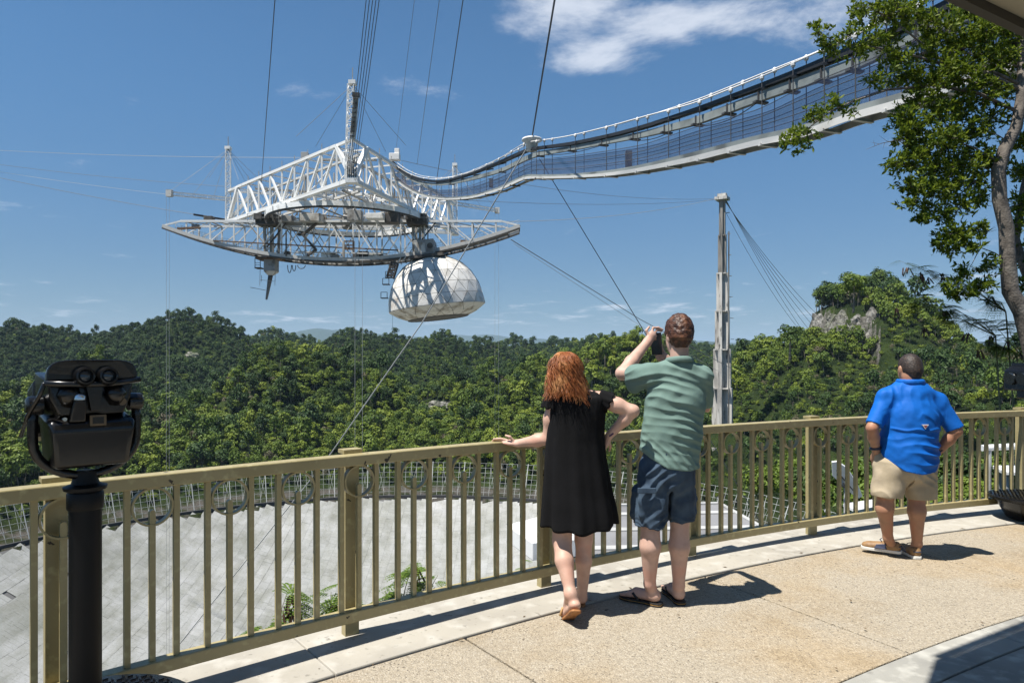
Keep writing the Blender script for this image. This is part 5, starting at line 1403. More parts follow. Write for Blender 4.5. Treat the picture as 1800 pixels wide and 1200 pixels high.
    hull('coin_slot', [(-.072, -.17, 1.475), (-.030, -.17, 1.475), (-.085, -.15, 1.395), (-.028, -.15, 1.395), (-.07, -.10, 1.47), (-.03, -.10, 1.47), (-.085, -.10, 1.39), (-.03, -.10, 1.39)], M_BLK, .006)
    MB().lathe(W(-.051, -.150, 1.472), [(.016, 0), (.021, .004), (.021, .018), (.016, .026), (.006, .029)], 20).build('coin_knob', M_CHR, root, auto=50)
    MB().obox(W(.012, -.150, 1.398), Vector((C, S, 0)) * .027, Vector((0, 0, 1)) * .020, Vector((S, -C, 0)) * .004).build('plate', M_BRASS, root, bevel=.002)
    MB().obox(W(.012, -.151, 1.398), Vector((C, S, 0)) * .018, Vector((0, 0, 1)) * .012, Vector((S, -C, 0)) * .005).build('plate_window', M_BLK, root)
    MB().lathe(W(.104, -.112, 1.462), [(.014, 0), (.014, .012)], 14, axis=(S, -C, 0)).build('coin_return', M_BRASS, root)
    MB().lathe(W(-.100, -.14, 1.408), [(.007, 0), (.007, .012)], 10, axis=(S, -C, 0)).build('bolt', M_CHR, root)
    # second viewer on the right, turned away
    r2 = root.copy(); COL.objects.link(r2); r2.location = (5.21, 6.80, 0); r2.rotation_euler = (0, 0, R(58))
    tag(r2, 'black binocular viewer with a round step, cut off by the right edge', 'binocular viewer', 'tower viewers on the deck')
    for ch in list(root.children):
        c = ch.copy(); COL.objects.link(c); c.parent = r2; c.matrix_parent_inverse = ch.matrix_parent_inverse.copy()
build_viewer()
# ================================================================== people: bodies grown as one surface
class Field:
    """a distance field on a grid; the surface is taken out as quads"""
    def __init__(s, lo, hi, vox):
        s.lo = np.array(lo, float); s.v = vox
        s.n = np.ceil((np.array(hi, float) - s.lo) / vox).astype(int) + 1
        s.F = np.full(s.n, 1.0, np.float32)
        s.ax = [(s.lo[i] + vox * np.arange(s.n[i])).astype(np.float32) for i in range(3)]
    def _box(s, a, b):
        i0 = np.clip(np.floor((np.minimum(a, b) - s.lo) / s.v).astype(int), 0, s.n - 1); i1 = np.clip(np.ceil((np.maximum(a, b) - s.lo) / s.v).astype(int) + 1, 1, s.n)
        sl = tuple(slice(i0[k], i1[k]) for k in range(3))
        X = s.ax[0][sl[0]][:, None, None]; Y = s.ax[1][sl[1]][None, :, None]; Z = s.ax[2][sl[2]][None, None, :]
        return sl, X, Y, Z
    def _blend(s, sl, d, k):
        a = s.F[sl]
        if k <= 0: s.F[sl] = np.minimum(a, d); return
        h = np.clip(.5 + .5 * (a - d) / k, 0, 1); s.F[sl] = a * (1 - h) + d * h - k * h * (1 - h)
    def cap(s, p, q, r1, r2, k=.02, n=None, f=1.0):
        """tapered limb from p to q; f < 1 flattens it along n"""
        p = np.array(p, float); q = np.array(q, float); m = max(r1, r2) * max(1, f) + k + 3 * s.v
        sl, X, Y, Z = s._box(np.minimum(p, q) - m, np.maximum(p, q) + m)
        ba = q - p; bb = float(ba @ ba) + 1e-12
        h = np.clip(((X - p[0]) * ba[0] + (Y - p[1]) * ba[1] + (Z - p[2]) * ba[2]) / bb, 0, 1)
        x = X - p[0] - ba[0] * h; y = Y - p[1] - ba[1] * h; z = Z - p[2] - ba[2] * h
        if n is not None:
            n = np.array(n, float); n /= np.linalg.norm(n); t = (x * n[0] + y * n[1] + z * n[2]) * (1 / f - 1)
            x = x + n[0] * t; y = y + n[1] * t; z = z + n[2] * t
        d = np.sqrt(x * x + y * y + z * z) - (r1 + (r2 - r1) * h)
        if n is not None: d = d * min(1.0, (f + 1) / 2)
        s._blend(sl, d.astype(np.float32), k); return s
    def ell(s, c, r, k=.02, yaw=0.0, roll=0.0):
        c = np.array(c, float); m = max(r) + k + 3 * s.v
        sl, X, Y, Z = s._box(c - m, c + m)
        x, y, z = X - c[0], Y - c[1], Z - c[2]
        if yaw: x, y = x * math.cos(yaw) + y * math.sin(yaw), -x * math.sin(yaw) + y * math.cos(yaw)
        if roll: x, z = x * math.cos(roll) + z * math.sin(roll), -x * math.sin(roll) + z * math.cos(roll)
        q = np.sqrt((x / r[0]) ** 2 + (y / r[1]) ** 2 + (z / r[2]) ** 2)
        s._blend(sl, ((q - 1) * min(r)).astype(np.float32), k); return s
    def cut(s, fn):
        """keep only where fn(x, y, z) < 0"""
        s.F = np.maximum(s.F, fn(s.ax[0][:, None, None], s.ax[1][None, :, None], s.ax[2][None, None, :]).astype(np.float32)); return s
    def mesh(s, name, disp=None, smooth=1):
        F = s.F; F[0], F[-1] = 1, 1; F[:, 0], F[:, -1] = 1, 1; F[:, :, 0], F[:, :, -1] = 1, 1
        S = F < 0; n = np.array(F.shape)
        c = S[:-1, :-1, :-1].astype(np.int8)
        tot = np.zeros(n - 1, np.int8)
        for i in (0, 1):
            for j in (0, 1):
                for k in (0, 1): tot += S[i:n[0] - 1 + i, j:n[1] - 1 + j, k:n[2] - 1 + k]
        cell = (tot > 0) & (tot < 8); idx = np.argwhere(cell)
        num = -np.ones(n - 1, np.int32); num[cell] = np.arange(len(idx))
        acc = np.zeros((len(idx), 3)); cnt = np.zeros(len(idx))
        cr = [(i, j, k) for i in (0, 1) for j in (0, 1) for k in (0, 1)]
        for a in cr:
            for ax in range(3):
                if a[ax]: continue
                b = list(a); b[ax] = 1
                fa = F[idx[:, 0] + a[0], idx[:, 1] + a[1], idx[:, 2] + a[2]]; fb = F[idx[:, 0] + b[0], idx[:, 1] + b[1], idx[:, 2] + b[2]]
                m = (fa < 0) != (fb < 0); t = np.where(m, fa / np.where(m, fa - fb, 1), 0)
                p = np.tile(np.array(a, float), (len(idx), 1)); p[:, ax] += t
                acc += p * m[:, None]; cnt += m
        V = s.lo + (idx + acc / np.maximum(cnt, 1)[:, None]) * s.v
        Q = []
        for ax in range(3):
            a = [slice(None)] * 3; b = [slice(None)] * 3; a[ax] = slice(0, -1); b[ax] = slice(1, None)
            e = np.argwhere(S[tuple(a)] != S[tuple(b)]); u, w = (ax + 1) % 3, (ax + 2) % 3
            e = e[(e[:, u] > 0) & (e[:, w] > 0)]
            sgn = S[tuple(a)][e[:, 0], e[:, 1], e[:, 2]]
            def at(du, dw):
                g = e.copy(); g[:, u] -= du; g[:, w] -= dw; return num[g[:, 0], g[:, 1], g[:, 2]]
            q = np.stack([at(1, 1), at(0, 1), at(0, 0), at(1, 0)], 1)
            q = np.where(sgn[:, None], q, q[:, ::-1]); Q.append(q)
        Q = np.vstack(Q); Q = Q[(Q >= 0).all(1)]
        for _ in range(smooth):
            A = np.zeros_like(V); C = np.zeros(len(V))
            for i in range(4):
                a, b = Q[:, i], Q[:, (i + 1) % 4]
                np.add.at(A, a, V[b]); np.add.at(C, a, 1); np.add.at(A, b, V[a]); np.add.at(C, b, 1)
            V = V * .5 + .5 * A / np.maximum(C, 1)[:, None]
        if disp is not None:
            nn = np.cross(V[Q[:, 2]] - V[Q[:, 0]], V[Q[:, 3]] - V[Q[:, 1]]); N = np.zeros_like(V)
            for i in range(4): np.add.at(N, Q[:, i], nn)
            N /= np.linalg.norm(N, axis=1)[:, None] + 1e-12
            V = V + N * disp(V[:, 0], V[:, 1], V[:, 2], N)[:, None]
        me = bpy.data.meshes.new(name)
        me.vertices.add(len(V)); me.vertices.foreach_set('co', V.astype(np.float32).ravel())
        me.loops.add(len(Q) * 4); me.loops.foreach_set('vertex_index', Q.astype(np.int32).ravel())
        me.polygons.add(len(Q)); me.polygons.foreach_set('loop_start', np.arange(0, len(Q) * 4, 4, dtype=np.int32))
        me.update(calc_edges=True); me.validate(); me.shade_smooth()
        return me

def n3(x, y, z, sc, seed=0):
    """soft pseudo noise from warped sines"""
    x, y, z = x / sc + seed * 3.7, y / sc - seed * 1.9, z / sc + seed * 2.3
    return (np.sin(x * 1.7 + 1.3 * np.sin(y * 1.3 + z * .7)) + np.sin(y * 1.9 + 1.1 * np.sin(z * 1.7 + x * .6)) + np.sin(z * 2.1 + 1.2 * np.sin(x * 1.1 - y * .8))) / 3

def ridge(t): return 1 - 2 * np.abs(np.sin(t))       # sharp-valleyed folds

class Person:
    def __init__(s, Y0, label, foot):
        s.Y0 = Y0; s.ppm = FPX / Y0
        s.root = thing('person', label, 'person', foot)
    def J(s, px, py, dy=0.0): return P(px, py, s.Y0 + dy)
    def part(s, name, me, m): return obj(name, me, m, s.root)

SK_VAR = lambda c: [(22, 4, tuple(v * .86 for v in c), .42, .7), (6, 3, (c[0] * 1.02, c[1] * .86, c[2] * .82), .48, .7)]
def skin(name, c): return mat(name, c, .52, spec=.35, var=SK_VAR(c), bump=(180, .06, .001))
def cloth(name, c, c2=None, rough=.85, scale=7, weave=900):
    return mat(name, c, rough, spec=.2, var=[(scale, 4, c2 or tuple(v * .8 for v in c), .42, .66)], bump=[(weave, .10, .0015), (26, .22, .008)])

def finger(F, pts, r, k=.006):
    for i in range(len(pts) - 1): F.cap(pts[i], pts[i + 1], r * (1 - .10 * i), r * (1 - .10 * (i + 1)), k)

def foot_prims(F, heel, toe, z0, r=.034, up=None):
    """bare foot from heel to toe (plan vectors), sole at z0"""
    heel, toe = Vector(heel), Vector(toe); d = toe - heel; L = d.length; d.normalize(); s = Vector((-d.y, d.x, 0)).normalized()
    h = lambda t, w=0, z=.0: heel + d * (L * t) + s * w + Vector((0, 0, z0 + z))
    F.cap(h(.10, 0, .036), h(.22, 0, .05), .035, .034, .02)
    F.cap(h(.14, 0, .040), h(.60, 0, .040), .034, .032, .02, n=(0, 0, 1), f=.95)
    F.cap(h(.25, 0, .030), h(.74, .012, .024), .030, .030, .02, n=(0, 0, 1), f=.75)
    F.cap(h(.35, 0, .028), h(.74, -.016, .022), .028, .026, .02, n=(0, 0, 1), f=.75)
    for i, w in enumerate((.030, .012, -.003, -.017, -.030)):
        F.cap(h(.74 - .02 * i, w * .85, .016), h(.97 - .035 * i, w, .012), .0125 - .001 * i, .011 - .001 * i, .006)

# ------------------------------------------------------------------ woman in the black dress
def woman():
    p = Person(4.36, 'person with long red hair in a loose black dress, one hand on the railing', P(1010, 1080, 4.36) * 1.0)
    J = p.J; u = 1 / p.ppm
    M_S = skin('skin_fair', (.54, .345, .265))
    F = Field((J(855, 700).x, p.Y0 - .42, -.02), (J(1130, 700).x, p.Y0 + .40, 1.72), .0048)
    hc = J(993, 655, .0)
    fd = Vector((-.45, .85, -.28)).normalized()
    F.ell(hc, (.072, .086, .100), .02, yaw=.45); F.ell(hc + fd * .035 + Vector((0, 0, -.045)), (.052, .062, .062), .03, yaw=.45)
    F.cap(hc + fd * .088 + Vector((0, 0, .0)), hc + fd * .108 + Vector((0, 0, -.022)), .009, .013, .012)         # nose
    F.ell(hc + fd * .072 + Vector((0, 0, -.072)), (.022, .02, .016), .02)                                   # chin
    F.ell(hc + fd * .092 + Vector((0, 0, -.045)), (.020, .010, .008), .008)                                 # lips
    sd_ = Vector((fd.y, -fd.x, 0)).normalized()
    for s in (-1, 1): F.ell(hc + sd_ * s * .074 + Vector((0, 0, -.01)), (.010, .018, .030), .006, yaw=.45)
    F.cap(J(1008, 704, .0), J(999, 676, .01), .054, .047, .03)
    # trunk
    F.cap(J(1010, 712), J(1014, 760), .115, .105, .03, n=(0, 1, 0), f=.72); F.cap(J(1013, 760), J(1010, 800), .10, .11, .04, n=(0, 1, 0), f=.78)
    F.cap(J(1010, 815), J(1008, 845), .125, .13, .05, n=(0, 1, 0), f=.85)
    sl, sr = J(974, 703, 0), J(1057, 702, 0)
    F.cap(J(1006, 692), sl, .045, .045, .04); F.cap(J(1008, 692), sr, .045, .045, .04)
    # left arm to the rail
    el = J(964, 771, .03); wl = J(909, 779, .135)
    F.cap(sl, sl.lerp(el, .5), .048, .047, .03); F.cap(sl.lerp(el, .5), el, .047, .039, .03)
    F.cap(el, el.lerp(wl, .35), .039, .040, .02); F.cap(el.lerp(wl, .35), wl, .040, .024, .02)
    F.cap(wl, J(897, 777, .155), .025, .030, .02, n=(0, -.25, 1), f=.58); F.cap(J(897, 778, .155), J(888, 777, .165), .030, .026, .015, n=(0, -.25, 1), f=.45)
    for k, (a, b, c) in enumerate([((891, 773, .155), (879, 770.5, .165), (867.5, 771.5, .17)), ((890, 775.5, .16), (877, 773.5, .175), (865.5, 774.5, .18)), ((890, 778, .17), (878, 777.5, .19), (868, 778, .20)), ((891, 780.5, .18), (882, 781, .205), (874, 781.5, .215))]):
        finger(F, [J(*a), J(*b), J(*c)], .0085 - .0006 * k)
    finger(F, [J(902, 774, .13), J(896, 767.5, .125), J(889.5, 765.5, .13)], .0105)
    # right arm, hand on the hip
    er = J(1113, 722, -.05); wr = J(1071, 765, .03)
    F.cap(sr, sr.lerp(er, .5), .047, .045, .03); F.cap(sr.lerp(er, .5), er, .045, .037, .03)
    F.cap(er, er.lerp(wr, .35), .037, .038, .02); F.cap(er.lerp(wr, .35), wr, .038, .025, .02)
    F.cap(wr, J(1064, 780, .05), .025, .032, .02, n=(1, .3, 0), f=.6)
    for k in range(4):
        finger(F, [J(1066 - k * 2.5, 781 + k, .045 + .012 * k), J(1062 - 2.0 * k, 791 + k, .06 + .014 * k), J(1059 - k * 1.8, 800 - k, .075 + .012 * k)], .0088)
    finger(F, [J(1070, 774, .03), J(1073, 784, .06), J(1071, 792, .09)], .010)
    # legs
    kl, al = J(988, 948, -.02), J(1003, 1043, -.20); kr, ar = J(1026, 946, .04), J(1023, 1050, .06)
    F.cap(J(990, 850), kl, .088, .060, .03); F.cap(J(1028, 850), kr, .088, .058, .03)
    F.cap(kl, J(992, 985, -.10), .058, .056, .02); F.cap(J(992, 985, -.10), al, .056, .031, .02)
    F.cap(kr, J(1026, 985, .03), .055, .050, .02); F.cap(J(1026, 985, .03), ar, .050, .030, .02)
    # trailing foot stands on its toes, sole showing
    toe = J(997, 1086, -.10); toe = Vector((toe.x, 4.265, .030)); heel = Vector((J(1011, 1060, -.24).x, 4.12, .135))
    F.cap(al, heel + Vector((0, .02, .0)), .032, .032, .02); F.cap(heel, toe, .031, .030, .02, n=(toe - heel).cross(Vector((1, 0, 0))), f=.7)
    F.cap(al, toe + Vector((0, .02, .03)), .034, .026, .03)
    for i in range(5): F.cap(toe + Vector((-.030 + .013 * i, .0, -.004)), toe + Vector((-.036 + .016 * i, .045 - .004 * abs(i - 1), -.012)), .011, .009, .006)
    hr = J(1021, 1066, .06); hr = Vector((hr.x, 4.46, 0)); tr_ = hr + Vector((.015, .215, 0))
    foot_prims(F, hr, tr_, .018); F.cap(ar, hr + Vector((0, .04, .055)), .031, .034, .02)
    p.part('body', F.mesh('body'), M_S)
    M_EYE = mat('eye_white', (.7, .7, .68), .2)
    for s in (-1, 1): MB().lathe(hc + fd * .072 + sd_ * s * .030, [(.001, -.011), (.009, -.006), (.0115, 0), (.009, .006), (.001, .011)], 12).build('eye', M_EYE, p.root, smooth=True)
    # sandals
    M_SO = mat('tan_sole', (.36, .16, .055), .6, var=[(30, 4, (.24, .10, .035), .45, .65)])
    M_ST = mat('tan_strap', (.40, .24, .10), .6)
    def sole(a, b, w0, w1, up, t, m, nm):
        a, b, up = Vector(a), Vector(b), Vector(up).normalized(); d = (b - a).normalized(); s = d.cross(up).normalized(); L = (b - a).length; pts = []
        prof = [(0, .55), (.04, .85), (.14, 1.0), (.35, .86), (.55, .92), (.74, 1.16), (.88, 1.05), (.97, .7), (1, .3)]
        pts = [a + d * (L * q) + s * (w0 * w) for q, w in prof] + [a + d * (L * q) - s * (w0 * w * (.86 if q > .6 else 1)) for q, w in prof[::-1]]
        return MB().prism([x - up * t / 2 for x in pts], up * t).build(nm, m, p.root, bevel=.003)
    dn = (toe - heel).normalized(); nrm = dn.cross(Vector((1, 0, 0))).normalized(); nrm = nrm if nrm.z > 0 else -nrm
    sole(heel - dn * .030 - nrm * .037, toe + dn * .055 - nrm * .030, .036, 0, nrm, .013, M_SO, 'sandal')
    sole(hr + Vector((0, -.012, .009)), tr_ + Vector((0, .012, .009)), .036, 0, (0, 0, 1), .014, M_SO, 'sandal')
    MB().tube([toe + Vector((-.045, -.02, -.006)), toe + Vector((-.03, 0, .035)), toe + Vector((.02, .0, .04)), toe + Vector((.043, -.02, -.004))], .009, 6).build('sandal_strap', M_ST, p.root, smooth=True)
    MB().tube([hr + Vector((-.038, .14, .014)), hr + Vector((-.02, .15, .058)), hr + Vector((.025, .15, .058)), hr + Vector((.045, .14, .014))], .009, 6).build('sandal_strap', M_ST, p.root, smooth=True)
    # dress: a loft that widens to an uneven, folded hem
    M_DR = cloth('black_jersey', (.0038, .0038, .0045), (.0055, .0055, .0065), .9)
    rows = [(684, 1003, 26, .064), (687, 1008, 42, .072), (692, 1013, 51.5, .086), (702, 1014.5, 53.5, .104), (720, 1014, 50, .118), (745, 1012, 49.5, .122), (775, 1010.5, 50.5, .125), (805, 1011, 53, .135), (835, 1013, 56, .145), (865, 1014, 59.5, .155), (892, 1016, 63, .165), (915, 1017, 65, .172), (931, 1017, 66, .176)]
    nseg = 120; rows = np.array(rows, float); ys = np.concatenate([np.linspace(683, 702, 8), np.linspace(706, 931, 46)])
    V = []; rg = np.random.RandomState(3)
    for j, yy in enumerate(ys):
        cx, hw, dp = (np.interp(yy, rows[:, 0], rows[:, i]) for i in (1, 2, 3)); g = max(0, (yy - 700) / 231.0)
        for k in range(nseg):
            t = 2 * math.pi * k / nseg
            fold = 1 + (.006 + .045 * g ** 1.3) * math.cos(9 * t + .7 * math.sin(3 * t) + 1.1) + .02 * g * math.cos(17 * t + 2) + (.012 * math.cos(34 * t) * max(0, 1 - abs(yy - 700) / 32.))
            hem = yy + g ** 5 * (2.0 * math.cos(9 * t + 1.1) - 15.0 * max(0, math.cos(t - .15)) ** 1.4 - 9.0 * max(0, -math.cos(t)) ** 1.6 + 3 * math.sin(t))
            a = Vector((cx, hem, 0)); q = J(cx, hem, 0.01)
            V.append((q.x + hw * u * fold * math.cos(t), q.y + dp * fold * math.sin(t), q.z + .012 * math.sin(t) * (1 if yy < 695 else 0)))
    Fq = [(j * nseg + k, j * nseg + (k + 1) % nseg, (j + 1) * nseg + (k + 1) % nseg, (j + 1) * nseg + k) for j in range(len(ys) - 1) for k in range(nseg)]
    me = bpy.data.meshes.new('dress'); me.from_pydata(V, [], Fq); me.update(); o = obj('dress', me, M_DR, p.root, smooth=True)
    md = o.modifiers.new('thickness', 'SOLIDIFY'); md.thickness = .003
    # ruffled cap sleeves
    for (c, d, sgn) in ((J(972, 702, 0), Vector((-.22, .03, -.97)), -1), (J(1058, 701, 0), Vector((.88, -.10, -.42)), 1)):
        d.normalize(); a = d.cross(Vector((0, 1, 0))).normalized(); b = d.cross(a); V = []; ns = 60
        for j in range(9):
            t = j / 8
            for k in range(ns):
                g = 2 * math.pi * k / ns; rr = (.054 + .013 * t) * (1 + .06 * t * math.cos(9 * g)) ; q = c + d * (-.030 + .090 * t + .006 * t * math.cos(9 * g + 1)) + a * rr * math.cos(g) + b * rr * math.sin(g); V.append(tuple(q))
        Fq = [(j * ns + k, j * ns + (k + 1) % ns, (j + 1) * ns + (k + 1) % ns, (j + 1) * ns + k) for j in range(8) for k in range(ns)]
        me = bpy.data.meshes.new('sleeve'); me.from_pydata(V, [], Fq); me.update(); o = obj('sleeve', me, M_DR, p.root, smooth=True); o.modifiers.new('t', 'SOLIDIFY').thickness = .002
    MB().tube([wr.lerp(er, .10) + (Vector((.7, .3, .7)).normalized() * .0285 * math.cos(t) + Vector((-.25, .95, -.1)).normalized() * .0285 * math.sin(t)) for t in [2 * math.pi * k / 20 for k in range(21)]], .006, 6).build('bracelet', mat('purple_band', (.06, .018, .075), .5), p.root, smooth=True)
    # hair: a full mass with wavy locks over it
    M_H = mat('red_hair', (.36, .125, .038), .45, spec=.5, var=[(60, 3, (.20, .055, .015), .42, .62, (1, 1, .25)), (9, 3, (.60, .30, .12), .50, .70)])
    H = Field((J(945, 700).x, p.Y0 - .2, J(0, 730).z), (J(1055, 700).x, p.Y0 + .2, J(0, 605).z), .005)
    H.ell(hc + Vector((.0, -.012, .022)), (.083, .098, .102), .02, yaw=.45)
    H.cap(J(976, 660, -.035), J(979, 690, -.055), .050, .036, .04); H.cap(J(998, 660, -.05), J(1004, 684, -.075), .058, .045, .04); H.cap(J(1010, 665, -.03), J(1024, 698, -.07), .045, .028, .04)
    H.cut(lambda x, y, z: ((x - hc.x) * fd.x + (y - hc.y) * fd.y + (z - hc.z) * .1) - .045 - .45 * np.clip(z - hc.z, 0, 1))
    dsp = lambda x, y, z, N: .0035 * np.sin(95 * x + 3 * np.sin(28 * z) + 40 * y) + .002 * np.sin(210 * x + 60 * y + 2 * np.sin(40 * z))
    hair = p.part('hair', H.mesh('hair', dsp), M_H)
    rg = random.Random(6); mb = MB()
    for i in range(1500):
        az = rg.uniform(-math.pi, math.pi); bd = Vector((math.sin(az), -math.cos(az), 0))      # az 0 = towards the back
        if bd.dot(Vector((fd.x, fd.y, 0)).normalized()) > .35: continue
        L = rg.uniform(.62, 1.0); ph = rg.uniform(0, 6.28); amp = rg.uniform(.006, .020); fr = rg.uniform(2.2, 3.6); out = rg.uniform(1.0, 1.07); pts = []
        top = hc + Vector((rg.uniform(-.02, .02), rg.uniform(-.02, .02), 0))
        for k in range(15):
            t = k / 14 * L
            if t < .5:
                e = (1 - t / .5) * 1.45; q = top + Vector((bd.x * .085 * math.cos(e), bd.y * .1 * math.cos(e), .022 + .104 * math.sin(e))) * out; q = hc + (q - hc)
            else:
                w = (t - .5) / .5; q = top + Vector((bd.x * .085 * (1 + .22 * w) + .045 * w * (bd.x + .30), bd.y * .1 * (1 + .05 * w) - .045 * w, .022 - (.20 + .05 * max(0, bd.x)) * w)) * 1.0 + Vector((0, 0, 0)); q = top + (q - top) * 1.0
            wv = amp * min(1, t * 2.2); q = q + Vector((math.cos(ph + t * fr * 6.28) * wv, math.sin(ph + t * fr * 6.28) * wv, 0)); pts.append(q)
        mb.tube(pts, [.0017] * 11 + [.0015, .0013, .001, .0005], 3, cap=False)
    lk = mb.build('hair_locks', M_H, hair, smooth=True, fix=False); lk['kind'] = 'stuff'
woman()

# ------------------------------------------------------------------ man taking a picture
def photographer():
    p = Person(4.46, 'tall person in a sage green polo and navy shorts holding up a phone', P(1170, 1065, 4.46))
    J = p.J; u = 1 / p.ppm
    M_S = skin('skin_pink', (.52, .335, .265))
    F = Field((J(1075, 700).x, p.Y0 - .36, -.01), (J(1262, 700).x, p.Y0 + .50, 1.93), .0048)
    hc = J(1193, 588, .02); fd = Vector((-.32, .94, -.05)).normalized(); sd_ = Vector((fd.y, -fd.x, 0))
    F.ell(hc + Vector((0, 0, .012)), (.074, .094, .108), .02, yaw=.32); F.ell(hc + fd * .035 + Vector((0, 0, -.055)), (.058, .066, .070), .03, yaw=.32)
    F.cap(hc + fd * .095 + Vector((0, 0, .01)), hc + fd * .118 + Vector((0, 0, -.02)), .010, .014, .012); F.ell(hc + fd * .085 + Vector((0, 0, -.095)), (.026, .022, .02), .02); F.ell(hc + fd * .098 + Vector((0, 0, -.055)), (.024, .01, .009), .008)
    for s in (-1, 1): F.ell(hc + sd_ * s * .078 + Vector((0, -.005, -.018)), (.011, .020, .033), .006, yaw=.32)
    F.cap(J(1195, 652), J(1194, 612, .01), .062, .058, .03)
    F.cap(J(1188, 690), J(1182, 770), .135, .135, .03, n=(0, 1, 0), f=.64); F.cap(J(1180, 790), J(1174, 830), .125, .125, .04, n=(0, 1, 0), f=.75)
    sl, sr = J(1140, 658, .0), J(1235, 660, .0)
    F.cap(J(1192, 650), sl, .048, .040, .04); F.cap(J(1192, 650), sr, .048, .040, .04)
    el = J(1094, 656, .13); wl = J(1138, 601, .30)
    F.cap(sl, sl.lerp(el, .55), .040, .046, .03); F.cap(sl.lerp(el, .55), el, .046, .044, .02); F.cap(el, el.lerp(wl, .35), .043, .044, .02); F.cap(el.lerp(wl, .35), wl, .044, .029, .02)
    F.cap(wl, J(1147, 589, .325), .029, .034, .02, n=(.5, -.6, .3), f=.62)
    finger(F, [J(1145, 586, .325), J(1148, 576, .34), J(1157, 575.5, .35), J(1165, 579, .355)], .0095)
    finger(F, [J(1148, 588, .33), J(1155, 580, .352), J(1163, 582, .362)], .009)
    finger(F, [J(1149, 592, .335), J(1157, 589, .362), J(1162, 591, .368)], .009); finger(F, [J(1149, 596, .335), J(1155, 596, .365), J(1160, 598, .37)], .0085)
    finger(F, [J(1141, 591, .31), J(1136, 581, .315), J(1141, 574.5, .33)], .0105)
    er = J(1243, 712, .20); wr = J(1182, 640, .38)
    F.cap(sr, er, .042, .042, .03); F.cap(er, wr, .044, .030, .02); F.cap(wr, J(1168, 628, .385), .03, .034, .02, n=(0, 1, 0), f=.6)
    finger(F, [J(1168, 624, .375), J(1160, 623, .36), J(1153, 625, .352)], .0095); finger(F, [J(1168, 628, .38), J(1160, 628, .362), J(1154, 629, .355)], .009)
    finger(F, [J(1169, 622, .39), J(1163, 612, .372), J(1163, 605, .366)], .0105); finger(F, [J(1168, 631, .385), J(1161, 633, .37), J(1156, 632, .36)], .0085); finger(F, [J(1170, 633, .39), J(1165, 637, .38), J(1160, 636, .37)], .008)
    hl = Vector((.965, 4.475, 0)); tl = Vector((.745, 4.625, 0)); hr = Vector((1.112, 4.50, 0)); tr_ = Vector((1.075, 4.765, 0))
    for (hip, knee, calf, ank, h, t) in ((J(1150, 830), J(1143, 915, .0), J(1143, 960, -.02), J(1142, 1026, .02), hl, tl), (J(1198, 830, .02), J(1195, 912, .05), J(1194, 960, .03), J(1193, 1028, .06), hr, tr_)):
        F.cap(hip, knee, .070, .060, .02); F.cap(knee, calf, .060, .066, .025); F.cap(calf, ank, .064, .037, .025); F.cap(ank, Vector((h.x, h.y, .07)) + (t - h) * .16, .037, .038, .02)
        foot_prims(F, h, t, .026)
    p.part('body', F.mesh('body'), M_S)
    M_EYE = mat('eye_white_b', (.7, .7, .68), .2)
    for s in (-1, 1): MB().lathe(hc + fd * .080 + sd_ * s * .032 + Vector((0, 0, .004)), [(.001, -.011), (.009, -.006), (.0115, 0), (.009, .006), (.001, .011)], 12).build('eye', M_EYE, p.root, smooth=True)
    # hair
    M_H = mat('brown_hair', (.075, .030, .016), .5, spec=.4, var=[(45, 4, (.030, .012, .008), .42, .60), (14, 3, (.15, .065, .032), .54, .72)], bump=(120, .5, .004))
    H = Field((hc.x - .14, hc.y - .16, hc.z - .15), (hc.x + .14, hc.y + .16, hc.z + .17), .004)
    H.ell(hc + Vector((.002, -.010, .024)), (.090, .106, .116), .02, yaw=.32); H.cap(hc + Vector((.0, -.055, -.02)), hc + Vector((.0, -.055, -.062)), .062, .045, .03)
    H.cut(lambda x, y, z: np.maximum(((x - hc.x) * fd.x + (y - hc.y) * fd.y) - .055 - .5 * np.clip(z - hc.z - .03, 0, 1), -(z - hc.z + .085)))
    H.cut(lambda x, y, z: -(np.sqrt((x - hc.x + .085) ** 2 + (y - hc.y - .035) ** 2 + (z - hc.z + .045) ** 2) - .045))
    ds = lambda x, y, z, N: .0018 * n3(x, y, z, .005, 1) + .0035 * n3(x, y, z, .013, 4)
    p.part('hair', H.mesh('hair', ds), M_H)
    # polo shirt
    M_T = cloth('sage_polo', (.150, .228, .200), (.125, .195, .170), .8, 5)
    T = Field((J(1098, 700).x, p.Y0 - .30, J(0, 840).z), (J(1262, 700).x, p.Y0 + .36, J(0, 620).z), .0055)
    T.cap(J(1191, 668), J(1187, 705), .150, .178, .05, n=(0, 1, 0), f=.70); T.cap(J(1187, 705), J(1182, 755), .186, .185, .04, n=(0, 1, 0), f=.70); T.cap(J(1180, 755), J(1174, 835), .188, .205, .04, n=(0, 1, 0), f=.72)
    T.cap(J(1190, 654), J(1144, 657), .066, .066, .05); T.cap(J(1194, 654), J(1234, 661), .066, .066, .05)
    T.cap(J(1146, 660, .0), J(1113, 662, .085), .070, .080, .04); T.cap(J(1125, 668, .06), J(1116, 676, .085), .06, .055, .03); T.cap(J(1232, 664, .0), J(1240, 704, .13), .070, .062, .04)
    hx = np.array([J(1110, 0).x, J(1118, 0).x, J(1140, 0).x, J(1165, 0).x, J(1200, 0).x, J(1232, 0).x]); hz = np.array([J(0, v).z for v in (779, 785, 803, 818, 823, 821)])
    T.cut(lambda x, y, z: np.interp(x, hx, hz) - z + 0 * y)
    na = J(1107, 660, .11); nd = (na - sl).normalized()
    T.cut(lambda x, y, z: (x - na.x) * nd.x + (y - na.y) * nd.y + (z - na.z) * nd.z)
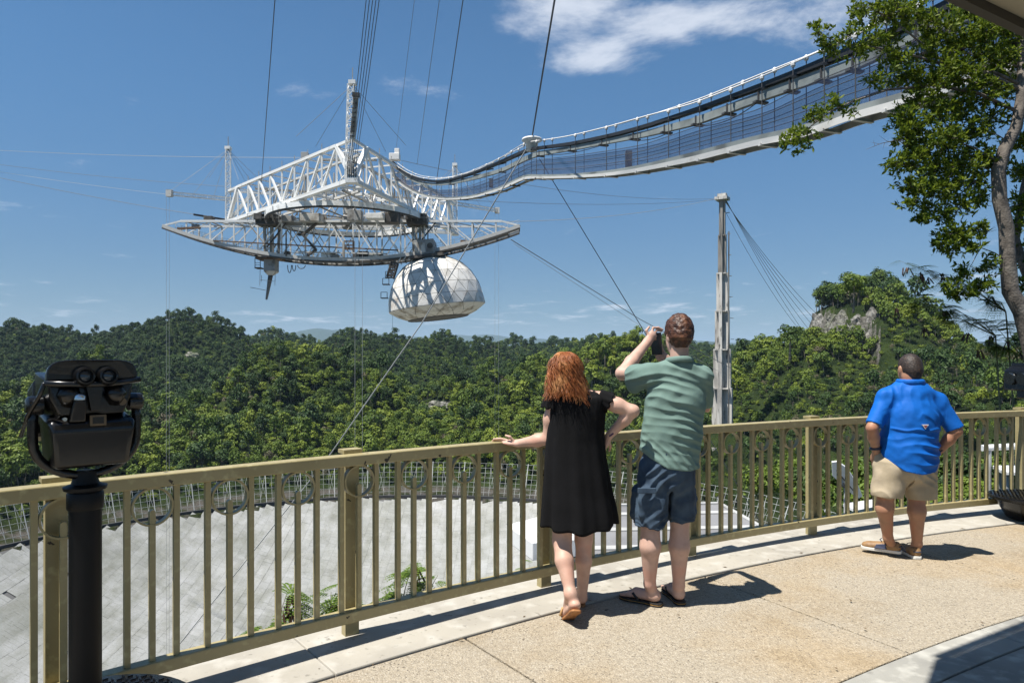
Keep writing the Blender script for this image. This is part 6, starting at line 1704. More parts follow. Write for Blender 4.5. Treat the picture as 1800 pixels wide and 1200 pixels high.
    def folds(x, y, z, N):
        cx = J(1184, 0).x; a = (x - cx); back = np.clip(-N[:, 1] * 1.6, 0, 1)
        w = .35 * n3(x, y, z, .09, 2)
        t1 = (z * 1.0 + a * .22 + 1.1 * a * a) * 58 + 3.0 * w
        t2 = (z * .80 + a * .95) * 46 + 2.6 * n3(x, y, z, .12, 5)
        zt = np.clip((z - J(0, 815).z) / .75, 0, 1); m1 = np.clip(.55 + .8 * n3(x, y, z, .13, 7), 0, 1); m2 = np.clip((.35 - zt) * 3 + .4 * n3(x, y, z, .1, 9), 0, 1)
        hemf = np.clip((z - np.interp(x, hx, hz)) / .035, .12, 1)
        return hemf * (.0052 * ridge(t1) * np.clip(m1 * 1.3 - .25, 0, 1) * (.35 + .65 * back) + .0050 * ridge(t2) * m2 + .0065 * n3(x, y, z, .075, 3) + .003 * n3(x, y, z, .030, 11))
    p.part('polo_shirt', T.mesh('polo_shirt', folds, 1), M_T)
    C = Field((J(1150, 0).x, p.Y0 - .2, J(0, 655).z), (J(1235, 0).x, p.Y0 + .2, J(0, 612).z), .004)
    cc = J(1194, 637, .0); ring_ = [cc + Vector((.080 * math.cos(t), .082 * math.sin(t) - .006, .012 + .012 * math.sin(t + math.pi))) for t in [2 * math.pi * k / 20 for k in range(21)]]
    for a, b in zip(ring_[:-1], ring_[1:]): C.cap(a, b + Vector((0, 0, 0)), .017, .017, .01, n=(a - cc).normalized(), f=.62)
    p.part('collar', C.mesh('collar', lambda x, y, z, N: .0015 * n3(x, y, z, .02)), M_T)
    # cargo shorts
    M_C = cloth('navy_cotton', (.050, .078, .115), (.026, .042, .068), .85, 9)
    S_ = Field((J(1102, 0).x, p.Y0 - .28, J(0, 940).z), (J(1235, 0).x, p.Y0 + .30, J(0, 775).z), .0055)
    S_.cap(J(1176, 785), J(1172, 830), .160, .172, .04, n=(0, 1, 0), f=.78); S_.cap(J(1156, 825, .0), J(1143, 920, -.01), .122, .108, .03); S_.cap(J(1190, 825, .02), J(1196, 916, .045), .112, .092, .03)
    S_.cap(J(1122, 862, .02), J(1121, 902, .02), .046, .05, .012); S_.cap(J(1216, 862, .05), J(1217, 898, .05), .030, .034, .012)
    S_.cap(J(1137, 866, -.095), J(1136, 900, -.09), .052, .052, .01, n=(0, 1, 0), f=.45)
    S_.cut(lambda x, y, z: np.interp(x, [J(1114, 0).x, J(1165, 0).x, J(1176, 0).x, J(1221, 0).x], [J(0, 920).z, J(0, 926).z, J(0, 918).z, J(0, 916).z]) - z + 0 * y)
    gx = J(1175, 0).x
    S_.cut(lambda x, y, z: .010 - np.abs(x - gx - .02 * (z - J(0, 880).z)) - .25 * np.clip(z - J(0, 868).z, 0, 1))
    fs = lambda x, y, z, N: .0075 * ridge((z * .8 - (x - gx) * .9) * 36 + 3.2 * n3(x, y, z, .10, 3)) * np.clip(.4 + n3(x, y, z, .12, 8), 0, 1) + .0065 * n3(x, y, z, .035, 2) + .004 * ridge(z * 70 + 4 * n3(x, y, z, .06, 6)) * np.clip(1 - (z - J(0, 925).z) / .10, 0, 1)
    sh = p.part('cargo_shorts', S_.mesh('cargo_shorts', fs), M_C)
    MB().obox(J(1137, 862, -.137), Vector((.058, 0, 0)), Vector((0, 0, .018)), Vector((0, .006, 0))).build('pocket_flap', M_C, sh, bevel=.004)
    # flip-flops
    M_F = mat('black_rubber', (.012, .011, .011), .6); M_FE = mat('tan_foam_edge', (.42, .24, .07), .6)
    for (h, t, sgn) in ((hl, tl, 1), (hr, tr_, -1)):
        d = (t - h).normalized(); s = Vector((-d.y, d.x, 0)); L = (t - h).length + .035; a = h - d * .02
        prof = [(0, .55), (.05, .86), (.15, 1.0), (.35, .90), (.55, .98), (.74, 1.2), (.9, 1.02), (.97, .7), (1, .3)]
        pts = lambda g: [a + d * (L * q) + s * (.040 * w * g) for q, w in prof] + [a + d * (L * q) - s * (.040 * w * g) for q, w in prof[::-1]]
        MB().prism([x + Vector((0, 0, .002)) for x in pts(1)], (0, 0, .009)).build('flip_flop_sole', M_F, p.root, bevel=.002)
        MB().prism([x + Vector((0, 0, .0115)) for x in pts(.985)], (0, 0, .003)).build('flip_flop_line', M_FE, p.root)
        MB().prism([x + Vector((0, 0, .015)) for x in pts(1)], (0, 0, .011)).build('flip_flop_footbed', M_F, p.root, bevel=.003)
        tp = h + d * (L * .72) + Vector((0, 0, .048))
        for e in (-1, 1): MB().tube([h + d * (L * .42) + s * e * .041 + Vector((0, 0, .024)), h + d * (L * .55) + s * e * .036 + Vector((0, 0, .062)), tp], [.009, .0105, .006], 8).build('flip_flop_strap', M_F, p.root, smooth=True)
    # the phone is held, not worn
    ph = thing('phone', 'black phone held up in both hands by the tall person', 'phone', J(1153, 625, .35))
    M_PB = mat('phone_black', (.008, .008, .009), .25); M_SCR = mat('phone_screen', (.01, .011, .013), .12)
    c = J(1154, 604, .352); ux = Vector((.985, -.14, .06)).normalized(); uz = Vector((-.05, 0, 1)).normalized(); uy = uz.cross(ux).normalized()
    MB().obox(c, ux * .037, uz * .078, uy * .0045).build('case', M_PB, ph, bevel=.004)
    MB().obox(c - uy * .0052 * (1 if uy.y > 0 else -1), ux * .033, uz * .070, uy * .0006).build('screen', M_SCR, ph)
photographer()

# ------------------------------------------------------------------ man in the blue shirt
def blue_shirt():
    p = Person(5.52, 'heavyset person in a bright blue shirt and khaki shorts, hands in pockets', P(1600, 980, 5.52))
    J = p.J; u = 1 / p.ppm
    M_S = skin('skin_tan', (.37, .20, .125))
    F = Field((J(1505, 700).x, p.Y0 - .36, -.01), (J(1705, 700).x, p.Y0 + .42, 1.70), .0058)
    hc = J(1600, 646, .02); fd = Vector((-.05, .99, -.12)).normalized(); sd_ = Vector((1, .05, 0))
    F.ell(hc, (.083, .098, .110), .02); F.ell(hc + fd * .03 + Vector((0, 0, -.055)), (.066, .068, .070), .03)
    F.cap(hc + fd * .1, hc + fd * .12 + Vector((0, 0, -.025)), .011, .015, .012); F.ell(hc + fd * .085 + Vector((0, 0, -.095)), (.03, .024, .02), .02); F.ell(hc + fd * .1 + Vector((0, 0, -.055)), (.024, .01, .009), .008)
    for s in (-1, 1): F.ell(hc + sd_ * s * .088 + Vector((0, -.005, -.018)), (.013, .021, .034), .006)
    F.cap(J(1600, 690), J(1600, 664), .072, .068, .03)
    F.cap(J(1602, 715), J(1600, 785), .155, .16, .03, n=(0, 1, 0), f=.75); F.cap(J(1597, 800), J(1592, 820), .145, .135, .04, n=(0, 1, 0), f=.75)
    sl, sr = J(1556, 694), J(1650, 703)
    F.cap(J(1600, 688), sl, .045, .042, .04); F.cap(J(1600, 690), sr, .045, .042, .04)
    el, wl = J(1533, 752, -.05), J(1540, 792, .03); er, wr = J(1681, 757, -.06), J(1648, 794, .03)
    F.cap(sl, el, .042, .043, .03); F.cap(el, el.lerp(wl, .4), .042, .043, .02); F.cap(el.lerp(wl, .4), wl, .043, .031, .02)
    F.cap(sr, er, .042, .043, .03); F.cap(er, er.lerp(wr, .4), .042, .044, .02); F.cap(er.lerp(wr, .4), wr, .044, .031, .02)
    for (w, dx) in ((wl, .012), (wr, -.022)):
        h = w + Vector((dx, .05, -.065)); F.cap(w, h, .034, .038, .02, n=(1, 0, 0), f=.6)
        for k in range(4): finger(F, [h + Vector((0, -.022 + .018 * k, -.01)), h + Vector((dx * .5, -.02 + .02 * k, -.05)), h + Vector((dx, -.01 + .02 * k, -.085 + .004 * abs(k - 1)))], .010)
        finger(F, [w + Vector((0, .03, -.02)), w + Vector((0, .065, -.05)), w + Vector((0, .08, -.085))], .0115)
    hl = Vector((J(1573, 0, .12).x, 5.60, .025)); tl = Vector((J(1531, 0, .17).x, 5.72, .02)); hr = Vector((J(1612, 0).x, 5.53, 0)); tr_ = Vector((J(1612, 0).x + .02, 5.80, 0))
    for (hip, knee, calf, ank, h, t) in ((J(1564, 825), J(1557, 868), J(1555, 893), J(1561, 945, .05), hl, tl), (J(1618, 825), J(1611, 870, .02), J(1611.5, 898, .0), J(1612, 955, .04), hr, tr_)):
        F.cap(hip, knee, .072, .062, .02); F.cap(knee, calf, .059, .066, .025); F.cap(calf, ank, .064, .036, .025); F.cap(ank, h + (t - h) * .18 + Vector((0, 0, .06)), .037, .034, .02)
        F.cap(h + (t - h) * .15 + Vector((0, 0, .045)), h + (t - h) * .8 + Vector((0, 0, .035)), .032, .03, .02)
    p.part('body', F.mesh('body'), M_S)
    M_EYE = mat('eye_white_c', (.7, .7, .68), .2)
    for s in (-1, 1): MB().lathe(hc + fd * .082 + sd_ * s * .033 + Vector((0, 0, .004)), [(.001, -.011), (.009, -.006), (.0115, 0), (.009, .006), (.001, .011)], 12).build('eye', M_EYE, p.root, smooth=True)
    M_H = mat('short_dark_hair', (.020, .013, .010), .6, var=[(60, 4, (.055, .034, .024), .5, .66), (6, 3, (.075, .045, .03), .55, .75)], bump=(260, .4, .002))
    H = Field((hc.x - .13, hc.y - .15, hc.z - .14), (hc.x + .13, hc.y + .15, hc.z + .14), .004)
    H.ell(hc + Vector((0, -.002, .002)), (.0875, .1025, .1135), .02); H.cap(hc + Vector((0, -.052, -.03)), hc + Vector((0, -.052, -.070)), .058, .050, .03)
    H.cut(lambda x, y, z: np.maximum((y - hc.y) - .045 - .4 * np.clip(z - hc.z - .03, 0, 1), -(z - hc.z + .088) + .0 * x))
    H.cut(lambda x, y, z: -.01 - np.sqrt((x - hc.x + .004) ** 2 + (y - hc.y + .055) ** 2 * .8 + (z - hc.z - .092) ** 2))
    H.cut(lambda x, y, z: .034 - np.sqrt(((np.abs(x - hc.x) - .09) ** 2) + (y - hc.y - .012) ** 2 + (z - hc.z + .03) ** 2))
    p.part('hair', H.mesh('hair', lambda x, y, z, N: .0012 * n3(x, y, z, .006)), M_H)
    M_T = cloth('bright_blue_nylon', (.005, .115, .47), (.004, .092, .38), .62, 5)
    T = Field((J(1508, 0).x, p.Y0 - .34, J(0, 840).z), (J(1702, 0).x, p.Y0 + .34, J(0, 655).z), .006)
    T.cap(J(1601, 702), J(1602, 735), .175, .208, .05, n=(0, 1, 0), f=.78); T.cap(J(1601, 735), J(1597, 790), .210, .214, .04, n=(0, 1, 0), f=.84); T.cap(J(1597, 790), J(1596, 850), .215, .215, .04, n=(0, 1, 0), f=.88)
    T.cap(J(1600, 686), J(1557, 696), .064, .066, .05); T.cap(J(1602, 687), J(1648, 704), .064, .066, .05)
    T.cap(J(1558, 699), J(1534, 752, -.04), .068, .066, .04); T.cap(J(1648, 707), J(1681, 757, -.05), .070, .068, .04)
    hx = np.array([J(v, 0).x for v in (1540, 1550, 1572, 1598, 1626, 1645, 1652)]); hz = np.array([J(0, v).z for v in (794, 806, 823, 828, 824, 808, 795)])
    tors = lambda x: (x > J(1541, 0).x) & (x < J(1652, 0).x)
    T.cut(lambda x, y, z: np.where(tors(x), np.interp(x, hx, hz) - z, -1.0) + 0 * y)
    for s0, e0, q in ((sl, el, (1531, 743, -.04)), (sr, er, (1681, 753, -.05))):
        na = J(*q); nd = (e0 - s0).normalized()
        side = -1 if q[0] < 1600 else 1; lim = J(1546, 0).x if side < 0 else J(1653, 0).x
        T.cut(lambda x, y, z: np.where((x - lim) * side > 0, (x - na.x) * nd.x + (y - na.y) * nd.y + (z - na.z) * nd.z, -1.0))
    cx = J(1600, 0).x; zy = J(0, 752).z
    def folds(x, y, z, N):
        a = x - cx; back = np.clip(-N[:, 1] * 1.6, 0, 1); dz = z - zy
        low = np.clip(-dz / .10, 0, 1)
        t1 = (dz * .9 + a * a * 1.3 - .10 * a) * 40 + 2.4 * n3(x, y, z, .12, 2)
        up = np.clip(dz / .08, 0, 1)
        v = .0085 * ridge(t1) * low * np.clip(.5 + .9 * n3(x, y, z, .15, 6), 0, 1) + .0045 * ridge((dz * .55 + np.abs(a) * 1.0) * 34 + 2 * n3(x, y, z, .1, 4)) * up * np.clip(.2 + n3(x, y, z, .13, 9), 0, 1)
        yoke = .0075 * np.exp(-((dz + .006 * np.sin(a * 40)) / .010) ** 2) * back * (np.abs(a) < .20)
        hemf = np.where(tors(x), np.clip((z - np.interp(x, hx, hz)) / .04, .08, 1), .5)
        return hemf * (v + yoke + .005 * n3(x, y, z, .07, 3) + .0025 * n3(x, y, z, .028, 12))
    sh = p.part('shirt', T.mesh('shirt', folds, 1), M_T)
    C = Field((J(1568, 0).x, p.Y0 - .2, J(0, 690).z), (J(1632, 0).x, p.Y0 + .2, J(0, 655).z), .004)
    cc = J(1600, 671, .0); ring_ = [cc + Vector((.093 * math.cos(t), .088 * math.sin(t) - .004, .0)) for t in [2 * math.pi * k / 20 for k in range(21)]]
    for a, b in zip(ring_[:-1], ring_[1:]): C.cap(a, b, .020, .020, .01, n=(a - cc).normalized(), f=.55)
    p.part('collar', C.mesh('collar', lambda x, y, z, N: .0015 * n3(x, y, z, .02)), M_T)
    # small woven badge on the back
    bx = J(1602, 745, 0); by = p.Y0 - .190
    M_B1 = mat('badge_white', (.62, .60, .58), .6); M_B2 = mat('badge_red', (.30, .05, .05), .6)
    tri = lambda g, y: [Vector((bx.x - .026 * g, y, bx.z + .014 * g)), Vector((bx.x + .026 * g, y, bx.z + .014 * g)), Vector((bx.x, y, bx.z - .022 * g))]
    MB().prism(tri(1.0, by), (0, .012, 0)).build('badge', M_B1, sh); MB().prism(tri(.55, by - .002), (0, .004, 0)).build('badge_centre', M_B2, sh)
    M_K = cloth('khaki_cotton', (.42, .35, .25), (.35, .29, .20), .85, 8)
    S_ = Field((J(1520, 0).x, p.Y0 - .30, J(0, 885).z), (J(1660, 0).x, p.Y0 + .32, J(0, 775).z), .006)
    S_.cap(J(1596, 790), J(1592, 815), .175, .180, .04, n=(0, 1, 0), f=.86); S_.cap(J(1566, 822), J(1559, 868), .125, .122, .03); S_.cap(J(1618, 822, .01), J(1619, 872, .015), .120, .114, .03)
    S_.cap(J(1547, 802, .03), J(1546, 815, .03), .045, .045, .03); S_.cap(J(1641, 802, .03), J(1641, 815, .03), .045, .045, .03)
    S_.cut(lambda x, y, z: np.interp(x, [J(1529, 0).x, J(1590, 0).x, J(1596, 0).x, J(1648, 0).x], [J(0, 871).z, J(0, 873).z, J(0, 877).z, J(0, 874).z]) - z + 0 * y)
    gx = J(1592, 0).x; S_.cut(lambda x, y, z: .008 - np.abs(x - gx) - .22 * np.clip(z - J(0, 846).z, 0, 1))
    fs = lambda x, y, z, N: .006 * ridge((z * .7 + (x - gx) * 1.1) * 30 + 3 * n3(x, y, z, .12, 3)) * np.clip(.3 + n3(x, y, z, .12, 8), 0, 1) + .005 * n3(x, y, z, .05, 2) - .006 * np.exp(-((x - gx) / .008) ** 2) * (N[:, 1] < 0)
    so_ = p.part('shorts', S_.mesh('shorts', fs), M_K)
    # boat shoes
    M_L = mat('tan_leather', (.27, .155, .065), .6, var=[(20, 4, (.18, .10, .045), .45, .65)]); M_N = mat('navy_leather', (.030, .038, .075), .55); M_W = mat('white_rubber', (.62, .61, .57), .6)
    for (h, t, yaw) in ((hl, tl, 0), (hr, tr_, 0)):
        d = (t - h); d.z = 0; d.normalize(); s = Vector((-d.y, d.x, 0)); a = h - d * .03; L = .30; z0 = h.z
        prof = [(0, .5), (.04, .80), (.14, .95), (.35, .88), (.55, .98), (.74, 1.12), (.9, .92), (.97, .6), (1, .25)]
        out = [a + d * (L * q) + s * (.043 * w) for q, w in prof] + [a + d * (L * q) - s * (.043 * w) for q, w in prof[::-1]]
        MB().prism([Vector((v.x, v.y, z0 + .002)) for v in out], (0, 0, .024)).build('shoe_sole', M_W, p.root, bevel=.004)
        U = Field((min(v.x for v in out) - .03, min(v.y for v in out) - .03, z0), (max(v.x for v in out) + .03, max(v.y for v in out) + .03, z0 + .13), .0045)
        A_ = lambda q, z, w=0: a + d * (L * q) + s * w + Vector((0, 0, z0 - a.z + z))
        U.cap(A_(.16, .045), A_(.30, .050), .042, .040, .02); U.cap(A_(.16, .066), A_(.36, .064), .036, .032, .02); U.cap(A_(.30, .045), A_(.80, .036), .042, .040, .02, n=(0, 0, 1), f=.8); U.cap(A_(.55, .045), A_(.88, .034), .038, .030, .02, n=(0, 0, 1), f=.75)
        U.cut(lambda x, y, z: (z0 + .024) - z + 0 * x + 0 * y); U.cut(lambda x, y, z: z - (z0 + .092) + 0 * x + 0 * y)
        up = obj('shoe_upper', U.mesh('shoe_upper', lambda x, y, z, N: .001 * n3(x, y, z, .015)), M_L, p.root)
        for e in (-1, 1): MB().prism([A_(.34, .030, e * .042), A_(.66, .030, e * .048), A_(.60, .060, e * .036), A_(.36, .072, e * .036)], s * e * .006).build('side_panel', M_N, up, bevel=.002)
        MB().tube([A_(.05, .060, .032), A_(.0, .062, 0), A_(.05, .060, -.032)], .004, 6).build('lace', M_N, up)
        MB().tube([A_(.48, .088, .02), A_(.53, .094, .0), A_(.5, .1, -.03)], .0035, 6).build('lace', M_N, up)
    M_WT = mat('navy_watch', (.012, .018, .045), .5)
    MB().tube([wl.lerp(el, .12) + Vector((.037 * math.cos(t), .037 * math.sin(t), .006 * math.cos(t))) for t in [2 * math.pi * k / 18 for k in range(19)]], .012, 6).build('watch', M_WT, p.root, smooth=True)
    MB().tube([wr.lerp(er, .10) + Vector((.032 * math.cos(t), .036 * math.sin(t), .02 * math.cos(t))) for t in [2 * math.pi * k / 18 for k in range(19)]], .006, 6).build('bracelet', M_WT, p.root, smooth=True)
blue_shirt()
# ================================================================== tree at the right
def sprig_leaves(V, Fc, c, d, n, ln, wd, rg, spread=1.0):
    """a whorl of leaves round the tip of a twig"""
    d = np.array(d, float); d /= np.linalg.norm(d) + 1e-9
    for k in range(n):
        r = rg.normal(size=3); a = d * rg.uniform(.15, 1.0) + r * .55 * spread + np.array([0, 0, .18]); a /= np.linalg.norm(a)
        s = np.cross(a, rg.normal(size=3)); s /= np.linalg.norm(s) + 1e-9; nn = np.cross(a, s)
        l = ln * rg.uniform(.6, 1.15); w = wd * rg.uniform(.75, 1.2); o = np.array(c) + d * rg.uniform(-.05, .02)
        b = len(V); m = o + a * l * .52 - nn * l * .05
        V += [tuple(o), tuple(m + s * w + nn * w * .35), tuple(o + a * l - nn * l * .16), tuple(m - s * w + nn * w * .35), tuple(m)]
        Fc += [(b, b + 1, b + 4), (b + 1, b + 2, b + 4), (b + 2, b + 3, b + 4), (b + 3, b, b + 4)]

def build_right_tree():
    rg = np.random.RandomState(12); Y0 = 12.5
    M_B = mat('grey_bark', (.17, .145, .12), .9, var=[(6, 6, (.085, .072, .06), .42, .62), (2.0, 4, (.24, .22, .19), .55, .72)], bump=(28, .7, .02))
    M_L = leaf_mat('glossy_leaves', (.045, .090, .010), (.200, .250, .022), trans=.46, rnd=False)
    base = P(1815, 640, Y0)
    gz_ = float(ground(np.array([base.x]), np.array([base.y]))[0])
    root = thing('leafy_tree', 'leafy tree with a bent grey trunk filling the upper right', 'tree', (base.x + .3, base.y, gz_))
    tr = [Vector((base.x + .35, base.y, gz_ - .5)), P(1822, 640, Y0), P(1797, 548, Y0), P(1776, 512, Y0), P(1771, 450, Y0), P(1769, 400, Y0), P(1757, 350, Y0), P(1755, 300, Y0), P(1766, 262, Y0), P(1786, 225, Y0), P(1796, 170, Y0), P(1797, 110, Y0 + .2), P(1790, 40, Y0 + .3), P(1780, -60, Y0 + .4), P(1770, -170, Y0 + .4)]
    rad = [.19, .165, .148, .136, .128, .124, .120, .117, .11, .098, .09, .08, .068, .05, .025]
    MB().tube(tr, rad, 12).build('trunk', M_B, root, smooth=True)
    t2 = [P(1835, 560, Y0 + .5), P(1800, 470, Y0 + .5), P(1785, 420, Y0 + .5), P(1800, 330, Y0 + .6), P(1825, 220, Y0 + .8)]
    MB().tube(t2, [.095, .08, .075, .065, .045], 10).build('stem', M_B, root, smooth=True)
    # where the foliage hangs: (px, py, reach px, depth offset, density)
    blobs = [(1520, 12, 30, -.3, 1.0), (1548, 30, 32, -.2, 1.0), (1578, 15, 32, -.2, 1), (1565, 62, 18, -.1, .7), (1440, 58, 20, -.8, 1.1), (1462, 78, 24, -.7, 1.2), (1490, 62, 22, -.6, 1.0), (1505, 88, 18, -.5, .9), (1530, 66, 20, -.4, .9), (1545, 90, 16, -.3, .6),
             (1386, 250, 14, -1.2, 1.0), (1402, 246, 15, -1.1, 1.0), (1420, 235, 13, -1.0, .8), (1432, 210, 15, -.9, 1.0), (1447, 200, 12, -.9, .8), (1458, 180, 9, -.8, .6), (1478, 190, 14, -.7, .9), (1410, 260, 8, -1.0, .6), (1500, 190, 10, -.5, .4),
             (1535, 142, 16, -.4, .9), (1560, 130, 20, -.3, .9), (1575, 105, 20, -.2, .9), (1600, 135, 26, 0, 1), (1620, 95, 26, .1, 1), (1610, 175, 24, -.1, 1), (1640, 150, 30, 0, 1.1), (1660, 60, 34, .2, 1.2), (1690, 90, 36, .3, 1.2), (1660, 115, 30, 0, 1.0), (1630, 40, 26, .2, .9), (1600, 25, 24, 0, .8),
             (1720, 60, 36, .3, 1.2), (1745, 105, 36, .2, 1.1), (1700, 140, 34, 0, 1.0), (1730, 165, 34, .2, 1.0), (1770, 140, 34, .4, 1.0), (1785, 80, 40, .4, 1.1), (1760, 40, 36, .4, 1.0), (1710, 15, 36, .4, 1.0), (1800, 30, 40, .5, 1.0),
             (1585, 210, 22, -.3, 1.1), (1610, 225, 26, -.3, 1.1), (1645, 205, 30, 0, 1.1), (1680, 190, 30, .2, 1.0), (1590, 245, 18, -.4, .9), (1625, 260, 26, -.3, 1.1), (1660, 245, 30, -.1, 1.1), (1700, 230, 32, .1, 1.1), (1735, 215, 28, .3, .8),
             (1580, 288, 18, -.5, 1.0), (1605, 290, 22, -.4, 1.1), (1640, 295, 28, -.2, 1.1), (1680, 285, 30, 0, 1.1), (1715, 275, 28, .2, 1.0), (1740, 290, 22, .3, .8),
             (1597, 325, 14, -.6, 1.0), (1618, 330, 18, -.5, 1.1), (1645, 335, 22, -.3, 1.0), (1680, 325, 24, -.1, 1.0), (1712, 320, 22, .1, .9), (1610, 352, 10, -.6, .8), (1620, 385, 10, -.5, .9), (1635, 370, 12, -.5, .8), (1660, 378, 16, -.4, 1.0), (1690, 360, 18, -.2, .8), (1720, 350, 16, 0, .8),
             (1668, 412, 14, -.5, 1.0), (1690, 415, 16, -.4, 1.1), (1655, 432, 10, -.5, .9), (1705, 432, 14, -.4, .9), (1720, 405, 12, -.3, .8), (1675, 438, 10, -.5, .8),
             (1795, 240, 30, .5, 1.0), (1790, 300, 26, .4, .9), (1800, 360, 24, .4, .9), (1790, 390, 14, .3, .8), (1810, 450, 22, .4, .9), (1800, 500, 18, .4, .9), (1700, 480, 14, -.3, .5), (1725, 500, 16, -.3, .7), (1690, 515, 16, -.4, .7), (1670, 500, 12, -.5, .5), (1740, 465, 14, -.2, .6)]
    V, Fc = [], []; br = MB(); tw = MB()
    trunk_pts = [tr[i].lerp(tr[i + 1], k / 6) for i in range(3, len(tr) - 1) for k in range(6)]
    made = []
    for pl in ([(1640, 150, 0), (1560, 158, -.4), (1500, 178, -.6), (1460, 196, -.8), (1428, 220, -.95), (1392, 250, -1.15)], [(1680, 120, .1), (1600, 96, -.2), (1540, 84, -.4), (1480, 76, -.6), (1438, 60, -.8)], [(1660, 110, .1), (1600, 60, -.1), (1560, 30, -.2), (1520, 10, -.3)]):
        pts = [P(a, b, Y0 + c) for a, b, c in pl]; j = min(trunk_pts, key=lambda w: (w - pts[0]).length + .6 * abs(w.z + .5 - pts[0].z))
        pts = [j, j.lerp(pts[0], .5) + Vector((0, 0, .12))] + pts; m_ = len(pts)
        br.tube(pts, [.034 * (1 - .8 * i / (m_ - 1)) for i in range(m_)], 6); made += [pts[i].lerp(pts[i + 1], k / 4) for i in range(2, m_ - 1) for k in range(4)]
    for (px, py, r, dz, den) in blobs:
        c = P(px, py, Y0 + dz); rm = r / FPX * Y0
        # limb back to the trunk, rising outwards
        cand = [q for q in trunk_pts if abs(q.z - (c.z - .35 * (q - c).length)) < 1.6] or trunk_pts
        q = min(cand, key=lambda w: abs(w.z - (c.z - .30 * (w - c).length)) + .15 * (w - c).length)
        near = [m for m in made if (m - c).length < .9 and (px < 1560 or (m - q).length < (c - q).length)]
        if near: q = min(near, key=lambda m: (m - c).length)
        L = (c - q).length; mid = q.lerp(c, .55) + Vector((rg.normal() * .05 * L, rg.normal() * .06 * L, .07 * L + rg.normal() * .04 * L))
        r0 = .007 + .0055 * L
        br.tube([q, q.lerp(mid, .5) + Vector((0, 0, .03 * L)), mid, c], [r0, r0 * .8, r0 * .55, r0 * .25], 6)
        made.append(c); made.append(mid)
        n = int((16 if px > 1560 else 8) * den * (r / 22) ** 1.7) + (6 if px > 1560 else 3)
        for k in range(n):
            d = rg.normal(size=3); d /= np.linalg.norm(d); o = np.array(c) + d * rm * np.array([1, 1.3, .85]) * rg.uniform(.35, 1.05)
            tw.tube([c, Vector(o)], [.006, .003], 3, cap=False)
            out = d + np.array([-.25, 0, .2])
            for e in range(rg.randint(2, 4)):
                o2 = o + rg.normal(size=3) * .06; sprig_leaves(V, Fc, o2, out + rg.normal(size=3) * .5, rg.randint(7, 11), .105, .019, rg)
    me = bpy.data.meshes.new('crown'); me.from_pydata(V, [], Fc); me.update(); me.shade_smooth(); obj('crown', me, M_L, root)
    br.build('branches', M_B, root, smooth=True, fix=False); o = tw.build('twigs', M_B, root, fix=False); o['kind'] = 'stuff'
    # bare twig
    tg = MB(); a = P(1578, 246, Y0 - .4); b = P(1522, 263, Y0 - .6); tg.tube([P(1610, 240, Y0 - .3), a, P(1550, 252, Y0 - .5), b], [.012, .008, .005, .002], 5)
    for (u0, u1) in [((1560, 249), (1545, 238)), ((1545, 253), (1530, 250)), ((1555, 251), (1552, 262)), ((1538, 257), (1535, 246))]: tg.tube([P(*u0, Y0 - .5), P(*u1, Y0 - .5)], [.004, .001], 4)
    tg.build('bare_twig', M_B, root)
    # air plants sitting on the branches
    M_E = leaf_mat('air_plant_leaves', (.06, .09, .035), (.13, .17, .07), rnd=False)
    for (px, py, n, ln, lb) in [(1732, 410, 34, .34, 'spiky air plant perched on the tree where the trunk bends'), (1722, 476, 40, .42, 'larger spiky air plant drooping on the lower branch')]:
        c = P(px, py, Y0 - .25); V2, F2 = [], []
        for k in range(n):
            d = rg.normal(size=3); d[2] = abs(d[2]) * (.8 if py < 450 else -.2) + .25; d /= np.linalg.norm(d); l = ln * rg.uniform(.6, 1); s = np.cross(d, [0, 0, 1]); s = s / (np.linalg.norm(s) + 1e-9) * .012; b = len(V2); cc = np.array(c)
            V2 += [tuple(cc - s), tuple(cc + s), tuple(cc + d * l * .6 + s * .8), tuple(cc + d * l * .6 - s * .8), tuple(cc + d * l + np.array([0, 0, -.10 * l]))]; F2 += [(b, b + 1, b + 2, b + 3), (b + 3, b + 2, b + 4)]
        t = thing('air_plant', lb, 'plant', c); me = bpy.data.meshes.new('leaves'); me.from_pydata(V2, [], F2); me.update(); obj('leaves', me, M_E, t)
        MB().lathe(c, [(.01, -.05), (.035, 0), (.02, .05)], 8).build('rosette', M_E, t)
build_right_tree()

